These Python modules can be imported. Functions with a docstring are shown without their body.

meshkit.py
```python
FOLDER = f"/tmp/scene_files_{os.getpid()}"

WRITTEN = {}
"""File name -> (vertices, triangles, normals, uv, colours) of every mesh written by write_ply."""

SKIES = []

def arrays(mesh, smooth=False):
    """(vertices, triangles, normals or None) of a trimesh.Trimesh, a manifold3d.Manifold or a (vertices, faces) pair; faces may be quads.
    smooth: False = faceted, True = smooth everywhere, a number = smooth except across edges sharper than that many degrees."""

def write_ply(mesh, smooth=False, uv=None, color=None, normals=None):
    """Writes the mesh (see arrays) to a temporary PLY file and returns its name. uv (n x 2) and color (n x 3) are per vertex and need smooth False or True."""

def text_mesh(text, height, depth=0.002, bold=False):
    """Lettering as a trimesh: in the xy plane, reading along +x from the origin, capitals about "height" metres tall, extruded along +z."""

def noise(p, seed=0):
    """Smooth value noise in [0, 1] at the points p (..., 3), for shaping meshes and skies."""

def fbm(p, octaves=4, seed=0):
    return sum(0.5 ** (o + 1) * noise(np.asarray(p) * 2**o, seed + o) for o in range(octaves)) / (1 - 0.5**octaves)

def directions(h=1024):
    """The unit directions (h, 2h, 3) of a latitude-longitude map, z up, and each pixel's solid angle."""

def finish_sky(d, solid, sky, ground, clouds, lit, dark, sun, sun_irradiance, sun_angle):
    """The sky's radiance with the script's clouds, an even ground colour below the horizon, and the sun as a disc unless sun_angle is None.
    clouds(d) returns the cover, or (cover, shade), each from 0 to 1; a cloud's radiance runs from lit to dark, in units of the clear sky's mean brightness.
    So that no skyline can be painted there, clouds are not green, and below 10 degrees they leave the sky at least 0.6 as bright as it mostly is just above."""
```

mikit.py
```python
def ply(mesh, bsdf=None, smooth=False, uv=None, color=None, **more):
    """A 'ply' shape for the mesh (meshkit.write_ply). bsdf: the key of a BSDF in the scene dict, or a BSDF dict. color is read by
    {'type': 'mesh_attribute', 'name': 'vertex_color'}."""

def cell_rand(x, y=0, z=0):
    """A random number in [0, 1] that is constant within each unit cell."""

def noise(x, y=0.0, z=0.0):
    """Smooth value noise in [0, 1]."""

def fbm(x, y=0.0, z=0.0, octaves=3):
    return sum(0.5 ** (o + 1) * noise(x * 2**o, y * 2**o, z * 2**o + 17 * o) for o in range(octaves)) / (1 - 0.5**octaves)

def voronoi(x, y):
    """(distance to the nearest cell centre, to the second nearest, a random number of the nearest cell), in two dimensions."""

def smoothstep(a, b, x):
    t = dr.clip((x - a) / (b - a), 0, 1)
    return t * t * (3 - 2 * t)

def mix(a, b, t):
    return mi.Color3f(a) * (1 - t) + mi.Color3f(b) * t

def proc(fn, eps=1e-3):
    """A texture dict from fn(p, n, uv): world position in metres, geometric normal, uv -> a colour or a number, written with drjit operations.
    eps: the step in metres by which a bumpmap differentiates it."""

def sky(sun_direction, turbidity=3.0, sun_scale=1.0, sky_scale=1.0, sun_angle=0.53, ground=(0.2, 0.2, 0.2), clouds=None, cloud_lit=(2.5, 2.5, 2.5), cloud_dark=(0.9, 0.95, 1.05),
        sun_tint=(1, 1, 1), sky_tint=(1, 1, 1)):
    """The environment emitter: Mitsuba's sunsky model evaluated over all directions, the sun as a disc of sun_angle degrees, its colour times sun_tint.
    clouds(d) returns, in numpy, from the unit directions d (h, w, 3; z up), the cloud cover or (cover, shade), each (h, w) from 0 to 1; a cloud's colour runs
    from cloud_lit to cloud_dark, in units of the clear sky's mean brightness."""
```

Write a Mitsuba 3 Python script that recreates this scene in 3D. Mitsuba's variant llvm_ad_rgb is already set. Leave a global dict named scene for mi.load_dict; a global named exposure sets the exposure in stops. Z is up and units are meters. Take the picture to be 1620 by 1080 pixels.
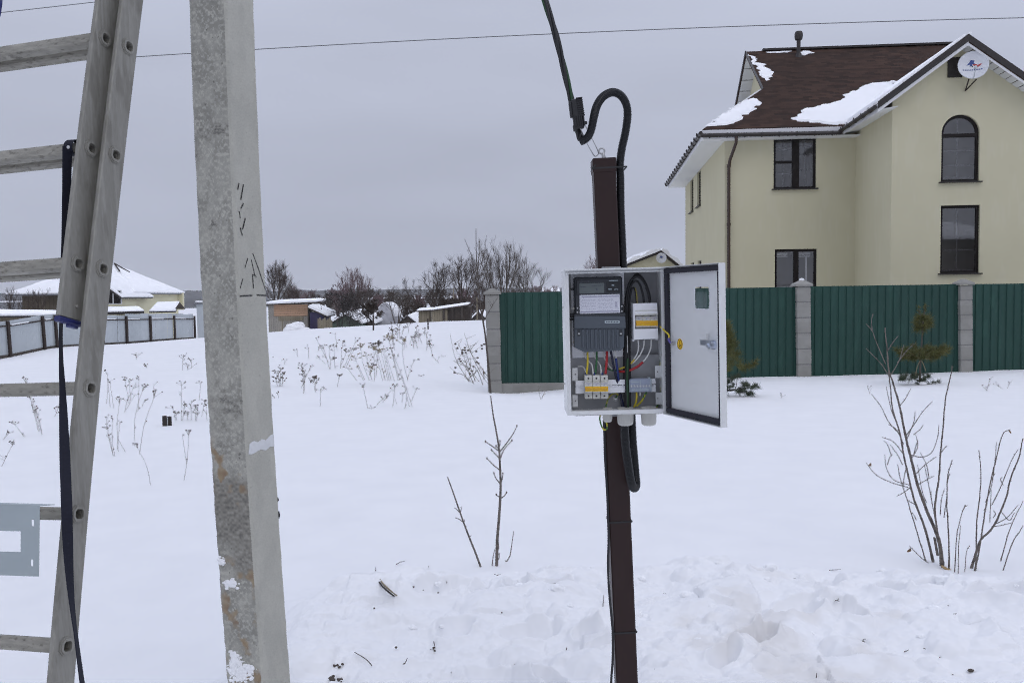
import math, random
import numpy as np, trimesh, mitsuba as mi, drjit as dr
import mikit, meshkit
from mikit import proc, noise, fbm, voronoi, cell_rand, smoothstep, mix
from scipy.interpolate import RBFInterpolator
from shapely.geometry import Polygon, box as sbox, LineString, Point
import manifold3d as m3

random.seed(7)
rng = np.random.default_rng(7)
scene, labels = {}, {}
T = mi.ScalarTransform4f

# ------------------------------------------------------------------ camera, sky, exposure
F_PX, W_PX, H_PX = 1420.0, 1620.0, 1080.0
EYE = np.array([0, 0, 1.6])
PITCH, ROLL = math.atan(75 / F_PX), math.radians(0.65)
FW = np.array([0, math.cos(PITCH), -math.sin(PITCH)])
_u0 = np.array([0, math.sin(PITCH), math.cos(PITCH)])
RT = math.cos(ROLL) * np.array([1.0, 0, 0]) - math.sin(ROLL) * _u0
UP = math.sin(ROLL) * np.array([1.0, 0, 0]) + math.cos(ROLL) * _u0
scene['camera'] = {'type': 'perspective', 'fov': math.degrees(2 * math.atan(W_PX / 2 / F_PX)), 'fov_axis': 'x', 'near_clip': 0.05, 'far_clip': 9000.0,
                   'to_world': T().look_at(origin=EYE.tolist(), target=(EYE + FW).tolist(), up=UP.tolist()),
                   'medium': {'type': 'ref', 'id': 'air'}}
scene['air'] = {'type': 'homogeneous', 'albedo': 0.95, 'sigma_t': 0.00013}


def overcast(d):
    s = np.clip(d[..., 2], 0, 1)
    n = meshkit.fbm(d * [2.4, 2.4, 9.0] + 3.1, 4, 5) - 0.5
    return np.ones_like(s), np.clip(1 - (0.7 * s + 0.5 * s * s) / 1.2 + n * 0.34, 0, 1)


scene['sky_light'] = mikit.sky((0.25, -0.58, 0.62), turbidity=3, sun_scale=0.1, sun_angle=40, ground=(0.8, 0.8, 0.8), clouds=overcast,
                               cloud_lit=(2.22, 2.39, 2.93), cloud_dark=(1.05, 1.125, 1.38), sun_tint=(0.9, 1.03, 1.3))
exposure = 1.68

# ------------------------------------------------------------------ layout helpers: a point of the place seen at a pixel of the photograph, at world distance Y
def ray(px, py):
    return FW + RT * ((px - 810) / F_PX) - UP * ((py - 540) / F_PX)


def at(px, py, Y):
    d = ray(px, py)
    return EYE + d * (Y / d[1])


def unit(v):
    v = np.asarray(v, float)
    return v / np.linalg.norm(v)


# ------------------------------------------------------------------ mesh helpers
class MB:
    def __init__(self):
        self.v, self.f, self.n = [], [], 0

    def add(self, v, f):
        v, f = np.asarray(v, float), np.asarray(f, int)
        if f.shape[1] == 4:
            f = np.vstack([f[:, [0, 1, 2]], f[:, [0, 2, 3]]])
        self.v.append(v); self.f.append(f + self.n); self.n += len(v)
        return self

    def mesh(self):
        return trimesh.Trimesh(np.vstack(self.v), np.vstack(self.f), process=False)


def _chamfer_topology():
    s = [(a, b, c) for a in (-1, 1) for b in (-1, 1) for c in (-1, 1)]
    sg, k = [], []
    for q in s:
        for i in range(3):
            sg.append(q); k.append(i)
    sg, k = np.array(sg, float), np.array(k)
    pts = sg.copy()
    pts -= sg * 0.2
    pts[np.arange(24), k] = sg[np.arange(24), k]
    h = trimesh.Trimesh(pts, trimesh.convex.convex_hull(pts).faces, process=False) if False else trimesh.convex.convex_hull(pts)
    order = [int(np.argmin(((pts - v) ** 2).sum(1))) for v in h.vertices]
    f = np.array([[order[i] for i in t] for t in h.faces])
    return sg, k, f


_SG, _K, _CF = _chamfer_topology()
_BV = np.array([[x, y, z] for x in (-1, 1) for y in (-1, 1) for z in (-1, 1)], float)
_BF = np.array([[0, 1, 3], [0, 3, 2], [4, 6, 7], [4, 7, 5], [0, 4, 5], [0, 5, 1], [2, 3, 7], [2, 7, 6], [0, 2, 6], [0, 6, 4], [1, 5, 7], [1, 7, 3]])
I3 = np.eye(3)


def cbox(c, h, ch=0.0, ax=I3):
    """Box with chamfered edges: centre, half sizes, chamfer, axes as rows."""
    h = np.asarray(h, float)
    if ch <= 0:
        v, f = _BV * h, _BF
    else:
        v = _SG * (h - min(ch, h.min() * 0.9))
        v[np.arange(24), _K] = (_SG * h)[np.arange(24), _K]
        f = _CF
    ax = np.asarray(ax, float)
    v = v @ ax + np.asarray(c, float)
    if np.linalg.det(ax) < 0:
        f = f[:, ::-1]
    return v, f


def bar(p, q, w, t, up=(0, 0, 1), ch=0.0):
    p, q = np.asarray(p, float), np.asarray(q, float)
    z = unit(q - p)
    x = np.cross(up, z)
    x = unit(x if np.linalg.norm(x) > 1e-6 else np.cross((1, 0, 0), z))
    y = np.cross(z, x)
    return cbox((p + q) / 2, (w / 2, t / 2, np.linalg.norm(q - p) / 2), ch, [x, y, z])


def tube(pts, r, sides=8, caps=True, phase=0.0):
    p = np.asarray(pts, float)
    r = np.broadcast_to(np.asarray(r, float), (len(p),))
    t = np.gradient(p, axis=0)
    t /= np.linalg.norm(t, axis=1, keepdims=True) + 1e-12
    a = np.cross(t[0], (0, 0, 1) if abs(t[0][2]) < 0.9 else (1, 0, 0))
    a /= np.linalg.norm(a)
    A = np.empty_like(p)
    for i in range(len(p)):
        a = a - t[i] * (a @ t[i])
        a /= np.linalg.norm(a) + 1e-12
        A[i] = a
    B = np.cross(t, A)
    ang = np.arange(sides) * 2 * np.pi / sides + phase
    v = (p[:, None] + r[:, None, None] * (np.cos(ang)[None, :, None] * A[:, None] + np.sin(ang)[None, :, None] * B[:, None])).reshape(-1, 3)
    i, j = np.meshgrid(np.arange(len(p) - 1), np.arange(sides), indexing='ij')
    i, j = i.ravel(), j.ravel()
    q = np.stack([i * sides + j, i * sides + (j + 1) % sides, (i + 1) * sides + (j + 1) % sides, (i + 1) * sides + j], -1)
    f = np.vstack([q[:, [0, 1, 2]], q[:, [0, 2, 3]]])
    if caps:
        n = len(v)
        v = np.vstack([v, p[:1], p[-1:]])
        k = np.arange(sides)
        f = np.vstack([f, np.stack([np.full(sides, n), (k + 1) % sides, k], 1), np.stack([np.full(sides, n + 1), (len(p) - 1) * sides + k, (len(p) - 1) * sides + (k + 1) % sides], 1)])
    return v, f


def spline(pts, n=40):
    """Catmull-Rom curve through the points."""
    p = np.asarray(pts, float)
    if len(p) == 2:
        return p[0] + (p[1] - p[0]) * np.linspace(0, 1, n)[:, None]
    e = np.vstack([2 * p[0] - p[1], p, 2 * p[-1] - p[-2]])
    u = np.linspace(0, len(p) - 1 - 1e-9, n)
    i = u.astype(int)
    t = (u - i)[:, None]
    a, b, c, d = e[i], e[i + 1], e[i + 2], e[i + 3]
    return 0.5 * (2 * b + (c - a) * t + (2 * a - 5 * b + 4 * c - d) * t ** 2 + (3 * b - 3 * c + d - a) * t ** 3)


def resample(p, step):
    s = np.concatenate([[0], np.cumsum(np.linalg.norm(np.diff(p, axis=0), axis=1))])
    n = max(3, int(s[-1] / step))
    u = np.linspace(0, s[-1], n)
    return np.stack([np.interp(u, s, p[:, k]) for k in range(3)], 1)


def extrude(poly, h, ax, o):
    """Extrude a shapely polygon (2d x,y) by h along the third of the axes (rows), from origin o."""
    m = MB()
    for g in getattr(poly, 'geoms', [poly]):
        e = trimesh.creation.extrude_polygon(g, h, engine='earcut')
        ax_ = np.asarray(ax, float)
        f = e.faces if np.linalg.det(ax_) > 0 else e.faces[:, ::-1]
        m.add(e.vertices @ ax_ + np.asarray(o, float), f)
    return m.mesh()


def blob(c, r, sub=2, amp=0.2, freq=3.0, seed=0):
    s = trimesh.creation.icosphere(subdivisions=sub)
    v = s.vertices * (1 + amp * (2 * meshkit.fbm(s.vertices * freq + seed * 3.7, 3, seed)[:, None] - 1))
    return v * np.asarray(r, float) + np.asarray(c, float), s.faces


def key_for(name):
    if name not in scene and name not in labels and not any(k.startswith(name + '__') for k in scene):
        return name
    i = 1
    while True:
        k = f'{name}_{i:03d}'
        if k not in scene and k not in labels and not any(x.startswith(k + '__') for x in scene):
            return k
        i += 1


_COUNT = {}


def new_key(name):
    n = _COUNT.get(name, 0)
    _COUNT[name] = n + 1
    return name if n == 0 else f'{name}_{n:03d}'


def thing(name, label, cat, group=None):
    k = new_key(name)
    labels[k] = {'label': label, 'category': cat}
    if group:
        labels[k]['group'] = group
    return k


STUFF = {'seed_head', 'bracket', 'stuck_snow', 'print', 'key_print', 'branches', 'needles', 'low_needles', 'rib', 'twig', 'danger_mark', 'sealant', 'tar_lump', 'slot', 'contact', 'glazing_bar', 'needle_snow', 'earth_symbol', 'clamp', 'jaw', 'shoots', 'cover_ridge', 'side_lug', 'mullion', 'step', 'corner_lug', 'snow_cover'}


def put(parent, name, mesh, bsdf, smooth=False, label=None, stuff=False, **more):
    """A part under a thing (or a part); a MB, (v, f) pair or trimesh."""
    mesh = mesh.mesh() if isinstance(mesh, MB) else mesh
    k = new_key(f'{parent}__{name}') if parent else name
    scene[k] = mikit.ply(mesh, bsdf, smooth=smooth, **more)
    if label:
        labels[k] = {'label': label}
    if stuff or name in STUFF:
        labels.setdefault(k, {})['kind'] = 'stuff'
    return k


def solo(name, label, cat, mesh, bsdf, smooth=False, group=None):
    k = thing(name, label, cat, group)
    mesh = mesh.mesh() if isinstance(mesh, MB) else mesh
    scene[k] = mikit.ply(mesh, bsdf, smooth=smooth)
    return k


# ------------------------------------------------------------------ materials
def mat(name, color, rough=0.6, metallic=0.0, spec=0.5, bump=None, scale=1.0, two=True, eps=1e-3, **more):
    c = proc(color, eps) if callable(color) else {'type': 'rgb', 'value': list(color)}
    b = {'type': 'principled', 'base_color': c, 'roughness': proc(rough) if callable(rough) else rough, 'metallic': metallic, 'specular': spec, **more}
    if bump is not None:
        b = {'type': 'bumpmap', 'tex': proc(bump, eps), 'scale': scale, 'bsdf': b}
    scene['m_' + name] = {'type': 'twosided', 'bsdf': b} if two else b
    return 'm_' + name


def matte(name, color, bump=None, scale=1.0, eps=1e-3):
    b = {'type': 'diffuse', 'reflectance': proc(color, eps) if callable(color) else {'type': 'rgb', 'value': list(color)}}
    if bump is not None:
        b = {'type': 'bumpmap', 'tex': proc(bump, eps), 'scale': scale, 'bsdf': b}
    scene['m_' + name] = {'type': 'twosided', 'bsdf': b}
    return 'm_' + name


def C(*v):
    return mi.Color3f(*v)


def snow_col(p, n, uv):
    g = fbm(p.x * 3.1, p.y * 3.1, p.z * 3, 3)
    c = mix(C(0.84, 0.845, 0.86), C(0.90, 0.903, 0.912), g)
    # grit and sandy stains thrown from the road in the dug-up strip by the post
    near = smoothstep(5.0, 4.2, p.y) * smoothstep(0.1, 0.5, p.x)
    st = smoothstep(0.64, 0.78, fbm(p.x * 2.3 + 7, p.y * 2.6, 0, 4)) * near
    c = mix(c, C(0.62, 0.58, 0.53), st * 0.3)
    return c


SNOW = matte('snow', snow_col, bump=lambda p, n, uv: fbm(p.x * 22, p.y * 22, p.z * 22, 4), scale=0.006)
ROOFSNOW = mat('roof_snow', lambda p, n, uv: mix(C(0.84, 0.845, 0.86), C(0.9, 0.9, 0.91), fbm(p.x * 2, p.y * 2, p.z * 2, 3)), 0.75, spec=0.2,
               bump=lambda p, n, uv: fbm(p.x * 6, p.y * 6, p.z * 6, 3), scale=0.04)
STUCK = mat('stuck_snow', (0.87, 0.875, 0.885), 0.75, spec=0.2, bump=lambda p, n, uv: fbm(p.x * 90, p.y * 90, p.z * 90, 3), scale=0.004)


def concrete_col(p, n, uv):
    left = smoothstep(0.2, -0.1, n.x)          # lichen, bare aggregate, rust, most pores and a darker mottled tone on this side
    g = fbm(p.x * 9, p.y * 9, p.z * 4, 4)
    streak = fbm(p.x * 38, p.y * 38, p.z * 1.6, 3)
    c = mix(C(0.39, 0.383, 0.338), C(0.46, 0.452, 0.40), g)
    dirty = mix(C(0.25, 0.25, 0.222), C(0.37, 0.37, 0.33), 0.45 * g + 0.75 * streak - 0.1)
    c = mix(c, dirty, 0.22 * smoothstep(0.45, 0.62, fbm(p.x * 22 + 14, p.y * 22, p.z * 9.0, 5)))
    grain = fbm(p.x * 260, p.y * 260, p.z * 220, 2)
    c = c * (0.89 + 0.22 * grain)
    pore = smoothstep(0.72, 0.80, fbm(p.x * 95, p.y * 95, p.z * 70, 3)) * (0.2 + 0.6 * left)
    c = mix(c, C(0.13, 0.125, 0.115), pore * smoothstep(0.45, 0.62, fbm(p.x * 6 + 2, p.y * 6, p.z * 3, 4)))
    left_dark = (0.45 + 0.55 * smoothstep(0.36, 0.66, fbm(p.x * 30 + 21, p.y * 30, p.z * 11, 5))) * smoothstep(0.25, 0.60, fbm(p.x * 130, p.y * 130, p.z * 95, 3)) * left
    c = mix(c, C(0.15, 0.146, 0.132), left_dark * 0.6)  # darkens the whole left face, unevenly and in fine speckles
    # grown patches of dark lichen and exposed aggregate on the left face
    lich = smoothstep(0.58, 0.74, fbm(p.x * 9 + 11, p.y * 9, p.z * 6.5, 5)) * left * smoothstep(0.35, 0.6, fbm(p.x * 60, p.y * 60, p.z * 60, 3))
    speck = smoothstep(0.42, 0.62, noise(p.x * 210, p.y * 210, p.z * 210))
    c = mix(c, mix(C(0.085, 0.082, 0.075), C(0.22, 0.21, 0.19), speck), lich * 0.7)
    low = smoothstep(1.09, 1.03, p.z + 0.25 * (fbm(p.x * 12, 4, p.z * 6, 2) - 0.5)) * smoothstep(0.60, 0.72, p.z + 0.3 * (fbm(p.x * 10, 9, p.z * 8, 2) - 0.5)) * left
    agg = mix(C(0.09, 0.085, 0.075), C(0.30, 0.285, 0.25), noise(p.x * 120, p.y * 120, p.z * 120))
    c = mix(c, agg, low * 0.8)
    rust = smoothstep(0.54, 0.68, fbm(p.x * 26 + 5, p.y * 26, p.z * 20, 5)) * smoothstep(1.22, 1.05, p.z) * left * smoothstep(0.40, 0.62, fbm(p.x * 9 + 1, p.y * 9, p.z * 5, 2))
    c = mix(c, mix(C(0.20, 0.125, 0.07), C(0.33, 0.25, 0.155), noise(p.x * 60, p.y * 60, p.z * 60)), rust * 0.85)
    return c


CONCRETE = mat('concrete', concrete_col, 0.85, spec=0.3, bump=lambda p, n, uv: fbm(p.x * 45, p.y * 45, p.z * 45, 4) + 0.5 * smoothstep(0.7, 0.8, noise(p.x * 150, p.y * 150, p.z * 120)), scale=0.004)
PATCH = mat('pale_paint', lambda p, n, uv: mix(C(0.56, 0.57, 0.575), C(0.66, 0.67, 0.68), fbm(p.x * 60, p.y * 60, p.z * 60, 3)), 0.8)
MARK = mat('black_mark', lambda p, n, uv: mix(C(0.03, 0.03, 0.03), C(0.12, 0.12, 0.11), smoothstep(0.45, 0.8, noise(p.x * 160, p.y * 160, p.z * 120))), 0.8)


def alu_col(p, n, uv):
    g = fbm(p.x * 14, p.y * 14, p.z * 5, 4)
    s = fbm(p.x * 150, p.y * 150, p.z * 2.2, 4)
    c = mix(C(0.155, 0.149, 0.13), C(0.335, 0.325, 0.29), 0.25 * g + 0.65 * s + 0.3 * fbm(p.x * 300, p.y * 300, p.z * 60, 2) - 0.12)
    d = smoothstep(0.55, 0.72, fbm(p.x * 42 + 3, p.y * 42, p.z * 9, 5))
    return mix(c, C(0.10, 0.092, 0.075), d * 0.38)


ALU = mat('worn_aluminium', alu_col, 0.55, metallic=0.25, bump=lambda p, n, uv: fbm(p.x * 90, p.y * 90, p.z * 20, 3), scale=0.0012)


def rung_col(p, n, uv):
    g = fbm(p.x * 10, p.y * 10, p.z * 22, 4)
    c = mix(C(0.18, 0.172, 0.145), C(0.36, 0.345, 0.30), g)
    wear = fbm(p.x * 45 + 3, p.y * 45, p.z * 150, 4)
    c = c * (0.62 + 0.7 * wear)
    return mix(c, C(0.07, 0.062, 0.05), smoothstep(0.55, 0.75, fbm(p.x * 90, p.y * 90, p.z * 160, 4)) * 0.6)


RUNG = mat('grimy_rung', rung_col, 0.65, metallic=0.1, bump=lambda p, n, uv: fbm(p.x * 60, p.y * 60, p.z * 60, 3), scale=0.002)
RUNGDARK = mat('rung_hollow', (0.22, 0.205, 0.17), 0.8)
STRAP = mat('strap_webbing', lambda p, n, uv: C(0.008, 0.009, 0.019) * (0.75 + 0.5 * fbm(p.x * 220, p.y * 220, p.z * 320, 2)), 0.7, spec=0.3)
BLUE = mat('blue_plastic', lambda p, n, uv: mix(C(0.012, 0.016, 0.10), C(0.06, 0.07, 0.20), smoothstep(0.55, 0.7, fbm(p.x * 60, p.y * 60, p.z * 60, 3))), 0.35)
PANEL = mat('grey_panel', lambda p, n, uv: mix(C(0.30, 0.345, 0.36), C(0.33, 0.375, 0.39), fbm(p.x * 18, p.y * 18, p.z * 18, 3)), 0.45)
BROWN = mat('brown_paint', lambda p, n, uv: mix(C(0.0195, 0.0082, 0.0075), C(0.027, 0.0124, 0.011), fbm(p.x * 25, p.y * 25, p.z * 6, 3)), 0.40, spec=0.3, bump=lambda p, n, uv: fbm(p.x * 120, p.y * 120, p.z * 60, 2), scale=0.0006)
RUBBER = mat('black_rubber', (0.012, 0.012, 0.014), 0.5)
CONDUIT = mat('black_conduit', (0.010, 0.011, 0.013), 0.38)
TIE = mat('black_tie', (0.012, 0.012, 0.013), 0.5)
GREENPVC = mat('green_insulation', (0.012, 0.05, 0.016), 0.45)
STEEL = mat('bright_steel', (0.5, 0.5, 0.5), 0.35, metallic=0.9)
CHROME = mat('chrome', (0.62, 0.66, 0.74), 0.18, metallic=1.0)
BOXP = mat('cabinet_paint', lambda p, n, uv: mix(C(0.60, 0.61, 0.61), C(0.64, 0.65, 0.65), fbm(p.x * 30, p.y * 30, p.z * 30, 3)), 0.38, bump=lambda p, n, uv: noise(p.x * 900, p.y * 900, p.z * 900), scale=0.00012)
ZINC = mat('zinc_plate', lambda p, n, uv: mix(C(0.27, 0.275, 0.285), C(0.33, 0.335, 0.345), fbm(p.x * 40, p.y * 40, p.z * 40, 3)), 0.5, metallic=0.2)
GASKET = mat('foam_gasket', (0.022, 0.022, 0.03), 0.9)
METERB = mat('meter_black', (0.022, 0.026, 0.033), 0.3)
METERG = mat('meter_grey', (0.066, 0.08, 0.098), 0.42)
LCD = mat('lcd_glass', lambda p, n, uv: C(0.115, 0.135, 0.135), 0.15)
KEYS = mat('dark_key', (0.008, 0.010, 0.013), 0.35)
PALE = mat('pale_print', (0.36, 0.42, 0.45), 0.5)
WHITEP = mat('white_plastic', (0.76, 0.77, 0.80), 0.35)
CREAM = mat('cream_plastic', (0.56, 0.56, 0.52), 0.4)
LABELW = mat('label_paper', lambda p, n, uv: mix(C(0.60, 0.61, 0.68), C(0.64, 0.65, 0.71), noise(p.x * 300, p.y * 300, p.z * 300)), 0.5)
INK = mat('label_ink', (0.34, 0.34, 0.43), 0.6)
YELLOW = mat('yellow_print', (0.78, 0.48, 0.02), 0.45)
YELLOWW = mat('yellow_wire', (0.60, 0.47, 0.035), 0.45)
YGREEN = mat('yellow_green_wire', lambda p, n, uv: mix(C(0.50, 0.44, 0.03), C(0.05, 0.16, 0.03), smoothstep(0.48, 0.52, noise(p.x * 90, p.y * 90, p.z * 70))), 0.45)
ORANGE = mat('orange_handle', (0.74, 0.40, 0.03), 0.4)
WHITEW = mat('white_wire', (0.68, 0.68, 0.66), 0.45)
GREENW = mat('green_wire', (0.025, 0.12, 0.04), 0.45)
REDW = mat('red_wire', (0.36, 0.02, 0.025), 0.45)
BLUEW = mat('blue_wire', (0.015, 0.03, 0.15), 0.45)
DARKBLUE = mat('navy_wire', (0.008, 0.010, 0.03), 0.45)
TERMB = mat('terminal_blue', (0.27, 0.31, 0.40), 0.2)
PURPLE = mat('purple_terminal', (0.10, 0.08, 0.28), 0.4)
BLACKP = mat('black_plastic', (0.012, 0.012, 0.014), 0.4)
GLAND = mat('gland_plastic', (0.44, 0.435, 0.405), 0.45)
ACRYL = 'm_clear_pane'
scene[ACRYL] = {'type': 'thindielectric', 'int_ior': 1.49}
PANE = 'm_window_glass'
scene[PANE] = {'type': 'thindielectric', 'int_ior': 1.72}


def fence_col(p, n, uv):
    c = mix(C(0.017, 0.054, 0.043), C(0.023, 0.066, 0.054), fbm(p.x * 1.3, p.y, p.z * 0.8, 3))
    return mix(c, C(0.03, 0.085, 0.066), smoothstep(0.55, 0.75, fbm(p.x * 9, p.y, p.z * 1.5, 3)) * 0.5) * (0.88 + 0.14 * cell_rand(dr.floor(p.x / 1.17 + 0.35), 4, 1))


GREENM = mat('green_sheet', fence_col, 0.45, spec=0.25)
BLOCK = mat('block_concrete', lambda p, n, uv: mix(C(0.22, 0.215, 0.195), C(0.34, 0.335, 0.315), 0.6 * fbm(p.x * 7, p.y * 7, p.z * 7, 4) + 0.4 * cell_rand(dr.floor(p.x), 1, dr.floor((p.z + 0.4) * 3.1))), 0.9, spec=0.2,
            bump=lambda p, n, uv: fbm(p.x * 30, p.y * 30, p.z * 30, 3), scale=0.012)
MORTAR = mat('mortar', (0.19, 0.185, 0.18), 0.95)
def stucco_col(p, n, uv):
    c = mix(C(0.54, 0.505, 0.355), C(0.60, 0.565, 0.405), fbm(p.x * 0.9, p.y * 0.9, p.z * 0.6, 4))
    return mix(c, C(0.61, 0.575, 0.45), smoothstep(0.55, 0.7, fbm(p.x * 7 + 3, p.y * 7, p.z * 1.1, 3)) * 0.25)


STUCCO = matte('stucco', stucco_col, bump=lambda p, n, uv: fbm(p.x * 14, p.y * 14, p.z * 14, 3), scale=0.003)


def shingle_col(p, n, uv):
    row = dr.floor(p.z / 0.078)
    r = cell_rand(dr.floor(p.x * 3.1 + 0.5 * row), row, 2)
    c = mix(C(0.027, 0.0155, 0.0115), C(0.060, 0.032, 0.022), r)
    big = fbm(p.x * 0.7, p.y * 0.7, p.z * 0.9, 3)
    c = c * (0.72 + 0.6 * big)
    edge = smoothstep(0.86, 0.95, p.z / 0.078 - row)
    return mix(c, C(0.012, 0.008, 0.007), edge * 0.5)


SHINGLE = mat('brown_shingle', shingle_col, 0.85, spec=0.25, bump=lambda p, n, uv: p.z / 0.078 - dr.floor(p.z / 0.078), scale=0.012, eps=4e-3)
FASCIA = mat('white_trim', (0.62, 0.62, 0.63), 0.5)
SOFFIT = mat('soffit', (0.60, 0.605, 0.60), 0.55)
GUTTER = mat('dark_gutter', (0.022, 0.017, 0.016), 0.4)
PIPE = mat('brown_pipe', (0.045, 0.025, 0.018), 0.4)
FRAME = mat('dark_frame', (0.011, 0.008, 0.007), 0.5, spec=0.2)
MUNTIN = mat('muntin', (0.045, 0.042, 0.045), 0.5)
ROOM = matte('room_lining', lambda p, n, uv: mix(C(0.20, 0.195, 0.18), C(0.27, 0.26, 0.24), fbm(p.x, p.y, p.z, 2)))
CURTAIN = mat('curtain', (0.5, 0.5, 0.5), 0.9)
DISH = mat('dish_white', (0.62, 0.63, 0.66), 0.45)
LOGOB = mat('logo_blue', (0.03, 0.06, 0.22), 0.5)
LOGOR = mat('logo_red', (0.40, 0.05, 0.05), 0.5)
DARKVENT = mat('dark_vent', (0.016, 0.012, 0.010), 0.7)


def planks(a, b, step, horizontal=False):
    def col(p, n, uv):
        k = dr.floor((p.z if horizontal else p.x + p.y * 0.3) / step)
        r = cell_rand(k, 3, 5)
        e = fbm(p.x * 3, p.y * 3, p.z * 3, 3)
        fr = (p.z if horizontal else p.x + p.y * 0.3) / step - k
        gap = smoothstep(0.07, 0.02, dr.minimum(fr, 1 - fr))
        return mix(mix(a, b, 0.55 * r + 0.5 * e), C(0.03, 0.026, 0.022), gap * 0.8)
    return col


WOODO = mat('orange_planks', planks(C(0.34, 0.205, 0.125), C(0.50, 0.32, 0.21), 0.19, True), 0.8)
WOODG = mat('grey_planks', planks(C(0.22, 0.205, 0.18), C(0.38, 0.355, 0.31), 0.16), 0.85)
WOODD = mat('dark_planks', planks(C(0.035, 0.028, 0.024), C(0.09, 0.072, 0.06), 0.2), 0.85)
WOODB = mat('barn_planks', planks(C(0.07, 0.055, 0.038), C(0.13, 0.105, 0.075), 0.35), 0.85)
WOODT = mat('tan_planks', planks(C(0.17, 0.145, 0.10), C(0.29, 0.25, 0.18), 0.2), 0.85)
GREENPL = mat('green_planks', planks(C(0.045, 0.065, 0.05), C(0.085, 0.11, 0.085), 0.18), 0.8)
CREAMW = mat('cream_wall', lambda p, n, uv: mix(C(0.62, 0.585, 0.40), C(0.68, 0.645, 0.45), fbm(p.x, p.y, p.z, 3)), 0.85)
PVC = mat('white_pvc', (0.62, 0.62, 0.62), 0.5)
GREYROOF = mat('grey_metal_roof', (0.16, 0.165, 0.18), 0.5)
GALV = mat('galvanised_sheet', lambda p, n, uv: mix(C(0.40, 0.435, 0.455), C(0.54, 0.575, 0.595), 0.55 * fbm(p.x * 2, p.y * 1.4, p.z * 0.5, 3) + 0.45 * cell_rand(dr.floor(p.y / 1.1), 2, 0)), 0.5, metallic=0.1)
RUSTPOST = mat('dark_iron', (0.035, 0.024, 0.02), 0.75)
TARP = mat('purple_tarp', (0.03, 0.025, 0.07), 0.6)
FILM = mat('hothouse_film', lambda p, n, uv: mix(C(0.30, 0.30, 0.32), C(0.55, 0.55, 0.58), fbm(p.x * 4, p.y * 4, p.z * 4, 3)), 0.6)
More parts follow.
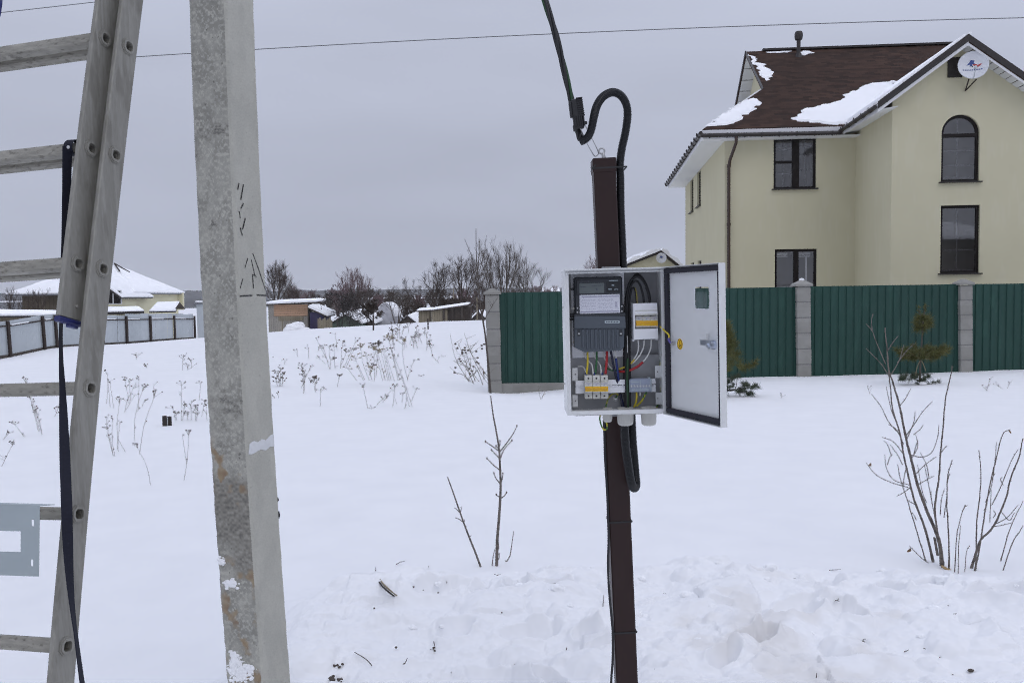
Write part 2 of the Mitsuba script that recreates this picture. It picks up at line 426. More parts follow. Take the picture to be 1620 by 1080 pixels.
BARK = mat('grey_bark', lambda p, n, uv: mix(C(0.055, 0.045, 0.038), C(0.115, 0.098, 0.085), fbm(p.x * 9, p.y * 9, p.z * 4, 3)), 0.85)
BARKP = mat('reddish_twigs', (0.13, 0.085, 0.085), 0.9)
BARKD = mat('dark_bark', (0.035, 0.029, 0.026), 0.9)
BARKB = mat('brown_twigs', (0.062, 0.046, 0.037), 0.9)


def shrub_col(p, n, uv):
    c = mix(C(0.10, 0.085, 0.075), C(0.19, 0.165, 0.145), fbm(p.x * 40, p.y * 40, p.z * 14, 3))
    return mix(c, C(0.04, 0.033, 0.03), smoothstep(0.6, 0.7, noise(p.x * 30, p.y * 30, p.z * 60)) * 0.7)


SHRUB = mat('shrub_bark', shrub_col, 0.75, bump=lambda p, n, uv: noise(p.x * 150, p.y * 150, p.z * 60), scale=0.002)
CUT = mat('cut_wood', (0.36, 0.25, 0.13), 0.8)
WEED = mat('weed_stem', (0.16, 0.135, 0.105), 0.9)
WEEDH = mat('weed_head', (0.085, 0.07, 0.06), 0.95)
WEEDT = mat('tan_weed_head', (0.21, 0.17, 0.105), 0.95)
NEEDLE = mat('pine_needle', lambda p, n, uv: mix(C(0.055, 0.066, 0.014), C(0.115, 0.108, 0.026), noise(p.x * 11, p.y * 11, p.z * 9)), 0.7)
NEEDLEG = mat('low_needle', lambda p, n, uv: mix(C(0.03, 0.045, 0.024), C(0.06, 0.075, 0.04), noise(p.x * 11, p.y * 11, p.z * 9)), 0.7)
DEADLEAF = mat('dead_leaf', lambda p, n, uv: mix(C(0.09, 0.045, 0.02), C(0.19, 0.105, 0.045), fbm(p.x * 60, p.y * 60, p.z * 60, 2)), 0.8)
STRAW = mat('straw_bark', (0.24, 0.20, 0.13), 0.85)


def hill_col(p, n, uv):
    f = smoothstep(0.42, 0.52, fbm(p.x * 0.0042, p.z * 0.06, 0, 4))
    c = mix(C(0.022, 0.025, 0.030), C(0.045, 0.044, 0.045), fbm(p.x * 0.05, p.y * 0.05, p.z * 0.3, 3)) * (0.8 + 0.3 * f)
    field = smoothstep(0.63, 0.66, fbm(p.x * 0.006 + 4, p.y * 0.006, p.z * 0.22, 4)) * smoothstep(1940, 1900, dr.sqrt(p.x * p.x + p.y * p.y))
    return mix(c, C(0.8, 0.8, 0.82), field)


HILL = mat('forest_hill', hill_col, 0.95, spec=0.1)

# ------------------------------------------------------------------ the ground
def _ctrl():
    P = []
    def c(px, py, Y):
        P.append(at(px, py, Y))
    for px, py, Y in [(785, 622, 20.0), (1030, 603, 20.3), (1268, 596, 20.6), (1524, 587, 21.0), (1620, 582, 21.2), (12, 565, 44.5), (80, 552, 48.5), (195, 544, 57.7), (305, 536, 70.3),
                      (428, 526, 74.0), (500, 520, 66.0), (585, 516, 60.0), (650, 513, 58.0), (709, 509, 58.0), (765, 508, 58.0), (560, 600, 18.5), (300, 640, 14.5), (60, 640, 14.5)]:
        c(px, py, Y)
    for r, z in [(0.5, 0.0), (3, 0.0), (5.5, 0.0), (8, -0.05)]:
        for a in np.linspace(-45, 45, 7):
            P.append(np.array([r * math.sin(math.radians(a)), r * math.cos(math.radians(a)), z]))
    for x, y, z in [(-12, 12, -0.35), (12, 12, -0.1), (30, 21, -0.3), (30, 40, -0.3), (8, 30, -0.35), (10, 45, -0.4), (-60, 45, -1.6), (-60, 70, -1.9), (0, 90, -2.2), (-30, 95, -3.4), (30, 90, -1.6),
                    (0, 140, -6), (-60, 140, -6), (60, 140, -5), (0, -20, 0.1), (-30, -20, 0.1), (30, -20, 0.1), (-40, 10, -0.4), (40, 5, 0)]:
        P.append(np.array([x, y, z], float))
    return np.array(P)


_CP = _ctrl()
_RBF = RBFInterpolator(_CP[:, :2] / 20.0, _CP[:, 2], kernel='thin_plate_spline', smoothing=0.002)


def gz(x, y, fine=True):
    x, y = np.atleast_1d(np.asarray(x, float)), np.atleast_1d(np.asarray(y, float))
    r = np.hypot(x, y)
    k = np.clip(150.0 / np.maximum(r, 1e-6), None, 1)
    q = np.stack([x * k, y * k], -1)
    z = np.empty(len(q))
    for i in range(0, len(q), 40000):
        z[i:i + 40000] = _RBF(q[i:i + 40000] / 20.0)
    far = np.clip((r - 130) / 500, 0, 1)
    z = z * (1 - far) + far * (-15.0)
    p = np.stack([x, y, 0 * x], -1)
    if fine:
        z = z + 0.10 * (meshkit.fbm(p * 0.28 + 5, 3, 2) - 0.5) * np.clip((r - 4) / 6, 0, 1) + 0.03 * (meshkit.fbm(p * 1.1 + 9, 3, 3) - 0.5)
    return z


def ground_at(px, py, near=3.2, far=130.0):
    """The point of the snow seen at a pixel of the photograph."""
    Y = np.geomspace(near, far, 600)
    d = ray(px, py)
    q = EYE + d[None] * (Y / d[1])[:, None]
    below = np.nonzero(q[:, 2] < gz(q[:, 0], q[:, 1]))[0]
    i = below[0] if len(below) else int(np.argmin(q[:, 2] - gz(q[:, 0], q[:, 1])))
    p = q[i].copy()
    p[2] = gz(p[0], p[1])[0]
    return p


def lumps(x, y):
    """Shovelled, trodden snow along the road edge, in front of the untouched field."""
    p = np.stack([x, y, 0 * x], -1)
    edge = 5.35 + 0.9 * (meshkit.fbm(p * 0.9 + 31, 3, 8) - 0.5) - 0.22 * np.abs(x - 0.4)
    m = np.clip((edge - y) / 0.55, 0, 1) * np.clip((x + 1.45 + 0.5 * (meshkit.fbm(p * 1.3, 2, 4) - 0.5)) / 0.5, 0.0, 1)
    m = m * m * (3 - 2 * m)
    ridged = 1 - np.abs(2 * meshkit.fbm(p * 2.6 + 2, 4, 11) - 1)
    h = 0.19 * (meshkit.fbm(p * 1.7 + 1, 3, 7) - 0.42) + 0.055 * (ridged - 0.6) + 0.075 * (meshkit.fbm(p * 5.5, 5, 12) - 0.5) + 0.03 * (1 - np.abs(2 * meshkit.fbm(p * 9 + 4, 3, 15) - 1) - 0.6)
    return m, h


def build_ground():
    r = np.concatenate([np.linspace(0.0, 3.1, 10), np.geomspace(3.2, 6.0, 430), np.geomspace(6.02, 8.0, 70), np.geomspace(8.05, 30, 120)[1:], np.geomspace(30.5, 150, 90), np.geomspace(158, 7000, 50)])
    a = np.radians(np.concatenate([np.linspace(-180, -38, 34)[:-1], np.linspace(-38, 38, 780), np.linspace(38, 180, 34)[1:]]))
    R, A = np.meshgrid(r, a, indexing='ij')
    x, y = (R * np.sin(A)).ravel(), (R * np.cos(A)).ravel()
    z = gz(x, y)
    sel = np.nonzero((R.ravel() < 8) & (np.abs(A.ravel()) < 0.75))[0]
    m, h = lumps(x[sel], y[sel])
    g = np.random.default_rng(5)
    clod = np.zeros(len(sel))
    xs, ys = x[sel], y[sel]
    for _ in range(1500):
        cx, cy = g.uniform(-1.4, 3.0), g.uniform(3.3, 5.3)
        rad = 0.014 + 0.085 * g.random() ** 4
        near = np.nonzero((np.abs(xs - cx) < rad * 1.4) & (np.abs(ys - cy) < rad * 1.4))[0]
        if len(near) == 0:
            continue
        ca, sa, el = math.cos(g.uniform(0, 3.1)), math.sin(g.uniform(0, 3.1)), g.uniform(0.6, 1.0)
        dx, dy = xs[near] - cx, ys[near] - cy
        wob = 0.75 + 0.5 * meshkit.noise(np.stack([dx, dy, 0 * dx + cx * 9], -1) * (1.6 / rad), 21)
        d2 = ((dx * ca + dy * sa) ** 2 + ((dy * ca - dx * sa) / el) ** 2) / (rad * wob) ** 2
        hh = rad * g.uniform(0.25, 0.6) * np.clip(1 - d2, 0, 1) ** 0.5
        clod[near] = np.maximum(clod[near], hh)
    for _ in range(26):                                   # boot prints and dug hollows
        cx, cy, rad = g.uniform(-1.0, 2.8), g.uniform(3.4, 5.1), g.uniform(0.07, 0.15)
        near = np.nonzero((np.abs(xs - cx) < rad * 2) & (np.abs(ys - cy) < rad * 2))[0]
        t = g.uniform(0, 3.1)
        dx, dy = xs[near] - cx, ys[near] - cy
        d = np.sqrt((dx * math.cos(t) + dy * math.sin(t)) ** 2 + ((dy * math.cos(t) - dx * math.sin(t)) * 1.7) ** 2) / rad
        h[near] -= 0.075 * np.clip(1.25 - d, 0, 0.7) / 0.7 - 0.02 * np.exp(-((d - 1.3) / 0.25) ** 2)
    z[sel] += m * (h + 0.07 + clod * 0.85)
    n, k = len(r), len(a)
    i, j = np.meshgrid(np.arange(n - 1), np.arange(k - 1), indexing='ij')
    i, j = i.ravel(), j.ravel()
    q = np.stack([i * k + j, (i + 1) * k + j, (i + 1) * k + j + 1, i * k + j + 1], -1)
    f = np.vstack([q[:, [0, 2, 1]], q[:, [0, 3, 2]]])
    f = f[(f[:, 0] != f[:, 1])]
    scene['snow_field'] = mikit.ply(trimesh.Trimesh(np.stack([x, y, z], -1), f, process=False), SNOW, smooth=True)
    labels['snow_field'] = {'label': 'snow covered field, smooth behind and shovelled into lumps along the near edge', 'kind': 'structure'}


build_ground()


def build_hills():
    ang = np.radians(np.linspace(-180, 180, 1441))
    rows = []
    for r, base, s in [(1500, -15.5, 0), (1540, 0, 1), (1900, 0, 2), (2500, 0, 3), (2540, 0, 4), (3200, 0, 5)]:
        p = np.stack([np.cos(ang) * 3, np.sin(ang) * 3, 0 * ang + s], -1)
        rough = meshkit.fbm(np.stack([ang * 90, 0 * ang, 0 * ang + s], -1), 3, 6)
        big = meshkit.fbm(p * 0.9 + 3, 3, 9)
        z = {0: 0 * ang - 16, 1: -9 + 6 * big + 4 * rough, 2: -5 + 7 * big + 3 * rough, 3: 2 + 12 * big, 4: 7 + 16 * big + 7 * rough, 5: 6 + 14 * big}[s]
        rows.append(np.stack([r * np.sin(ang), r * np.cos(ang), z], -1))
    v = np.vstack(rows)
    k = len(ang)
    i, j = np.meshgrid(np.arange(len(rows) - 1), np.arange(k - 1), indexing='ij')
    i, j = i.ravel(), j.ravel()
    scene['hills'] = mikit.ply((v, np.stack([i * k + j, (i + 1) * k + j, (i + 1) * k + j + 1, i * k + j + 1], -1)), HILL, smooth=False)
    labels['hills'] = {'label': 'low wooded hills fading into winter haze on the skyline', 'kind': 'structure'}


build_hills()

# ------------------------------------------------------------------ the big house on the right
HA = math.radians(5.3)
EW, ED, EZ = np.array([math.cos(HA), -math.sin(HA), 0]), np.array([math.sin(HA), math.cos(HA), 0]), np.array([0, 0, 1.0])
HO = np.array([6.87, 29.0, 0.0])


def hp(w, d, z):
    return HO + EW * w + ED * d + EZ * z


HAX = np.array([EW, EZ, -ED])          # in-wall axes: along, up, out of the wall


def quad_slab(pts, t):
    """A slab on a planar polygon of 3d points, thickened by t against its normal."""
    p = np.asarray(pts, float)
    n = np.zeros(3)
    for i in range(len(p)):
        n += np.cross(p[i] - p[0], p[(i + 1) % len(p)] - p[0])
    n = unit(n)
    x = unit(p[1] - p[0])
    y = np.cross(n, x)
    poly = Polygon([((q - p[0]) @ x, (q - p[0]) @ y) for q in p]).buffer(0)
    return extrude(poly, t, [x, y, n], p[0] - n * t)


def build_house():
    h = thing('house', 'large cream two-storey house with brown shingle roof behind the green fence', 'house')
    E, RZ, RD, S = 6.70, 10.80, 6.25, 0.607
    DEP, WID, BASE = 12.5, 11.2, -0.8
    HW = 0.30
    wins_main = [(1.54, 4.84, 2.86, 6.47), (1.59, 1.25, 2.90, 2.93)]
    wall = sbox(0, BASE, WID, E - 0.02)
    for a, b, c, d in wins_main:
        wall = wall.difference(sbox(a, b, c, d))
    put(h, 'front_wall', extrude(wall, HW, HAX, hp(0, HW, 0)), STUCCO)
    # left wall: axes along depth
    LAX = np.array([-ED, EZ, -EW])
    wl = sbox(-DEP, BASE, -HW, E - 0.02)
    wins_left = [(-7.72, 5.0, -6.5, 6.42), (-10.35, 5.0, -9.15, 6.42), (-7.6, 1.5, -6.3, 2.85), (-10.2, 1.5, -8.9, 2.85)]
    for a, b, c, d in wins_left:
        wl = wl.difference(sbox(a, b, c, d))
    put(h, 'side_wall', extrude(wl, HW, LAX, hp(HW, 0, 0)), STUCCO)
    put(h, 'back_wall', cbox(hp(WID / 2, DEP - 0.15, (BASE + E) / 2), (WID / 2 - 0.31, 0.14, (E - BASE) / 2 - 0.02), 0, [EW, ED, EZ]), STUCCO)
    put(h, 'far_wall', cbox(hp(WID - 0.15, DEP / 2, (BASE + E) / 2), (0.149, DEP / 2 - 0.31, (E - BASE) / 2 - 0.02), 0, [EW, ED, EZ]), STUCCO)
    put(h, 'room', cbox(hp(WID / 2, DEP / 2, 3), (WID / 2 - 0.9, DEP / 2 - 1.6, 3.4), 0, [EW, ED, EZ]), ROOM)
    # projecting wing
    wc, wr, wd, weave, wpk, wap = 4.07, 7.70, -3.5, 6.65, 8.37, 5.86
    ws = (wpk - weave) / (wap - 3.52)
    wallw = Polygon([(wc, BASE), (wr, BASE), (wr, weave + (8.2 - wr) * ws - 0.16), (wap, wpk - 0.16), (wc, weave + (wc - 3.52) * ws - 0.16)])
    arch = sbox(5.39, 4.55, 6.40, 5.90).union(Point(5.895, 5.88).buffer(0.505, 24))
    low = sbox(5.40, 2.03, 6.44, 3.91)
    wallw = wallw.difference(arch).difference(low)
    put(h, 'gable_wall', extrude(wallw, HW, HAX, hp(0, wd + HW, 0)), STUCCO)
    for w0 in (wc, wr - HW):
        put(h, 'wing_wall', cbox(hp(w0 + HW / 2, (wd + HW) / 2 - 0.001, (BASE + weave + 0.3) / 2), (HW / 2, (-wd - HW) / 2 - 0.003, (weave + 0.3 - BASE) / 2), 0, [EW, ED, EZ]), STUCCO)
    put(h, 'wing_room', cbox(hp((wc + wr) / 2, -1.0, 3.2), (1.5, 1.2, 3.6), 0, [EW, ED, EZ]), ROOM)

    # windows
    def window(x0, z0, x1, z1, ax, org, outline=None, mull=(), munt=True, sill=True, tag=None):
        w = outline if outline is not None else sbox(x0, z0, x1, z1)
        fr = w.buffer(-0.002).difference(w.buffer(-0.075, join_style=2))
        k = put(h, 'window', extrude(fr, 0.07, ax, org + ax[2] * 0.15), FRAME, label=tag)
        gl = w.buffer(-0.07, join_style=2)
        e = trimesh.creation.extrude_polygon(gl, 0.01, engine='earcut')
        top = e.faces[np.all(np.abs(e.vertices[e.faces][:, :, 2] - 0.01) < 1e-6, axis=1)]
        put(k, 'pane', trimesh.Trimesh(e.vertices @ ax + org + ax[2] * 0.17, top, process=True), PANE)
        m = MB()
        for a, b, c, d in mull:
            m.add(*cbox(org + ax[0] * (a + c) / 2 + ax[1] * (b + d) / 2 + ax[2] * 0.192, ((c - a) / 2, (d - b) / 2, 0.032), 0.008, ax))
        if mull:
            put(k, 'mullion', m, FRAME)
        if munt:
            m = MB()
            bx0, bz0, bx1, bz1 = gl.bounds
            for a, b, c, d in munt:
                m.add(*cbox(org + ax[0] * (a + c) / 2 + ax[1] * (b + d) / 2 + ax[2] * 0.150, (max((c - a) / 2, 0.011), max((d - b) / 2, 0.011), 0.006), 0, ax))
            put(k, 'glazing_bar', m, MUNTIN)
        if sill:
            put(k, 'sill', cbox(org + ax[0] * (x0 + x1) / 2 + ax[1] * (z0 - 0.012) + ax[2] * 0.33, ((x1 - x0) / 2 + 0.06, 0.018, 0.075), 0.005, ax), GUTTER)
        return k

    o = hp(0, HW, 0)
    x0, z0, x1, z1 = wins_main[0]
    mid = x0 + 0.70
    window(x0, z0, x1, z1, HAX, o, mull=[(mid - 0.11, z0 + 0.05, mid + 0.11, z1 - 0.05), (x0 + 0.06, z0 + 0.82, mid - 0.1, z0 + 0.90)],
           munt=[(x0 + 0.32, z0 + 0.1, x0 + 0.32, z1 - 0.1), (x1 - 0.33, z0 + 0.1, x1 - 0.33, z1 - 0.1)] + [(x0 + 0.08, z0 + q, x0 + 0.58, z0 + q) for q in (0.5, 1.25)] + [(x1 - 0.52, z0 + q, x1 - 0.08, z0 + q) for q in (0.6, 1.1)],
           tag='upper casement window of two dark framed sashes beside the gutter')
    x0, z0, x1, z1 = wins_main[1]
    window(x0, z0, x1, z1, HAX, o, mull=[(x0 + 0.60, z0 + 0.05, x0 + 0.76, z1 - 0.05)], munt=[(x0 + 0.10, z1 - 0.2, x0 + 0.58, z1 - 0.2), (x0 + 0.78, z1 - 0.2, x1 - 0.1, z1 - 0.2)],
           tag='lower dark framed window half hidden by the green fence')
    put(h, 'curtain', cbox(hp(2.66, HW + 0.12, 2.0), (0.025, 0.01, 0.75), 0, [EW, ED, EZ]), CURTAIN)
    for cx, s in ((1.84, 0.22), (2.56, 0.22)):
        put(h, 'blind', cbox(hp(cx, HW + 0.10, 2.76), (s, 0.01, 0.07), 0, [EW, ED, EZ]), CURTAIN)
    ow = hp(0, wd + HW, 0)
    window(5.39, 4.55, 6.40, 6.39, HAX, ow, outline=arch, mull=[(5.46, 5.78, 6.33, 5.88)],
           munt=[(5.86, 4.62, 5.86, 6.3)] + [(5.46, q, 6.33, q) for q in (4.68, 5.02, 5.42)], tag='round arched upper window in the gable wall')
    window(5.40, 2.03, 6.44, 3.91, HAX, ow, munt=[(5.88, 2.1, 5.88, 3.84)] + [(5.47, q, 6.37, q) for q in (2.12, 2.68)], tag='tall plain window below the arched one')
    ol = hp(HW, 0, 0)
    for a, b, c, d in wins_left:
        window(a, b, c, d, LAX, ol, munt=False)

    # main roof: hipped skirts with small gables on top
    ev = -0.5
    def zs(d):
        return E + (min(d, 2 * RD - d) + 0.5) * S
    wl0, wg, dg = -0.75, 1.68, 2.6
    WR = WID + 0.75
    hipz = zs(dg)
    TH = 0.16
    front = [hp(wl0, ev, E), hp(WR, ev, E), hp(WR - (wg - wl0), dg, hipz), hp(WR - (wg - wl0), RD, RZ), hp(wg, RD, RZ), hp(wg, dg, hipz)]
    rf = put(h, 'roof', quad_slab(front, TH), SHINGLE)
    bk = lambda d: 2 * RD - d
    put(h, 'roof_back', quad_slab([hp(wg, RD, RZ), hp(WR - (wg - wl0), RD, RZ), hp(WR - (wg - wl0), bk(dg), hipz), hp(WR, bk(ev), E), hp(wl0, bk(ev), E), hp(wg, bk(dg), hipz)], TH), SHINGLE)
    put(h, 'roof_hip', quad_slab([hp(wl0, ev, E), hp(wg + 0.6, dg + 0.77, hipz + 0.47), hp(wg + 0.6, bk(dg + 0.77), hipz + 0.47), hp(wl0, bk(ev), E)], TH), SHINGLE)
    put(h, 'roof_hip', quad_slab([hp(WR, ev, E), hp(WR, bk(ev), E), hp(WR - (wg - wl0), bk(dg), hipz), hp(WR - (wg - wl0), dg, hipz)], TH), SHINGLE)
    put(h, 'ridge_cap', bar(hp(wg + 0.62, RD, RZ + 0.03), hp(WR - 2.5, RD, RZ + 0.03), 0.26, 0.07), GUTTER)
    # little gable: cream wall set back under a white boarded overhang
    gw = wg + 0.46
    put(h, 'gablet_wall', quad_slab([hp(gw, dg + 0.3, hipz + 0.05), hp(gw, RD, RZ - 0.2), hp(gw, bk(dg + 0.3), hipz + 0.05)], 0.12), STUCCO)
    for side in (0, 1):
        a, b = (dg, RD) if side == 0 else (bk(dg), RD)
        dz = -0.215
        for i in range(7):
            t0, t1 = i / 7 + 0.004, (i + 1) / 7 - 0.004
            d0, d1 = a + (b - a) * t0, a + (b - a) * t1
            put(h, 'soffit_board', quad_slab([hp(wg + 0.02, d0, zs(d0) + dz), hp(gw, d0, zs(d0) + dz), hp(gw, d1, zs(d1) + dz), hp(wg + 0.02, d1, zs(d1) + dz)], 0.012), SOFFIT)
        put(h, 'verge_trim', quad_slab([hp(wg - 0.012, a, zs(a) + 0.03), hp(wg - 0.012, b, RZ + 0.03), hp(wg - 0.012, b, RZ - 0.12), hp(wg - 0.012, a, zs(a) - 0.12)], 0.02), GUTTER)
    # eaves: fascia, soffit, gutter
    put(h, 'fascia', cbox(hp((wl0 + 3.5) / 2, ev + 0.01, E - 0.155), ((3.5 - wl0) / 2, 0.012, 0.13), 0, [EW, ED, EZ]), FASCIA)
    put(h, 'soffit', cbox(hp((wl0 + WID) / 2, ev / 2 - 0.01, E - 0.29), ((WID - wl0) / 2 - 0.02, 0.245, 0.012), 0, [EW, ED, EZ]), SOFFIT)
    put(h, 'fascia', cbox(hp(wl0 + 0.01, DEP / 2, E - 0.155), (0.012, DEP / 2 + 0.5, 0.13), 0, [EW, ED, EZ]), FASCIA)
    put(h, 'soffit', cbox(hp(wl0 / 2, DEP / 2 + 0.1, E - 0.292), (-wl0 / 2 - 0.005, DEP / 2 + 0.1, 0.012), 0, [EW, ED, EZ]), SOFFIT)

    def gutter(p, q, brackets, out):
        m = MB()
        m.add(*tube([p, p + (q - p) * 0.5, q], 0.062, 10))
        k = put(h, 'gutter', m, GUTTER, smooth=40)
        m = MB()
        for i in range(brackets):
            c = p + (q - p) * (i + 0.5) / brackets
            m.add(*tube([c + out * 0.075 + EZ * 0.06, c + out * 0.085, c + out * 0.01 - EZ * 0.085, c - out * 0.07], 0.028 if brackets == 17 else 0.014, 6))
        put(k, 'bracket', m, GUTTER)
    gutter(hp(wl0 - 0.06, ev - 0.07, E - 0.20), hp(3.47, ev - 0.07, E - 0.23), 8, -ED)
    gutter(hp(wl0 - 0.07, ev - 0.1, E - 0.13), hp(wl0 - 0.07, DEP + 0.6, E - 0.13), 17, -EW)
    # downpipe with its swan neck
    pth = [hp(0.28, ev - 0.07, E - 0.25), hp(0.28, ev - 0.05, E - 0.45), hp(0.14, -0.16, E - 0.95), hp(0.12, -0.10, E - 1.2), hp(0.12, -0.10, 3.4), hp(0.13, -0.10, -0.3)]
    dp = put(h, 'downpipe', MB().add(*tube(resample(np.array(pth), 0.08), 0.05, 10)), PIPE, smooth=40)
    m = MB()
    for z in (E - 1.15, 3.7, 1.6):
        m.add(*tube([hp(0.122, -0.10, z), hp(0.122, -0.10, z + 0.09)], 0.064, 10))
    put(dp, 'clamp', m, PIPE)
    # wing roof
    fr = wd - 0.52
    for s in (-1, 1):
        we = wap + s * (wap - 3.52)
        dtop, dlow = 2.25, -0.55
        pts = [hp(we, fr, weave), hp(wap, fr, wpk), hp(wap, dtop, wpk), hp(we, dlow, weave)]
        put(h, 'wing_roof', quad_slab(pts if s > 0 else pts[::-1], 0.14) if False else quad_slab([hp(we, fr, weave), hp(wap, fr, wpk), hp(wap, dtop, wpk), hp(we, dlow, weave)][::(1 if s > 0 else -1)][::-1], 0.14), SHINGLE)
        a, b = hp(we, fr - 0.012, weave), hp(wap, fr - 0.012, wpk)
        put(h, 'verge', quad_slab([a + EZ * 0.05, b + EZ * 0.05, b - EZ * 0.15, a - EZ * 0.15], 0.02), GUTTER)
        a, b = hp(we, fr + 0.012, weave - 0.13), hp(wap, fr + 0.012, wpk - 0.13)
        put(h, 'bargeboard', quad_slab([a, b, b - EZ * 0.12, a - EZ * 0.12], 0.02), FASCIA)
        n = 14
        for i in range(n):
            t0, t1 = i / n + 0.004, (i + 1) / n - 0.004
            q = lambda t, d: hp(we + (wap - we) * t, d, weave + (wpk - weave) * t - 0.215)
            put(h, 'soffit_board', quad_slab([q(t0, fr + 0.03), q(t1, fr + 0.03), q(t1, wd - 0.005), q(t0, wd - 0.005)], 0.012), SOFFIT)
        q = lambda w, d, z: hp(w, d, z)
        wn = wc if s < 0 else wr
        put(h, 'soffit', quad_slab([q(we, fr + 0.02, weave - 0.16), q(wn, fr + 0.02, weave - 0.16 + abs(wn - we) * 0.15), q(wn, 0, weave - 0.16 + abs(wn - we) * 0.15), q(we, 0, weave - 0.16)], 0.012), SOFFIT)
    put(h, 'fascia', cbox(hp(3.54, (fr - 0.55) / 2, weave - 0.115), (0.012, (-0.55 - fr) / 2, 0.11), 0, [EW, ED, EZ]), FASCIA)
    gutter(hp(3.45, fr, weave - 0.10), hp(3.45, -0.5, weave - 0.12), 5, -EW)
    # roof vent
    vp = MB().add(*tube([hp(3.52, 5.6, 10.2), hp(3.52, 5.6, 11.05)], 0.075, 12)).add(*tube([hp(3.52, 5.6, 10.15), hp(3.52, 5.6, 10.5)], [0.2, 0.1], 10))
    vk = put(h, 'vent_pipe', vp, GUTTER, smooth=40)
    put(vk, 'cowl', MB().add(*tube([hp(3.52, 5.6, z) for z in (10.98, 11.0, 11.1, 11.22, 11.3, 11.33)], [0.08, 0.13, 0.155, 0.155, 0.12, 0.01], 12)), GUTTER, smooth=40)
    put(h, 'attic_vent', cbox(hp(5.71, wd - 0.012, 7.66), (0.19, 0.02, 0.27), 0, [EW, ED, EZ]), DARKVENT)
    # lying snow, thin slabs with ragged edges
    def snow(poly, S0, t, seed, name='roof_snow'):
        g = np.random.default_rng(seed)
        pts = []
        P = np.asarray(poly, float)
        for i in range(len(P)):
            a, b = P[i], P[(i + 1) % len(P)]
            k = max(1, int(np.linalg.norm(b - a) / 0.10))
            for j in range(k):
                q = a + (b - a) * j / k + g.normal(0, 0.03, 2) * [2.6, 0.8]
                pts.append(np.array([q[0], 0.5 * q[1] + 0.5 * round(q[1] / 0.13) * 0.13 + g.normal(0, 0.012)]))
        pg = Polygon(pts).buffer(0).buffer(0.035).buffer(-0.05).buffer(0.02)
        top = MB()
        for gg in getattr(pg, 'geoms', [pg]):
            for sc_, zz in ((0.0, t * 0.6), (-0.05, t)):
                q = gg.buffer(sc_)
                for q2 in getattr(q, 'geoms', [q]):
                    if q2.area < 1e-3:
                        continue
                    e = trimesh.creation.extrude_polygon(q2.simplify(0.01), zz, engine='earcut')
                    top.add(np.array([S0(x, y) + EZ * z for x, y, z in e.vertices]), e.faces)
        put(h, name, top, ROOFSNOW)
    main = lambda w, d: hp(w, d, E + (d + 0.5) * S - 0.01)
    snow([(1.73, 5.9), (1.92, 5.7), (1.95, 5.0), (2.26, 4.22), (2.24, 3.74), (1.92, 3.31), (1.80, 3.6)], main, 0.035, 1)
    snow([(1.29, 1.9), (1.42, 1.39), (0.83, 0.52), (0.22, -0.2), (-0.62, -0.3), (-0.45, 0.0), (0.9, 1.62)], main, 0.045, 2)
    snow([(5.2, 2.66), (6.2, 2.85), (5.95, 1.95), (3.8, -0.4), (3.1, -0.42), (2.13, 0.0), (2.82, 0.83), (3.83, 1.28), (4.5, 2.0)], main, 0.07, 3)
    snow([(3.62, 5.5), (4.0, 5.85), (4.1, 6.05), (3.7, 6.1)], main, 0.05, 4)
    snow([(2.5, 6.0), (3.4, 6.02), (3.4, 6.14), (2.5, 6.14)], main, 0.04, 6)
    hip = lambda a, d: hp(wl0 + a, d, E + a * (hipz - E) / (wg - wl0) - 0.01)
    snow([(0.15, 0.0), (2.55, 3.0), (2.55, 9.0), (0.15, 12.2)], hip, 0.1, 8, 'hip_snow')
    wing = lambda w, d: hp(w, d, weave + (w - 3.52) * ws - 0.01)
    snow([(3.62, fr + 0.03), (5.80, fr + 0.03), (5.80, 2.0), (3.62, -0.55)], wing, 0.14, 9, 'wing_snow')
    # satellite dish
    dk = thing('satellite_dish', 'white satellite dish with a blue and red logo on the house gable', 'satellite dish')
    c = hp(6.02, wd - 0.42, 7.58)
    out = unit(-ED - EW * 0.25 + EZ * 0.22)
    dx = unit(np.cross(EZ, out)); dy = np.cross(out, dx)
    R0, prof = 0.37, []
    m = MB()
    nr, na = 9, 40
    v, f = [], []
    for i in range(nr + 1):
        r = R0 * i / nr
        for j in range(na):
            th = 2 * math.pi * j / na
            v.append(c + dx * r * math.cos(th) + dy * r * math.sin(th) * 1.03 + out * (0.09 * (r / R0) ** 2))
    for i in range(nr):
        for j in range(na):
            f.append([i * na + j, (i + 1) * na + j, (i + 1) * na + (j + 1) % na, i * na + (j + 1) % na])
    sheet = MB().add(v, f)
    th = 2 * np.pi * np.arange(49) / 48
    sheet.add(*tube([c + dx * R0 * math.cos(t) + dy * R0 * math.sin(t) * 1.03 + out * 0.09 for t in th], 0.012, 5, False))
    put(dk, 'reflector', sheet, DISH, smooth=40)
    axd = [dx, dy, out]
    def decal(name, poly, material, zoff):
        e = trimesh.creation.extrude_polygon(poly, 0.003, engine='earcut')
        e = e.subdivide_to_size(0.05)
        r = np.hypot(e.vertices[:, 0], e.vertices[:, 1])
        vv = e.vertices.copy()
        vv[:, 2] += 0.004 + zoff + 0.09 * (r / R0) ** 2
        put(dk, name, trimesh.Trimesh(vv @ np.array(axd) + c, e.faces, process=False), material)
    decal('logo', Polygon([(-0.16, 0.02), (-0.09, 0.10), (-0.05, 0.17), (0.04, 0.15), (0.02, 0.10), (0.06, 0.05), (-0.02, 0.06), (-0.01, 0.01), (-0.08, -0.01), (-0.06, 0.05)]).buffer(0), LOGOB, 0.0)
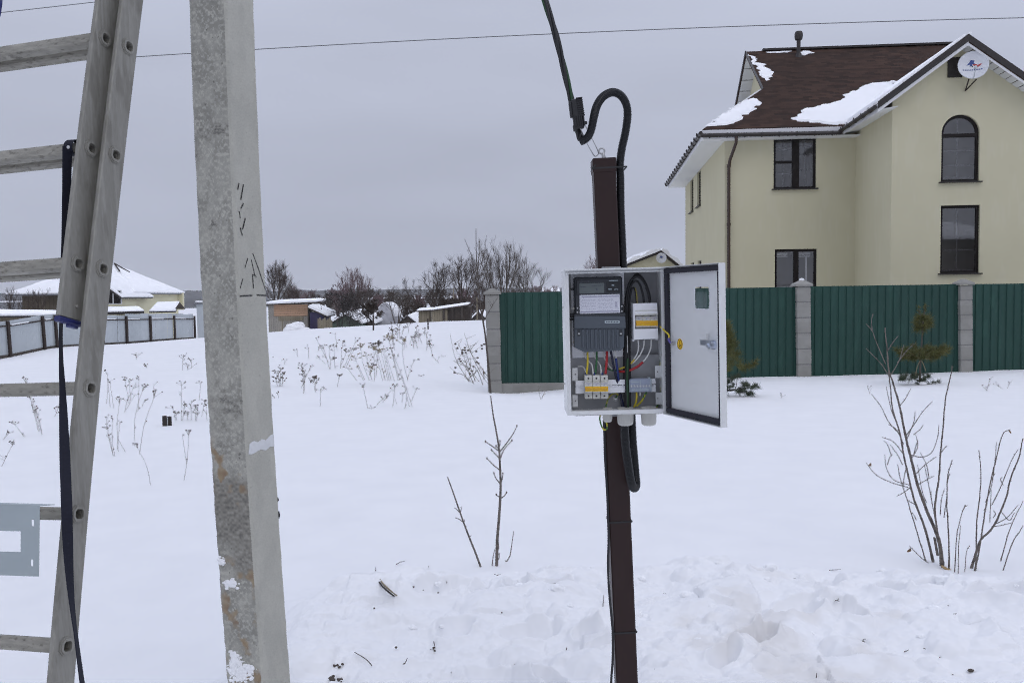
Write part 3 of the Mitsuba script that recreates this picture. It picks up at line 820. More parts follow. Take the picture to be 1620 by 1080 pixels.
    decal('logo', Polygon([(-0.01, 0.05), (0.08, 0.05), (0.12, 0.02), (0.22, 0.06), (0.18, 0.0), (0.12, -0.04), (0.06, -0.02), (0.03, 0.01)]).buffer(0), LOGOR, 0.001)
    for k in range(9):
        decal('lettering', sbox(-0.25 + k * 0.055, -0.125, -0.25 + k * 0.055 + 0.035, -0.095), LOGOB, 0.0)
    arm = MB().add(*tube([c - dy * 0.40 + out * 0.08, c - dy * 0.28 + out * 0.45], 0.012, 6)).add(*tube([c - dy * 0.25 + out * 0.42, c - dy * 0.24 + out * 0.50], 0.035, 8))
    put(dk, 'receiver_arm', arm, GALV)
    br = MB().add(*tube([c - dy * 0.36 - dx * 0.10 , hp(6.0, wd, 7.02)], 0.018, 6)).add(*tube([c - dy * 0.38 + dx * 0.08, hp(6.0, wd, 7.02)], 0.018, 6)).add(*tube([c, hp(6.02, wd, 7.45)], 0.03, 8))
    put(dk, 'bracket', br, RUSTPOST)
    # bare shrub by the lower window
    return h


build_house()


def build_neighbour():
    k = thing('neighbour_house', 'dark house with snowy roof behind the viewer, mirrored in the tall gable window', 'house')
    wc = hp(5.92, -3.5, 2.9)
    d = wc - EYE
    d = d - 2 * (d @ ED) * ED
    d[2] = 0
    c = wc + unit(d) * 45
    c[2] = 0
    put(k, 'wall', cbox(c + EZ * 2.4 - ED * 4, (4.4, 4.0, 2.62), 0, [EW, ED, EZ]), WOODD)
    def solid(pts):
        v = np.array([c + EW * x + ED * y + EZ * z for x, y, z in pts])
        h = trimesh.convex.convex_hull(v)
        return h
    base = [(-5.0, 0.5, 5.0), (4.6, 0.5, 5.0), (4.6, -8.5, 5.0), (-5.0, -8.5, 5.0)]
    put(k, 'roof', solid([(x, y, z) for x, y, z in base] + [(x, y, z + 0.15) for x, y, z in base] + [(-1.2, -4, 6.35), (0.9, -4, 6.35)]), GUTTER)
    put(k, 'roof_snow', solid([(x * 0.97, y - 0.1 if y > 0 else y + 0.1, z + 0.18) for x, y, z in base] + [(x * 0.93, y * 0.9, z + 0.42) for x, y, z in base] + [(-1.6, -3, 6.5), (1.2, -3, 6.5), (-1.2, -4, 6.75), (0.9, -4, 6.75), (-1.2, -5, 6.5), (0.9, -5, 6.5)]), ROOFSNOW)


build_neighbour()


# ------------------------------------------------------------------ small gable house behind the fence
def build_gable_house():
    h = thing('outbuilding', 'small cream gabled outbuilding with snowy roof showing above the meter cabinet', 'outbuilding')
    Y = 44.0
    ap, l, r = at(1046, 396, Y), at(975, 424, Y), at(1090, 431, Y)
    z0 = ap[2] - 3.2
    off = np.array([0.45, 6.5, 0])
    ax = np.array([[1.0, 0, 0], [0, 0, 1], [0, -1, 0]])
    o = np.array([0, Y, 0.0])
    wallp = Polygon([(l[0] + 0.15, z0 - 2), (r[0] - 0.15, z0 - 2), (r[0] - 0.15, r[2]), (ap[0], ap[2] - 0.1), (l[0] + 0.15, l[2])])
    put(h, 'wall', extrude(wallp, 6.0, np.array([[1.0, 0, 0], [0, 0, 1], [0, -1, 0]]), o + [0, 6.2, 0]), STUCCO)
    for a, b in ((l, ap), (ap, r)):
        ext = (a - b) if a is l else (b - a)
        e0, e1 = (a + ext * 0.06, b) if a is l else (a, b + ext * 0.06)
        put(h, 'roof', quad_slab([e0, e1, e1 + [0, 6.5, 0], e0 + [0, 6.5, 0]], 0.12), GUTTER)
        n = unit(np.cross(e1 - e0, [0, 1, 0])); n = n if n[2] > 0 else -n
        m = MB()
        k = 14
        for i in range(k):
            p, q = e0 + (e1 - e0) * i / k, e0 + (e1 - e0) * (i + 1) / k
            t = 0.16 + 0.05 * math.sin(i * 1.3)
            mm = quad_slab([p + n * t, q + n * t, q + n * t + [0, 6.4, 0], p + n * t + [0, 6.4, 0]], t - 0.004)
            m.add(mm.vertices, mm.faces)
        put(h, 'roof_snow', m, ROOFSNOW)
    dk = thing('satellite_dish', 'round white dish under the peak of the small cream outbuilding', 'satellite dish')
    c = at(1046, 408, Y - 0.35)
    v = [c + np.array([0.25 * i / 5 * math.cos(t), -0.06 * (i / 5) ** 2, 0.25 * i / 5 * math.sin(t)]) for i in range(6) for t in np.arange(28) * 2 * math.pi / 28]
    f = [[i * 28 + j, i * 28 + (j + 1) % 28, (i + 1) * 28 + (j + 1) % 28, (i + 1) * 28 + j] for i in range(5) for j in range(28)]
    put(dk, 'reflector', (np.array(v), np.array(f)), DISH, smooth=True)
    put(dk, 'logo', extrude(Polygon([(-0.08, 0.0), (-0.01, 0.10), (0.03, 0.04), (0.11, 0.01), (0.02, -0.02)]), 0.004, ax, c + [0, -0.025, 0.02]), LOGOB)
    put(dk, 'bracket', MB().add(*tube([c + [0, 0.0, 0], c + [0, 0.4, -0.1]], 0.03, 6)), RUSTPOST)


build_gable_house()


# ------------------------------------------------------------------ green fence with block pillars
def build_fence():
    fk = thing('fence', 'dark green ribbed metal fence between grey block pillars', 'fence')
    pil = [(781, 20.0, 458, 628, 22.0), (1030, 20.3, 450, 603, 21.5), (1269, 20.6, 445, 600, 21.5), (1524.5, 21.0, 443, 592, 19.5), (1796, 21.3, 440, 588, 20)]
    xs = []
    for i, (px, Y, t, b, w) in enumerate(pil):
        base, top = at(px + (2 if i == 0 else 0.6), b, Y), at(px - (2 if i == 0 else 0.6), t + 8, Y)
        hw = w * Y / F_PX / 2
        up = unit(top - base)
        xs.append(base)
        hgt = np.linalg.norm(top - base)
        side = unit(np.cross(up, [0, -1, 0])) * -1
        side = unit(np.array([1.0, 0, 0]) - up * up[0])
        fwd = np.cross(up, side)
        ax = [side, fwd, up]
        pk = put(fk, 'pillar', cbox((base + top) / 2 - up * 0.2, (hw * 0.94, hw * 0.94, hgt / 2 + 0.19), 0, ax), MORTAR)
        n = 6
        bh = hgt / n
        off = 0.0
        for k in range(-1, n):
            g = np.random.default_rng(i * 20 + k + 3)
            put(pk, 'block', cbox(base + up * (bh * (k + 0.5)) + side * g.normal(0, 0.003) + fwd * g.normal(0, 0.003), (hw, hw, bh / 2 - 0.008), 0.012, ax), BLOCK)
        m = MB()
        q = [(hw * 1.26, 0.0), (hw * 1.26, 0.045), (hw * 1.1, 0.065), (hw * 0.3, 0.135), (hw * 0.1, 0.142)]
        v, f = [], []
        for r_, z_ in q:
            for sx, sy in ((-1, -1), (1, -1), (1, 1), (-1, 1)):
                v.append(top + side * sx * r_ + fwd * sy * r_ + up * (z_ + 0.002))
        for a in range(len(q) - 1):
            for j in range(4):
                f.append([a * 4 + j, a * 4 + (j + 1) % 4, (a + 1) * 4 + (j + 1) % 4, (a + 1) * 4 + j])
        f += [[3, 2, 1, 0], [len(q) * 4 - 4, len(q) * 4 - 3, len(q) * 4 - 2, len(q) * 4 - 1]]
        put(pk, 'cap', MB().add(v, f), BLOCK)
        if i == 2:
            put(pk, 'cap_snow', MB().add(*blob(top + up * 0.15, (0.06, 0.06, 0.04), 2, 0.15)), ROOFSNOW, smooth=True)
    tops = {0: (463, 459), 1: (457, 454), 2: (453, 449.5), 3: (449.5, 446)}
    bots = {0: (606, 603), 1: (603, 598), 2: (597, 590), 3: (590, 584)}
    for i in range(4):
        px0, px1 = pil[i][0] + pil[i][4] / 2 - 3, pil[i + 1][0] - pil[i + 1][4] / 2 + 3
        Y0, Y1 = pil[i][1], pil[i + 1][1]
        A, B = at(px0, tops[i][0], Y0), at(px1, tops[i][1], Y1)
        A2, B2 = at(px0, bots[i][0], Y0), at(px1, bots[i][1], Y1)
        Lw = np.linalg.norm((B - A)[:2])
        dirv = unit(np.array([(B - A)[0], (B - A)[1], 0]))
        nrm = np.array([dirv[1], -dirv[0], 0])
        nrm = nrm if nrm[1] < 0 else -nrm
        ns = max(1, round(Lw / 1.15))
        pitch = 0.19
        for s in range(ns):
            a, b = Lw * s / ns, Lw * (s + 1) / ns + (0.03 if s < ns - 1 else 0)
            prof = []
            k = math.floor(a / pitch)
            while k * pitch < b + pitch:
                for fx, dpt in ((0.0, 0.024), (0.66, 0.024), (0.74, 0.0), (0.92, 0.0)):
                    prof.append((k * pitch + fx * pitch, dpt))
                k += 1
            prof = [(a, float(np.interp(a, *zip(*prof))))] + [q for q in prof if a < q[0] < b] + [(b, float(np.interp(b, *zip(*prof))))]
            v, f = [], []
            lift = 0.003 * (s % 2)
            for q, dpt in prof:
                t = q / Lw
                pt, pb = A + (B - A) * t, A2 + (B2 - A2) * t
                base = np.array([pt[0], pt[1], 0]) + nrm * (dpt + lift)
                v += [base + EZ * (pb[2] - (0.0 if i == 0 else 0.35)), base + EZ * pt[2]]
            for j in range(len(prof) - 1):
                f.append([2 * j, 2 * j + 2, 2 * j + 3, 2 * j + 1])
            put(fk, 'sheet', (np.array(v), np.array(f)), GREENM)
        for hz in (0.25, 0.8):
            p, q = A2 + (A - A2) * hz - nrm * 0.03, B2 + (B - B2) * hz - nrm * 0.03
            put(fk, 'rail', bar(p, q, 0.04, 0.04), RUSTPOST)
        if i == 0:
            put(fk, 'plinth', bar(A2 - EZ * 0.35 + nrm * 0.01, B2 - EZ * 0.35 + nrm * 0.01, 0.16, 0.69, ch=0.01), BLOCK)


build_fence()


# ------------------------------------------------------------------ pale metal fence on the left
def build_left_fence():
    fk = thing('fence', 'pale grey sheet metal fence with dark iron posts running away on the left', 'fence')
    X = -25.0
    ps = [(-70, 0), (12, 60), (67, 51), (87, 52), (130, 48), (160, 46), (198, 44), (236, 43), (274, 40), (306, 40)]
    last = None
    for px, _ in ps:
        d = ray(px, 520)
        Y = X / d[0] * d[1]
        z = gz(X, Y)[0]
        lean = 0.10 if px < 100 else 0.02
        p0, p1 = np.array([X + 0.12, Y, z - 0.4]), np.array([X + 0.12 - lean * 0.4, Y - lean, z + 1.80])
        put(fk, 'post', bar(p0, p1, 0.13, 0.13, ch=0.01), RUSTPOST)
        if last is not None and not (px == 87):
            Yp, zp = last
        if last is not None:
            Yp, zp = last
            n = max(1, round((Y - Yp) / 1.12))
            for s in range(n):
                a, b = Yp + (Y - Yp) * s / n, Yp + (Y - Yp) * (s + 1) / n + 0.01
                g = np.random.default_rng(int(a * 10))
                t0, t1 = zp + (z - zp) * s / n, zp + (z - zp) * (s + 1) / n
                top = 1.82 + (0.12 if px > 230 else 0.0) + g.normal(0, 0.02)
                v, f = [], []
                for k in range(13):
                    y = a + (b - a) * k / 12
                    zz = t0 + (t1 - t0) * k / 12
                    x = X + 0.018 * (k % 2) + 0.01 * g.normal() * (k in (0, 12))
                    v += [[x, y, zz - 0.1 + (0.22 if px < 310 else 0)], [x, y, zz + top]]
                for k in range(12):
                    f.append([2 * k, 2 * k + 2, 2 * k + 3, 2 * k + 1])
                put(fk, 'sheet', (np.array(v), np.array(f)), GALV)
            put(fk, 'rail', bar([X + 0.06, Yp, zp + 1.55], [X + 0.06, Y, z + 1.55], 0.05, 0.07), RUSTPOST)
            put(fk, 'rail_snow', bar([X + 0.08, Yp + 0.2, zp + 1.60], [X + 0.08, Yp + (Y - Yp) * 0.55, zp + (z - zp) * 0.55 + 1.60], 0.09, 0.05, ch=0.02), ROOFSNOW)
            put(fk, 'kick_board', bar([X + 0.02, Yp, zp + 0.05], [X + 0.02, Y, z + 0.05], 0.05, 0.16, ch=0.01), WOODD)
        last = (Y, z)
    # board at the far end, then a white hut wall
    k = thing('shed', 'pale metal shed end standing past the last post of the grey sheet fence', 'shed')
    Y = 73.0
    a, b = at(311, 487, Y), at(332, 535, Y)
    put(k, 'wall', cbox(((a + b) / 2) + [0, 1.2, 0], ((b[0] - a[0]) / 2, 1.2, (a[2] - b[2]) / 2 + 0.3)), GALV)
    put(k, 'roof', cbox([(a[0] + b[0]) / 2, Y + 1.2, a[2] + 0.36], ((b[0] - a[0]) / 2 + 0.1, 1.4, 0.05)), GREYROOF)
    put(k, 'roof_snow', cbox([(a[0] + b[0]) / 2, Y + 1.2, a[2] + 0.50], ((b[0] - a[0]) / 2 + 0.05, 1.35, 0.085), 0.04), ROOFSNOW)


build_left_fence()


def snow_slab(pts, t, seed=0, amp=0.04, nu=14, nv=8):
    """A soft snow layer on a four-cornered roof face (a, b, c, d in order round it)."""
    a, b, c, d = [np.asarray(p, float) for p in pts]
    n = unit(np.cross(b - a, d - a)); n = n if n[2] > 0 else -n
    u, v = np.meshgrid(np.linspace(0, 1, nu), np.linspace(0, 1, nv), indexing='ij')
    q = a + (b - a) * u[..., None] * (1 - v[..., None]) + (c - d) * u[..., None] * v[..., None] + (d - a) * v[..., None]
    e = np.minimum(np.minimum(u, 1 - u) * nu / 1.5, np.minimum(v, 1 - v) * nv / 1.5).clip(0, 1)
    h = t * (0.55 + 0.45 * np.sqrt(e)) + amp * (meshkit.fbm(q * 0.9 + seed * 5.1, 3, seed) - 0.5) * e
    top, bot = q + n * h[..., None], q + n * 0.003
    m = MB()
    i, j = np.meshgrid(np.arange(nu - 1), np.arange(nv - 1), indexing='ij')
    i, j = i.ravel(), j.ravel()
    f = np.stack([i * nv + j, (i + 1) * nv + j, (i + 1) * nv + j + 1, i * nv + j + 1], -1)
    m.add(top.reshape(-1, 3), f)
    m.add(bot.reshape(-1, 3), f[:, ::-1])
    ring = [(k, 0) for k in range(nu)] + [(nu - 1, k) for k in range(1, nv)] + [(k, nv - 1) for k in range(nu - 2, -1, -1)] + [(0, k) for k in range(nv - 2, 0, -1)]
    r = np.array([x * nv + y for x, y in ring])
    V = np.vstack([top.reshape(-1, 3)[r], bot.reshape(-1, 3)[r]])
    N = len(r)
    k = np.arange(N)
    m.add(V, np.stack([k, k + N, (k + 1) % N + N, (k + 1) % N], -1))
    return m


# ------------------------------------------------------------------ the cream house on the left, with hipped snowy roof
def build_left_house():
    h = thing('house', 'low cream and brown house with a wide snow covered hip roof behind the grey fence', 'house')
    Y0, D = 76.0, 12.0
    L, Rr = at(9, 467, Y0), at(300, 461, Y0)
    zl = (L[2] + Rr[2]) / 2
    x0, x1 = L[0], at(211, 461, Y0)[0]
    xm = at(186, 440, Y0 + D / 2)[0]
    zt = at(186, 421, Y0 + D / 2)[2]
    zb = -3.5
    xb = at(120, 460, Y0)[0]
    xc = at(209, 460, Y0)[0]
    put(h, 'wall', cbox(((x0 + xb) / 2 + 0.5, Y0 + D / 2, (zb + zl) / 2), ((xb - x0) / 2 - 0.5, D / 2 - 0.7, (zl - zb) / 2)), WOODB, label='brown boarded wall')
    put(h, 'wall', cbox(((xb + x1) / 2 - 0.20, Y0 + D / 2, (zb + zl) / 2 - 0.01), ((x1 - xb) / 2 - 0.22, D / 2 - 0.75, (zl - zb) / 2)), CREAMW, label='cream wall')
    a, b, c, d, e, f = [np.array(q) for q in ((x0, Y0, zl), (x1, Y0, zl), (x1, Y0 + D, zl), (x0, Y0 + D, zl), (xm - 2.2, Y0 + D / 2, zt), (xm - 0.2, Y0 + D / 2, zt))]
    for q, sd in (([a, b, f, e], 1), ([b, c, f], 2), ([c, d, e, f], 3), ([d, a, e], 4)):
        put(h, 'roof', quad_slab(q, 0.15), GREYROOF)
        qq = q if len(q) == 4 else [q[0], q[1], q[2], q[2] - (q[1] - q[0]) * 0.001]
        put(h, 'roof_snow', snow_slab(qq, 0.20, sd, 0.12, 26, 10), ROOFSNOW, smooth=50)
    # front gable bay over the entrance
    gx0, gx1 = at(140, 470, Y0 - 2.5)[0], xc
    apx = at(150, 440, Y0 - 2.5)
    gz0 = at(209, 468, Y0 - 2.5)[2]
    wallp = Polygon([(gx0, zb), (gx1, zb), (gx1, gz0), (apx[0], apx[2]), (gx0, gz0)])
    ax = np.array([[1.0, 0, 0], [0, 0, 1], [0, -1, 0]])
    put(h, 'gable_wall', extrude(wallp, 3.0, ax, (0, Y0 + 0.6, 0)), CREAMW)
    ap = np.array([apx[0], Y0 - 2.9, apx[2] + 0.1]); gr = np.array([gx1 + 0.35, Y0 - 2.9, gz0 - 0.12]); gl = np.array([gx0 - 0.35, Y0 - 2.9, gz0 - 0.12])
    for p, q in ((ap, gr), (gl, ap)):
        put(h, 'gable_roof', quad_slab([p, q, q + [0, 6.5, 0], p + [0, 6.5, 0]], 0.14), GUTTER)
        put(h, 'gable_snow', snow_slab([p + [0, 0.05, 0], q + [0, 0.05, 0], q + [0, 6.5, 0], p + [0, 6.5, 0]], 0.18, 5), ROOFSNOW, smooth=50)
    for px in (172.5, 185.5):
        c0 = at(px, 470, Y0 - 2.42)
        k = put(h, 'window', cbox(c0, (0.27, 0.05, 0.50), 0.01), FRAME)
        put(k, 'frame', cbox(c0 + [0, 0.025, 0], (0.36, 0.02, 0.58)), PVC)
    # roof light ridges near the top and the porch on the right
    for q, t in ((b, 0.30), ((b + c) / 2, 0.34)):
        up = np.array([0, -0.12, 0.26])
        put(h, 'roof_ridge', bar(f + up, f + (q - f) * t + up, 0.09, 0.09), RUSTPOST)
    pa, pb, pc, pd = at(236, 493, Y0 - 4), at(278, 492, Y0 - 4), at(284, 478, Y0 - 1.2), at(249, 479, Y0 - 1.2)
    put(h, 'porch_roof', quad_slab([pa, pb, pc, pd], 0.1), GUTTER)
    put(h, 'porch_snow', snow_slab([pa, pb, pc, pd], 0.16, 9), ROOFSNOW, smooth=50)
    g0, g1, g2 = at(276, 489, Y0 - 3.6), at(284, 478, Y0 - 3.6), at(293, 489, Y0 - 3.6)
    put(h, 'porch_gable', quad_slab([g0, g2, g1], 0.1), WOODD)
    put(h, 'porch_pillar', bar(at(287, 490, Y0 + 11.4), at(286.5, 463, Y0 + 11.4), 0.42, 0.42), CREAMW)
    # low snowy roof seen over the fence
    s = thing('shed', 'low dark shed with a snowy lean-to roof in front of the cream house', 'shed')
    pa, pb, pc, pd = at(166, 494, 70), at(228, 492, 70), at(220, 486, 73), at(168, 487, 73)
    put(s, 'roof', quad_slab([pa, pb, pc, pd], 0.2), GUTTER)
    put(s, 'roof_snow', snow_slab([pa + EZ * 0.02, pb, pc, pd + EZ * 0.02], 0.14, 4), ROOFSNOW, smooth=50)
    put(s, 'wall', cbox(((pa + pb) / 2 + pc * 0 + [0, 1.6, -1.9]), ((pb[0] - pa[0]) / 2 - 0.1, 1.3, 1.6)), WOODD)
    s = thing('shed', 'long shed with a level snow topped roof at the far left behind the grey fence', 'shed')
    pa, pb = at(-90, 500, 56), at(92, 499, 62)
    pc, pd = at(92, 494, 66), at(-90, 491, 60)
    put(s, 'roof', quad_slab([pa, pb, pc, pd], 0.12), GUTTER)
    put(s, 'roof_snow', snow_slab([pa, pb, pc, pd], 0.22, 6, 0.1, 30, 8), ROOFSNOW, smooth=50)
    put(s, 'wall', bar((pa + pd) / 2 - EZ * 1.3 + [0.5, 0, 0], (pb + pc) / 2 - EZ * 1.3 - [0.5, 0, 0], 2.2, 2.2), WOODT)


build_left_house()


# ------------------------------------------------------------------ sheds in the middle distance
def lean_shed(name, label, box_px, Y, depth, wall, roof_px, snow_t, overhang=0.2, win=None):
    k = thing(name, label, 'shed')
    x0, y0, x1, y1 = box_px
    a, b = at(x0, y0, Y), at(x1, y1, Y)
    zb = b[2] - 1.0
    put(k, 'wall', cbox(((a[0] + b[0]) / 2, Y + depth / 2, (a[2] + zb) / 2), ((b[0] - a[0]) / 2, depth / 2, (a[2] - zb) / 2), 0.02), wall)
    (rx0, ry0), (rx1, ry1) = roof_px
    p, q = at(rx0, ry0, Y - overhang), at(rx1, ry1, Y - overhang)
    r = q + [0.1, depth + 2 * overhang, 0.1]; s = p + [-0.05, depth + 2 * overhang, 0.1]
    put(k, 'roof', quad_slab([p, q, r, s], 0.10), WOODD)
    put(k, 'roof_snow', snow_slab([p, q, r, s], snow_t, int(x0), 0.05), ROOFSNOW, smooth=50)
    if win:
        c = at(win[0], win[1], Y - 0.01)
        w = put(k, 'window', cbox(c, (win[2] * Y / F_PX / 2, 0.03, win[3] * Y / F_PX / 2)), DARKVENT)
    return k


k = lean_shed('shed', 'plank shed with orange boards and a flat snowy roof right of the concrete pole', (424, 482, 488, 526), 75.0, 3.6, WOODG, ((420, 481), (499, 477.5)), 0.26, win=(475, 497, 5.5, 5))
a, b = at(433, 482, 74.94), at(487, 507, 74.94)
nb = 7
for i in range(nb):
    z1, z0 = a[2] + (b[2] - a[2]) * i / nb, a[2] + (b[2] - a[2]) * (i + 1) / nb
    put(k, 'plank', cbox(((a[0] + b[0]) / 2, 74.955 + 0.006 * (i % 2), (z0 + z1) / 2), ((b[0] - a[0]) / 2 - (0.35 if i > 4 else 0.0), 0.015, (z1 - z0) / 2 - 0.008)), WOODO if i < 5 else WOODT)
lean_shed('shed', 'small lean-to with a slumped snowy roof attached right of the plank shed', (490, 494, 514, 524), 74.0, 2.6, TARP, ((487, 486), (518, 500)), 0.35)
lean_shed('shed', 'narrow weathered shed with a flat snow strip on top below the far trees', (662, 490, 680, 509), 72.0, 2.4, WOODT, ((659, 491.5), (681, 490.5)), 0.12)
k = lean_shed('shed', 'long dark shed with a snow edged roof rising to the right before the pillar', (684, 490, 708, 509), 70.0, 3.0, WOODT, ((682, 490.5), (739, 482)), 0.12)
a, b = at(706, 486, 70.02), at(744, 512, 70.02)
put(k, 'dark_bay', cbox(((a[0] + b[0]) / 2, 71.3, (a[2] + b[2]) / 2), ((b[0] - a[0]) / 2, 1.2, (a[2] - b[2]) / 2)), WOODD)
for px in (702, 716, 731, 745):
    put(k, 'post', bar(at(px, 514, 69.9), at(px, 486, 69.9), 0.14, 0.14), WOODD)

# green gabled hut
k = thing('hut', 'green boarded gable hut with snow on its right roof slope beyond the crest', 'hut')
Y = 84.0
ap, l, r = at(547, 497, Y), at(521, 512, Y), at(573, 512, Y)
put(k, 'wall', extrude(Polygon([(l[0], l[2] - 2), (r[0], r[2] - 2), (r[0], r[2]), (ap[0], ap[2]), (l[0], l[2])]), 4.0, np.array([[1.0, 0, 0], [0, 0, 1], [0, -1, 0]]), (0, Y + 4, 0)), GREENPL)
for p, q in ((l, ap), (ap, r)):
    sh = np.array([1.0, 6.0, 0.35])
    pts = [p - [0, 0.2, 0], q - [0, 0.2, 0], q + sh, p + sh]
    put(k, 'roof', quad_slab(pts, 0.1), GUTTER)
    put(k, 'roof_snow', snow_slab(pts, 0.25, 12, 0.05), ROOFSNOW, smooth=50)
# snow dusted hothouse dome
k = thing('hothouse', 'rounded pale hothouse dusted with snow beside the brown round bush', 'hothouse')
Y = 88.0
l, r, t = at(594, 512, Y), at(626, 512, Y), at(609, 479.5, Y)
m = MB()
n = 16
R0 = (r[0] - l[0]) / 2
for j in range(n):
    pass
th = np.linspace(0, np.pi, n + 1)
v, f = [], []
for yy in (0, 5.0):
    for a in th:
        v.append([(l[0] + r[0]) / 2 - R0 * math.cos(a), Y + yy, l[2] - 0.5 + (t[2] - l[2] + 0.5) * math.sin(a) ** 0.8])
for j in range(n):
    f.append([j, j + 1, n + 2 + j, n + 1 + j])
m.add(v, f)
put(k, 'cover', m, FILM, smooth=True)
m = MB()
c = np.array([[(l[0] + r[0]) / 2, Y, l[2] - 0.5]])
m.add(np.vstack([np.array(v[:n + 1]), c]), [[j + 1, j, n + 1] for j in range(n)])
put(k, 'end_panel', m, FILM)
m = MB()
for j in range(3, n - 2):
    a0, a1 = th[j], th[j + 1]
    P = lambda a, y, e: np.array([(l[0] + r[0]) / 2 - (R0 + e) * math.cos(a), Y + y, l[2] - 0.5 + (t[2] - l[2] + 0.5) * math.sin(a) ** 0.8 + e])
    mm = snow_slab([P(a0, 0, 0.01), P(a1, 0, 0.01), P(a1, 5, 0.01), P(a0, 5, 0.01)], 0.10, j, 0.05, 4, 6)
    m.add(mm.mesh().vertices, mm.mesh().faces)
put(k, 'snow_cover', m, ROOFSNOW, smooth=50)
# two dark low roofs
for i, (x0, y0, x1, y1, xa, ya, lab) in enumerate([(625, 514, 662, 512, 645, 499, 'dark low hut roof thinly snowed along its ridge in front of the bushes'),
                                                  (742, 508, 772, 506, 757, 493, 'low snowy roofed hut just left of the end pillar'), (566, 512, 594, 512, 583, 500, 'small snow roofed hut between green hut and hothouse')]):
    k = thing('hut', lab, 'hut')
    Y = 86.0
    l, r, ap = at(x0, y0, Y), at(x1, y1, Y), at(xa, ya, Y)
    put(k, 'wall', extrude(Polygon([(l[0] + 0.1, l[2] - 1.5), (r[0] - 0.1, r[2] - 1.5), (r[0] - 0.1, r[2]), (ap[0], ap[2] - 0.05), (l[0] + 0.1, l[2])]), 3.0, np.array([[1.0, 0, 0], [0, 0, 1], [0, -1, 0]]), (0, Y + 3, 0)), WOODD)
    for p, q in ((l, ap), (ap, r)):
        pts = [p - [0, 0.2, 0], q - [0, 0.2, 0], q + [0.6, 3.5, 0.3], p + [0.6, 3.5, 0.3]]
        put(k, 'roof', quad_slab(pts, 0.1), GUTTER)
        if i > 0 or q is r:
            put(k, 'roof_snow', snow_slab(pts, 0.18, 30 + i, 0.05), ROOFSNOW, smooth=50)
# the snow heap and clutter by the plank shed
m = MB()
for i, (px, py, rx, rz) in enumerate([(467, 521, 0.9, 0.5), (479, 524, 0.8, 0.35), (458, 524, 0.5, 0.3), (472, 517, 0.5, 0.4), (488, 525, 0.6, 0.25)]):
    m.add(*blob(at(px, py, 72.6), (rx, 0.9, rz), 3, 0.35, 2.4, i))
solo('snow_heap', 'rounded heap of snow against the front of the plank shed', 'snow heap', m, ROOFSNOW, smooth=True)
k = thing('board_fence', 'short run of pale upright boards right of the plank shed', 'fence')
for i in range(9):
    p = at(504 + i * 2.6, 525, 73.0)
    put(k, 'board', cbox((p[0], 73.0 + 0.02 * (i % 2), p[2] + 0.45 + 0.12 * math.sin(i * 2.1)), (0.062, 0.012, 0.62)), WOODT)
# far village strips: long roofs down in the valley
for i, (x0, x1, y, Yd, hgt) in enumerate([(500, 540, 478, 420, 2.0), (590, 625, 480, 460, 2.2), (695, 735, 473, 380, 2.5), (858, 886, 461, 300, 2.0), (565, 590, 485, 330, 2.0), (484, 516, 488, 300, 2.0)]):
    k = thing('far_house', ['long low snowy roof far down in the valley left of the apple tree', 'snowy roofed building far off above the hothouse', 'snowy roof far off between the tall bare trees', 'snowy house roof far off over the green fence left end',
                            'small snowy roofed house far behind the apple tree', 'snowy roofed house far behind the lean-to shed'][i], 'house')
    a, b = at(x0, y, Yd), at(x1, y, Yd)
    cx, w = (a[0] + b[0]) / 2, (b[0] - a[0]) / 2
    put(k, 'wall', cbox((cx, Yd + 4, a[2] - hgt / 2 - 1.5), (w * 0.96, 3.6, hgt / 2 + 1.5)), WOODD)
    ridge = a[2] + hgt * 0.5
    for s in (0, 1):
        y0 = Yd if s == 0 else Yd + 8
        pts = [np.array([a[0], y0, a[2]]), np.array([b[0], y0, a[2]]), np.array([b[0], Yd + 4, ridge]), np.array([a[0], Yd + 4, ridge])]
        put(k, 'roof', quad_slab(pts if s == 0 else pts[::-1], 0.2), GREYROOF)
        put(k, 'roof_snow', snow_slab(pts, 0.3, i, 0.1, 8, 5), ROOFSNOW)


# ------------------------------------------------------------------ vegetation
def grow(m, p, d, length, r, level, g, spread=0.6, ratio=0.62, kids=(3, 5), upward=0.25, rmin=0.004, sides=4, wob=0.12):
    n = 5 if level > 0 else 4
    pts, q, dd = [p], p.copy(), d.copy()
    for i in range(n):
        dd = unit(dd + g.normal(0, wob, 3) + np.array([0, 0, upward * 0.25]))
        q = q + dd * length / n
        pts.append(q.copy())
    pts = np.array(pts)
    rr = np.linspace(r, max(r * (0.45 if level > 0 else 0.35), rmin), len(pts))
    m.add(*tube(pts, rr, sides if level > 1 else 3, caps=False))
    if level == 0:
        return
    for _ in range(int(g.integers(kids[0], kids[1] + 1))):
        t = g.uniform(0.3, 1.0)
        i = min(int(t * n), n - 1)
        c = pts[i] + (pts[i + 1] - pts[i]) * (t * n - i)
        dirn = unit(pts[i + 1] - pts[i])
        side = unit(np.cross(dirn, g.normal(0, 1, 3)))
        nd = unit(dirn + side * spread * g.uniform(0.6, 1.3) + np.array([0, 0, upward]))
        grow(m, c, nd, length * ratio * g.uniform(0.7, 1.15) * (1.15 - 0.4 * t), max(r * 0.5 * (1.1 - 0.45 * t), rmin), level - 1, g, spread, ratio, kids, upward, rmin, sides, wob)


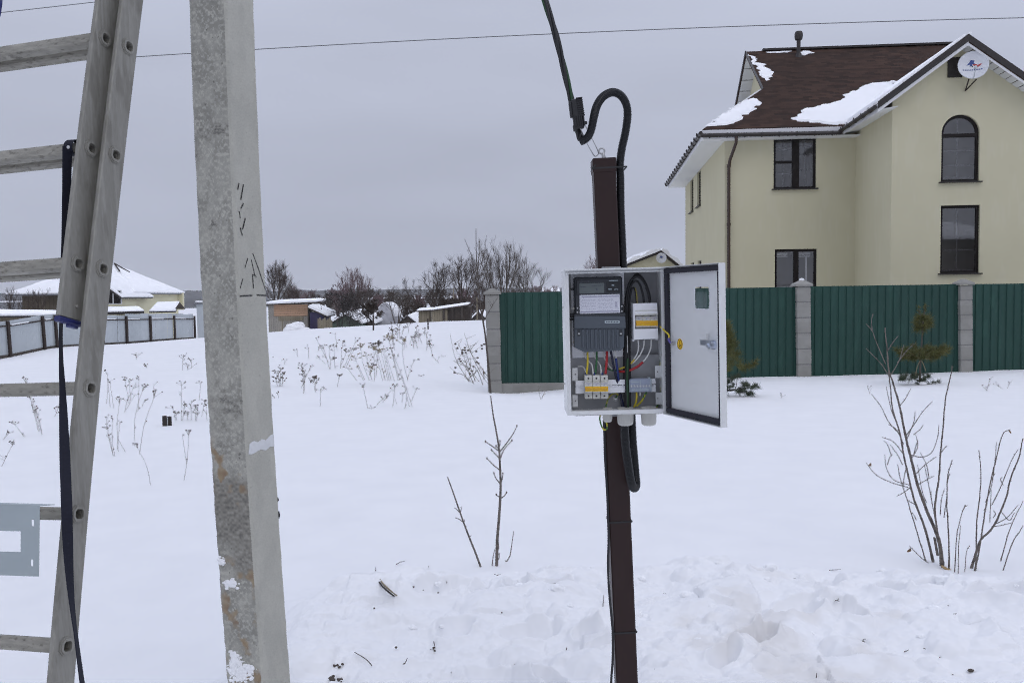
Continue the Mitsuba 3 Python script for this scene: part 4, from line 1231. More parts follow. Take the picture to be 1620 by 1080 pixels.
def tree(name, label, cat, px, py_base, py_top, Y, seed, trunks=1, spread=0.6, ratio=0.62, kids=(4, 6), upward=0.25, level=3, mtl=BARK, rmin=0.012, trunk_frac=0.45, splay=0.15, r0=None, group=None, fan=None):
    g = np.random.default_rng(seed)
    rmin, ratio, spread = rmin * 0.5, ratio * 1.15, spread * 1.25
    kids = (max(3, kids[0] - 1), max(3, kids[1] - 1))
    base = at(px, py_base, Y)
    H = (py_base - py_top) * Y / F_PX
    k = thing(name, label, cat, group)
    tk, cr = MB(), MB()
    r0 = r0 or H * 0.018
    for i in range(trunks):
        a = g.uniform(0, 6.28)
        lean = splay * (g.uniform(0.4, 1) if trunks > 1 else 0.25)
        if fan is not None:
            lean, a = 0, 0
        d = unit([math.cos(a) * lean + (fan * (i / max(trunks - 1, 1) - 0.5) * 2 if fan is not None else 0), math.sin(a) * lean, 1])
        L = H * g.uniform(0.85, 1.0)
        b = base + np.array([math.cos(a), math.sin(a), 0]) * (0.02 * H if trunks > 1 else 0) - EZ * 0.3
        n = 9
        pts, q, dd = [b], b.copy(), d.copy()
        for j in range(n):
            dd = unit(dd + g.normal(0, 0.06, 3) + [0, 0, 0.04])
            q = q + dd * L * 0.86 / n
            pts.append(q.copy())
        pts = np.array(pts)
        rr = np.linspace(r0, max(r0 * 0.22, rmin), n + 1)
        tk.add(*tube(pts, rr, 6, caps=False))
        nb = int(g.integers(7, 10))
        for j in range(nb):
            t = trunk_frac + (1 - trunk_frac) * (j + g.random()) / nb * 0.99
            ii = min(int(t * n), n - 1)
            c = pts[ii] + (pts[ii + 1] - pts[ii]) * (t * n - ii)
            dirn = unit(pts[ii + 1] - pts[ii])
            side = unit(np.cross(dirn, g.normal(0, 1, 3)))
            nd = unit(dirn * 0.8 + side * spread * g.uniform(0.7, 1.4) + [0, 0, upward])
            grow(cr, c, nd, H * ratio * 0.55 * g.uniform(0.7, 1.1) * (1.25 - 0.75 * t), max(r0 * 0.42 * (1.1 - 0.6 * t), rmin), level - 1, g, spread, ratio, kids, upward, rmin)
    put(k, 'trunk', tk, mtl, smooth=True)
    put(k, 'branches', cr, mtl)
    return k


tree('bare_tree', 'dense bare tree with a rounded crown of upright limbs right beside the concrete pole', 'tree', 437, 505, 416, 112, 3, trunks=5, spread=0.55, level=3, kids=(5, 7), upward=0.35, splay=0.22, mtl=BARKB, rmin=0.024, trunk_frac=0.3)
tree('bare_tree', 'smaller bare tree leaning out below the rounded crown left of the hills', 'tree', 462, 500, 446, 116, 31, trunks=3, spread=0.6, kids=(5, 6), mtl=BARKB, rmin=0.022, trunk_frac=0.2)
tree('bare_tree', 'pale reddish far tree rising above the apple tree', 'tree', 560, 500, 424, 190, 5, trunks=5, spread=0.5, level=3, kids=(5, 7), upward=0.4, mtl=BARKP, rmin=0.032, splay=0.28, trunk_frac=0.25)
tree('apple_tree', 'dark crooked apple tree in front of the green hut', 'tree', 539, 521, 452, 74, 8, trunks=2, spread=0.9, level=3, kids=(5, 7), upward=0.06, mtl=BARKD, rmin=0.034, trunk_frac=0.25, ratio=0.68, splay=0.3)
tree('apple_tree', 'leaning dark apple tree left of the brown round bush', 'tree', 553, 519, 470, 76, 9, trunks=1, spread=0.9, level=3, kids=(5, 7), upward=0.05, mtl=BARKD, rmin=0.034, trunk_frac=0.25, ratio=0.75, splay=1.2)
tree('round_bush', 'brown ball shaped bare tree beside the hothouse', 'tree', 587, 515, 466, 76, 10, trunks=3, spread=0.75, level=3, kids=(8, 10), upward=0.1, mtl=BARKB, rmin=0.036, trunk_frac=0.35, splay=0.35, ratio=0.52)
tree('bare_tree', 'thin bare tree between the hothouse and the dark low hut', 'tree', 628, 512, 448, 82, 11, trunks=3, spread=0.6, kids=(4, 6), upward=0.25, mtl=BARK, rmin=0.015, splay=0.3)
tree('bare_tree', 'broad tall bare tree at the centre of the skyline', 'tree', 683, 500, 411, 92, 12, trunks=3, spread=0.65, level=3, kids=(5, 7), upward=0.22, mtl=BARKB, rmin=0.018, splay=0.42, trunk_frac=0.3)
tree('bare_tree', 'bare tree with short upward limbs left of the broad skyline tree', 'tree', 655, 500, 438, 95, 121, trunks=2, spread=0.65, level=3, kids=(5, 6), mtl=BARKB, rmin=0.018, splay=0.35, trunk_frac=0.25)
tree('bare_tree', 'tall bare tree with a rounded top left of the slender sapling', 'tree', 729, 500, 403, 90, 13, trunks=3, spread=0.65, level=3, kids=(6, 8), upward=0.2, mtl=BARKB, rmin=0.018, splay=0.25, trunk_frac=0.3)
tree('bare_tree', 'twiggy bare tree between the rounded tree and the end pillar', 'tree', 760, 500, 425, 80, 131, trunks=4, spread=0.6, level=3, kids=(5, 7), upward=0.2, mtl=BARKB, rmin=0.015, splay=0.3, trunk_frac=0.25)
tree('bare_tree', 'bare tree with many upright limbs behind the end pillar of the green fence', 'tree', 793, 500, 378, 58, 14, trunks=6, spread=0.38, level=3, kids=(4, 6), upward=0.45, mtl=BARK, rmin=0.010, fan=0.24, trunk_frac=0.3, r0=0.07)
tree('bare_tree', 'thin pole-like bare tree above the left end of the green fence', 'tree', 827, 500, 392, 60, 15, trunks=2, spread=0.3, level=2, kids=(4, 6), upward=0.5, mtl=BARK, rmin=0.010, fan=0.05, trunk_frac=0.3, r0=0.05)
tree('bare_tree', 'spreading bare tree left of the meter cabinet above the fence', 'tree', 836, 500, 404, 62, 16, trunks=4, spread=0.5, level=3, kids=(4, 6), upward=0.3, mtl=BARK, rmin=0.011, fan=0.42, trunk_frac=0.25, r0=0.06)
tree('bare_tree', 'pale bare tree top peeping out beside the brown post', 'tree', 937, 470, 398, 70, 17, trunks=2, spread=0.5, level=3, kids=(4, 6), upward=0.3, mtl=BARKP, rmin=0.012, splay=0.3, trunk_frac=0.25)
# low thickets: each clump of brush in front of the hills
for i, (px, top, Yb, lab) in enumerate([(643, 466, 96, 'low dark thicket below the broad skyline tree, first from the left'), (668, 470, 94, 'low dark thicket straight below the broad skyline tree'), (705, 462, 93, 'low thicket below the rounded top tree'),
                                        (738, 458, 92, 'reddish thicket left of the end pillar'), (768, 462, 88, 'twiggy thicket directly behind the end pillar'), (845, 452, 64, 'strip of brush showing over the green fence left end'),
                                        (480, 482, 100, 'low brush right of the plank shed roof'), (870, 456, 66, 'brush showing over the fence beside the meter cabinet')]):
    tree('thicket', lab, 'bush', px, 512 if px < 800 else 490, top, Yb, 40 + i, trunks=7, spread=0.7, level=3, kids=(4, 6), upward=0.2, mtl=BARKB, rmin=0.026 if Yb > 70 else 0.015, splay=0.7, trunk_frac=0.1, ratio=0.6)
gt = np.random.default_rng(91)
for i, px in enumerate((478, 497, 515, 534, 566, 583, 604, 622, 640, 664, 693, 712, 744, 776, 808, 858)):
    tree('far_tree', 'hazy bare tree in the far band behind the sheds and the fence end', 'tree', px, 498, gt.uniform(446, 466), gt.uniform(135, 210), 500 + i, trunks=5, spread=0.6, level=3, kids=(5, 6), upward=0.25, mtl=BARKP if i % 3 == 0 else BARKB, rmin=0.05, splay=0.5, trunk_frac=0.15, group='hazy far trees behind the sheds')
for i, px in enumerate((14, 40, 66)):
    tree('thicket', ['bare bush in front of the brown boarded wall, leftmost', 'bare bush in front of the brown boarded wall, middle one', 'bare bush in front of the brown boarded wall, nearest the ladder'][i], 'bush', px, 500, 446 + 6 * (i % 2), 74, 60 + i, trunks=4, spread=0.5, level=2, kids=(4, 6), upward=0.35, mtl=BARKB, rmin=0.013, splay=0.35, trunk_frac=0.15)


def stick(pts3, r0, r1, sides=6, n=24, jit=0.0, g=None):
    p = spline(pts3, n)
    if jit and g is not None:
        p = p + g.normal(0, jit, p.shape) * np.linspace(0.2, 1, len(p))[:, None]
    return tube(p, np.linspace(r0, r1, len(p)), sides)


# slender sapling and brush at the pillar
def pillar_sapling():
    g = np.random.default_rng(3)
    Y = 19.2
    k = thing('sapling', 'slender leaning sapling with long straight shoots in front of the end pillar', 'sapling')
    stem = [at(776, 622, Y), at(772, 572, Y), at(767, 525, Y), at(761, 490, Y), at(756, 440, Y), at(753.5, 400, Y), at(753, 362, Y)]
    put(k, 'stem', MB().add(*stick(stem, 0.028, 0.006, n=40)), BARK, smooth=True)
    m = MB()
    for a, b, c in [((756, 442), (747, 408), (735, 378)), ((756, 436), (765, 405), (770, 372)), ((756, 428), (758, 400), (758.5, 378)), ((757, 440), (768, 420), (778, 392)), ((757, 455), (772, 430), (783, 412)),
                    ((762, 495), (750, 470), (738, 452)), ((764, 510), (778, 485), (788, 470)), ((756, 452), (742, 432), (733, 420))]:
        m.add(*stick([at(*a, Y), at(*b, Y + g.normal(0, 0.15)), at(*c, Y + g.normal(0, 0.3))], 0.011, 0.004, 4, 10))
        for _ in range(3):
            t = g.uniform(0.3, 0.8)
            s = np.array(a) * (1 - t) + np.array(c) * t
            e = s + np.array([g.uniform(-9, 9), -g.uniform(6, 16)])
            m.add(*stick([at(*s, Y), at(*e, Y + g.normal(0, 0.2))], 0.005, 0.003, 3, 4))
    put(k, 'branches', m, BARK)
    k = thing('brush', 'tangle of thin bare shoots in the snow just left of the end pillar', 'bush')
    m = MB()
    for a, b in [((742, 600), (712, 528)), ((748, 602), (724, 540)), ((752, 600), (738, 560)), ((758, 600), (716, 570)), ((766, 596), (734, 526)), ((750, 604), (730, 570)), ((770, 590), (735, 543)), ((764, 605), (742, 575)), ((740, 598), (762, 580)), ((764, 580), (772, 606)), ((745, 600), (720, 590))]:
        p0, p1 = at(*a, 18.9), at(*b, 18.9 + g.normal(0, 0.4))
        p0[2] -= 0.05
        m.add(*stick([p0, (p0 + p1) / 2 + g.normal(0, 0.04, 3), p1], 0.009, 0.004, 4, 10))
        for _ in range(4):
            t = g.uniform(0.3, 0.95)
            s = p0 + (p1 - p0) * t
            m.add(*stick([s, s + np.array([g.uniform(-0.25, 0.25), g.uniform(-0.2, 0.2), g.uniform(0.05, 0.25)])], 0.005, 0.003, 3, 4))
    put(k, 'shoots', m, WEED)
    m = MB()
    for _ in range(26):
        c = at(g.uniform(716, 768), g.uniform(540, 592), 18.9 + g.normal(0, 0.3))
        m.add(*blob(c, (0.03, 0.03, 0.022), 0, 0.3, 3, 1))
    put(k, 'seed_head', m, WEEDH)


pillar_sapling()


# foreground saplings
def fore_sapling():
    Y = ground_at(783, 895)[1]
    g = np.random.default_rng(2)
    z2 = lambda x, y: (690 + x / 3.4833, 600 + y / 3.4833)
    k = thing('sapling', 'bare young sapling with paired side twigs standing in the snow at centre', 'sapling')
    P = lambda x, y, dy=0.0: at(*z2(x, y), Y + dy)
    p0 = P(332, 1032); p0[2] = gz(p0[0], p0[1])[0] - 0.06
    put(k, 'stem', MB().add(*stick([p0, P(336, 900), P(348, 740), P(355, 600), P(352, 480), P(346, 380), P(330, 280), P(315, 200), P(300, 90)], 0.0095, 0.0032, 8, 60)), SHRUB, smooth=True)
    m = MB()
    for i, q in enumerate([[(352, 398), (400, 335), (430, 290), (445, 255)], [(356, 430), (375, 385), (418, 335)], [(340, 390), (310, 368), (272, 342)], [(350, 435), (325, 410), (305, 388)], [(352, 500), (315, 470), (280, 434)],
                           [(354, 575), (330, 545), (318, 515)], [(356, 575), (364, 545), (368, 517)], [(354, 655), (376, 640), (388, 622)], [(354, 650), (342, 643), (332, 634)], [(346, 375), (352, 355), (352, 340)], [(345, 380), (334, 372), (330, 366)],
                           [(336, 940), (345, 930), (343, 905)], [(332, 1000), (346, 985), (347, 962)]]):
        pts = [P(*z, (j * 0.02 * (1 if i % 2 else -1))) for j, z in enumerate(q)]
        m.add(*stick(pts, 0.0040, 0.0022, 5, 14))
        m.add(*blob(pts[-1], (0.0045, 0.0045, 0.008), 1, 0.1))
    put(k, 'twig', m, SHRUB)
    k = thing('sapling', 'thin bare shoot leaning left beside the central sapling', 'sapling')
    p0 = P(263, 1045, -0.03); p0[2] = gz(p0[0], p0[1])[0] - 0.05
    put(k, 'stem', MB().add(*stick([p0, P(215, 950), P(175, 850), P(140, 755), P(100, 640), P(75, 570), P(62, 536)], 0.0065, 0.0028, 7, 40)), SHRUB, smooth=True)
    m = MB()
    for q in [[(132, 735), (118, 720), (100, 705)], [(134, 730), (138, 715), (137, 700)], [(148, 785), (128, 770), (105, 760)], [(150, 785), (156, 778), (158, 772)], [(180, 870), (190, 862), (193, 858)], [(160, 820), (164, 812), (165, 806)]]:
        m.add(*stick([P(*z, 0.01 * j) for j, z in enumerate(q)], 0.0032, 0.002, 5, 8))
    put(k, 'twig', m, SHRUB)
    for q, lab in (([(308, 1040), (312, 990), (322, 935)], 'short bare twig at the foot of the central sapling'), ([(388, 1003), (407, 968), (418, 900), (427, 835)], 'short bare shoot right of the central sapling')):
        pts = [P(*z) for z in q]
        m = MB().add(*stick(pts, 0.0036, 0.002, 5, 14))
        if len(q) == 4:
            m.add(*stick([P(400, 985), P(407, 972), P(410, 966)], 0.003, 0.002, 4, 5)).add(*stick([P(388, 1003), P(382, 998), P(380, 994)], 0.003, 0.002, 4, 5))
        solo('shoot', lab, 'twig', m, SHRUB)


fore_sapling()


def leaf_mesh(c, L, W, g, curl=0.5):
    a, b = unit(g.normal(0, 1, 3)), g.normal(0, 1, 3)
    b = unit(np.cross(a, b)); n = np.cross(a, b)
    v, f = [], []
    N = 7
    for i in range(N):
        t = i / (N - 1)
        w = W * math.sin(math.pi * min(1, t * 0.95 + 0.03)) ** 0.8
        for s in (-1, 0, 1):
            v.append(c + a * (t * L) + b * s * w / 2 + n * (curl * abs(s) * w * 0.5 + curl * L * 0.25 * t * t))
    for i in range(N - 1):
        for s in (0, 1):
            f.append([i * 3 + s, i * 3 + s + 1, i * 3 + s + 4, i * 3 + s + 3])
    top = np.array(v)
    m = MB().add(top, f).add(top - n * 0.0008, np.array(f)[:, ::-1])
    return m.mesh()


def big_shrub():
    g = np.random.default_rng(12)
    S = 2.512
    zz = lambda x, y: (1370 + x / S, 480 + y / S)
    Y = ground_at(1490, 895)[1]
    def P(x, y, dy=0.0):
        return at(*zz(x, y), Y + dy)
    k = thing('shrub', 'bare many stemmed shrub with a few curled leaves at right', 'shrub')
    def root(x, y, dy):
        p = P(x, y, dy); p[2] = gz(p[0], p[1])[0] - 0.05
        return p
    def stem(pts, r0, r1, dys, n=60, nodes=True):
        q = [root(*pts[0], dys[0])] + [P(*z, dys[0] + (dys[1] - dys[0]) * (i + 1) / len(pts)) for i, z in enumerate(pts[1:])]
        c = spline(q, n)
        c = c + np.cumsum(g.normal(0, 0.0007, c.shape), 0) * np.array([1, 1, 0.3])
        rr = np.linspace(r0, r1, n) * np.interp(np.linspace(0, 1, n), [0, 0.15, 1], [0.9, 0.7, 0.68])
        rr = rr * (1 + 0.16 * (np.arange(n) % 6 == 3))
        m = MB().add(*tube(c, rr, 8))
        for i in range(8, n - 1, 3):
            d = unit(c[i + 1] - c[i])
            s = unit(np.cross(d, g.normal(0, 1, 3)))
            m.add(*tube([c[i], c[i] + (d * 0.9 + s * 0.7) * (0.006 + 0.004 * g.random())], [max(rr[i] * 0.55, 0.0018), 0.0012], 4))
        put(k, 'stem', m, SHRUB, smooth=35)
        return c
    A = stem([(306, 1035), (290, 940), (240, 820), (205, 720), (178, 620), (152, 520), (130, 410), (105, 320), (85, 260), (78, 160), (72, 95)], 0.0150, 0.0042, (0, 0.05), 90)
    B = stem([(276, 1025), (240, 910), (190, 770), (172, 690), (150, 600), (135, 520), (108, 420), (98, 330), (92, 270)], 0.0100, 0.0045, (0.08, 0.1), 70)
    Cc = stem([(310, 1015), (284, 900), (275, 800), (288, 700), (295, 590), (304, 480), (315, 370), (332, 290), (340, 245)], 0.0090, 0.0035, (-0.04, -0.12), 80)
    D = stem([(331, 1008), (325, 900), (318, 800), (322, 700), (330, 660), (345, 622)], 0.0062, 0.003, (-0.08, -0.05), 50)
    E_ = stem([(248, 1035), (215, 950), (180, 830), (160, 760), (140, 690), (130, 640)], 0.0055, 0.003, (0.1, 0.2), 50)
    G = stem([(411, 1020), (450, 950), (500, 890), (550, 790), (580, 690), (610, 610), (628, 535)], 0.0098, 0.0040, (-0.05, -0.12), 70)
    Hh = stem([(425, 1053), (455, 940), (475, 800), (500, 680), (518, 610), (540, 520), (570, 500)], 0.0062, 0.003, (-0.12, -0.05), 60)
    stem([(436, 985), (442, 870), (452, 760), (455, 660), (447, 580)], 0.0058, 0.003, (-0.1, 0.0), 50)
    stem([(526, 995), (565, 910), (585, 850), (615, 785)], 0.0045, 0.0025, (0.1, 0.1), 34)
    stem([(535, 1022), (580, 960), (628, 882)], 0.0048, 0.003, (-0.1, -0.1), 30)
    stem([(352, 1015), (362, 930), (375, 870), (390, 815), (400, 800)], 0.004, 0.0024, (-0.14, -0.14), 30)
    stem([(368, 1050), (372, 960), (380, 880)], 0.0036, 0.0024, (-0.18, -0.16), 24)
    stem([(390, 1018), (400, 985), (410, 962)], 0.0032, 0.002, (-0.15, -0.15), 14)
    for (a, b, c_, d_) in [((230, 770), (215, 830), (265, 860), (0, 0)), ((262, 850), (240, 690), (225, 620), (0, 0)), ((300, 900), (310, 800), (320, 750), (0, 0))]:
        pass
    m = MB()
    twigs = [[(205, 720), (240, 700), (270, 685)], [(178, 600), (220, 610), (262, 590), (285, 530), (290, 480)], [(195, 680), (235, 640), (280, 608)], [(155, 530), (185, 490), (225, 430), (265, 388)], [(130, 410), (155, 380), (178, 338)],
             [(178, 620), (205, 570), (198, 520)], [(150, 600), (110, 550), (62, 530)], [(172, 720), (110, 700), (80, 650), (75, 600)], [(168, 730), (100, 710), (40, 680), (0, 632)], [(135, 520), (90, 470), (60, 410), (22, 360)],
             [(92, 290), (60, 240), (0, 178)], [(78, 240), (40, 150), (25, 110), (0, 80)], [(25, 110), (22, 70), (28, 38)], [(95, 290), (130, 230), (150, 165)], [(125, 235), (160, 190), (192, 160)], [(85, 190), (110, 150), (128, 130)],
             [(150, 560), (120, 500), (90, 480)], [(120, 470), (100, 420), (80, 330)], [(160, 545), (190, 470), (195, 428)], [(190, 520), (215, 500), (228, 482)], [(250, 690), (240, 640), (215, 590)], [(265, 800), (245, 700), (232, 640)],
             [(240, 790), (222, 740), (205, 640)], [(275, 850), (262, 790), (258, 740)], [(295, 840), (300, 780), (312, 735)], [(310, 850), (318, 790), (325, 730)], [(322, 720), (328, 690), (333, 675)], [(300, 590), (312, 575), (322, 565)],
             [(145, 640), (125, 600), (95, 560)], [(160, 650), (150, 700), (148, 730)], [(176, 730), (150, 750), (122, 765)], [(200, 800), (180, 790), (165, 780)], [(100, 600), (85, 560), (70, 545)], [(85, 640), (95, 610), (105, 600)],
             [(190, 600), (200, 560), (206, 545)], [(200, 860), (190, 840), (180, 830)], [(500, 800), (530, 740), (555, 680), (580, 620), (605, 578)], [(492, 870), (495, 800), (498, 740)], [(505, 885), (540, 880), (580, 870)], [(515, 875), (560, 850), (605, 800)],
             [(475, 790), (500, 720), (515, 600), (518, 550)], [(500, 700), (508, 680), (512, 676)], [(540, 830), (570, 860), (590, 830)], [(505, 850), (515, 835), (505, 820)], [(470, 820), (480, 800), (482, 790)], [(545, 720), (535, 700), (540, 690)], [(248, 1030), (215, 1005), (172, 962)], [(368, 1048), (340, 1058), (305, 1040)]]
    for i, q in enumerate(twigs):
        dy = 0.06 * math.sin(i * 2.4)
        pts = [P(*z, dy + 0.05 * math.sin(i + j)) for j, z in enumerate(q)]
        pts[0] = P(*q[0], 0.03)
        c = spline(pts, 16)
        rr = np.linspace(0.0026, 0.0016, 16) * (1 + 0.3 * (np.arange(16) % 5 == 2))
        m.add(*tube(c, rr, 5))
        for j in range(4, 15, 3):
            s = g.normal(0, 1, 3)
            m.add(*tube([c[j], c[j] + unit(s + [0, 0, 1]) * 0.007], [0.0022, 0.0012], 4))
    put(k, 'twig', m, SHRUB, smooth=35)
    put(k, 'cut_stub', MB().add(*tube([P(285, 1000, -0.03), P(272, 930, -0.02)], [0.008, 0.007], 7)).add(*tube([P(272, 930.5, -0.02), P(271.6, 928, -0.02)], 0.0065, 7)), SHRUB)
    for (x, y, L, W) in [(20, 645, 0.045, 0.020), (396, 806, 0.036, 0.036), (176, 972, 0.042, 0.022), (566, 502, 0.026, 0.012)]:
        lf = leaf_mesh(np.zeros(3), L, W, g, 0.6)
        lf.vertices += P(x, y, -0.02) - lf.vertices[0]
        # droop the blade down to the right as it hangs
        put(k, 'leaf', lf, DEADLEAF, smooth=True)
    put(k, 'bark_strip', MB().add(*tube(spline([P(300, 1040, -0.06), P(318, 1052, -0.08), P(345, 1060, -0.09)], 8), [0.004, 0.007, 0.008, 0.008, 0.007, 0.006, 0.005, 0.003], 5)), CUT)


big_shrub()


# ------------------------------------------------------------------ pine seedlings by the fence
def needle_tuft(m, c, d, L, n, g, wn=0.004):
    d = unit(d)
    for _ in range(n):
        v = unit(d * g.uniform(0.1, 1.0) + g.normal(0, 0.55, 3))
        s = unit(np.cross(v, g.normal(0, 1, 3))) * wn
        l = L * g.uniform(0.7, 1.15)
        o = c + g.normal(0, 0.012, 3)
        m.add([o - s, o + s, o + v * l + s * 0.3, o + v * l - s * 0.3], [[0, 1, 2, 3]])


def pine1():
    g = np.random.default_rng(20)
    S = 7.2
    zz = lambda x, y: (1400 + x / S, 470 + y / S)
    Y = ground_at(1455, 608)[1]
    P = lambda x, y, dy=0.0: at(*zz(x, y), Y + dy)
    k = thing('pine_seedling', 'young pine with two whorls of yellow-green needles before the green fence', 'pine')
    b = P(398, 1000); b[2] -= 0.15
    put(k, 'stem', MB().add(*stick([b, P(400, 850), P(405, 700), P(420, 500), P(432, 300), P(440, 210)], 0.024, 0.008, 7, 20)), BARK, smooth=True)
    for q in (((440, 215), (455, 140), (462, 90)), ((430, 250), (390, 170), (388, 115))):
        put(k, 'leader', MB().add(*stick([P(*z) for z in q], 0.010, 0.006, 5, 6)), BARK, smooth=True)
    m = MB()
    for x, y in [(462, 95), (460, 130), (455, 165), (388, 120), (390, 160)]:
        needle_tuft(m, P(x, y), (0, 0, 1), 0.07, 26, g, 0.0035)
    for _ in range(26):
        a = g.uniform(0, 6.28); r = g.uniform(0.0, 0.13)
        x, y = 430 + 74 * r / 0.13 * math.cos(a), 320 + g.uniform(-85, 55)
        needle_tuft(m, P(x, y, 0.14 * math.sin(a)), (math.cos(a) * 0.8, math.sin(a), 0.5), 0.14, 50, g, 0.004)
    limbs = []
    for (tx, ty, dy) in [(170, 640, 0.1), (250, 600, -0.3), (210, 690, 0.3), (330, 560, 0.4), (600, 680, -0.1), (690, 600, 0.1), (720, 600, -0.05), (660, 570, 0.15), (540, 600, -0.35), (480, 560, 0.4), (400, 620, -0.4), (300, 700, -0.15), (560, 690, 0.25), (440, 690, -0.3), (650, 640, -0.15), (140, 600, -0.05)]:
        a, e = P(405, 690), P(tx, ty, dy)
        limbs.append((a, e))
        for t in np.linspace(0.45, 1.0, 5):
            c = a + (e - a) * t
            needle_tuft(m, c, (e - a) + np.array([0, 0, 0.25]), 0.125, 44, g, 0.004)
    put(k, 'needles', m, NEEDLE)
    mm = MB()
    for a, e in limbs:
        mm.add(*stick([a, (a + e) / 2 + [0, 0, -0.03], e], 0.009, 0.005, 4, 5))
    for q in [((400, 720), (365, 800), (345, 920)), ((415, 720), (440, 770), (465, 840))]:
        mm.add(*stick([P(*z, -0.1) for z in q], 0.010, 0.007, 5, 8))
    put(k, 'branches', mm, STRAW)
    m = MB()
    for _ in range(46):
        x, y = g.uniform(160, 520), g.uniform(870, 990)
        if 250 < x < 300 and y > 940:
            continue
        needle_tuft(m, P(x, y, g.normal(0, 0.2)), (g.normal(), g.normal(), 0.3), 0.085, 30, g, 0.005)
    for x in (540, 580, 610):
        needle_tuft(m, P(x, 965), (1, 0, 0.3), 0.08, 22, g, 0.005)
    put(k, 'low_needles', m, NEEDLEG, label='dull green lowest whorl lying on the snow')
    put(k, 'needle_snow', MB().add(*blob(P(430, 980, -0.2), (0.07, 0.06, 0.03), 2, 0.3)).add(*blob(P(300, 975, -0.2), (0.05, 0.06, 0.02), 2, 0.3)), ROOFSNOW, smooth=True)
    # second, mostly hidden by the cabinet door
    S2 = 6.75
    zz2 = lambda x, y: (1140 + x / S2, 480 + y / S2)
    Y2 = ground_at(1160, 628)[1]
    P2 = lambda x, y, dy=0.0: at(*zz2(x, y), Y2 + dy)
    k = thing('pine_seedling', 'bushy young pine half hidden by the open cabinet door', 'pine')
    b = P2(20, 1000); b[2] -= 0.15
    put(k, 'stem', MB().add(*stick([b, P2(30, 600), P2(50, 220)], 0.025, 0.008, 7, 12)), BARK, smooth=True)
    m = MB()
    for _ in range(190):
        y = g.uniform(220, 720)
        w = 40 + (y - 220) * 0.36
        a = g.uniform(0, 6.28)
        x = 45 + w * math.cos(a) * g.uniform(0.2, 1)
        needle_tuft(m, P2(x, y, math.sin(a) * w * 0.0035), (math.cos(a), math.sin(a), 0.9), 0.12, 24, g, 0.004)
    for x, y in [(380, 610), (350, 640), (310, 660), (270, 670), (240, 690)]:
        needle_tuft(m, P2(x, y), (1, 0, 0.5), 0.10, 26, g, 0.004)
        needle_tuft(m, P2(x - 15, y + 20), (1, 0, 0.5), 0.10, 20, g, 0.004)
    put(k, 'needles', m, NEEDLE)
    m = MB()
    for x, y in [(120, 800), (150, 790), (180, 775), (100, 830), (90, 900), (130, 880), (200, 920), (240, 870), (270, 860), (290, 880), (260, 900), (350, 890), (390, 882), (330, 900), (270, 950), (300, 970), (330, 962), (220, 930), (60, 800), (50, 870), (180, 940), (60, 940), (20, 900), (-20, 850)]:
        for _ in range(3):
            needle_tuft(m, P2(x + g.normal(0, 8), y + g.normal(0, 8), g.normal(0, 0.1)), (g.normal(), g.normal(), 0.4), 0.08, 20, g, 0.005)
    put(k, 'low_needles', m, NEEDLEG)
    mm = MB()
    for e in [(390, 885), (290, 970), (180, 780), (270, 870), (220, 990)]:
        mm.add(*stick([P2(30, 930), P2(150, 920), P2(*e)], 0.009, 0.004, 4, 8))
    put(k, 'branches', mm, BARKD)


pine1()


# ------------------------------------------------------------------ dry weeds
def weed(specs, Y, label, cat, group=None, head=WEEDH, hs=1.0, seed=0):
    """One plant: specs are (foot px, tip px, bend, number of seed clusters at the tip, along stem)."""
    g = np.random.default_rng(seed)
    k = thing('dry_weed', label, cat, group)
    st, hd = MB(), MB()
    for (fx, fy), (tx, ty), bend, heads, side in specs:
        a, e = at(fx, fy, Y), at(tx, ty, Y + g.normal(0, 0.05))
        s = Y / F_PX
        a = a - EZ * 0.04
        mid = (a + e) / 2 + np.array([bend * s, 0, 0])
        c = spline([a, mid, e], 12)
        c = c + g.normal(0, 0.25 * s, c.shape) * np.linspace(0, 1, 12)[:, None]
        r = 0.00042 * Y * 0.6
        st.add(*tube(c, np.linspace(r, r * 0.6, 12), 4))
        for i in range(side):
            t = g.uniform(0.3, 0.9)
            q = c[int(t * 11)]
            q2 = q + np.array([g.uniform(-7, 7) * s, g.normal(0, 3) * s, g.uniform(2, 8) * s])
            st.add(*tube([q, q2], [r * 0.7, r * 0.5], 3))
            if g.random() < 0.8:
                hd.add(*blob(q2, np.array([1.1, 1.1, 0.9]) * s * hs, 1, 0.45, 3, int(g.integers(99))))
        if heads:
            for i in range(heads):
                off = np.array([g.normal(0, 3.2), g.normal(0, 3.0), g.normal(1.0, 1.4)]) * s * hs
                q2 = c[-1] + off
                st.add(*tube([c[-2], q2], [r * 0.6, r * 0.45], 3))
                hd.add(*blob(q2, np.array([1.3, 1.3, 0.75]) * s * hs * g.uniform(0.7, 1.2), 1, 0.5, 3, int(g.integers(99))))
    put(k, 'stem', st, WEED, stuff=True)
    if hd.v:
        put(k, 'seed_head', hd, head)


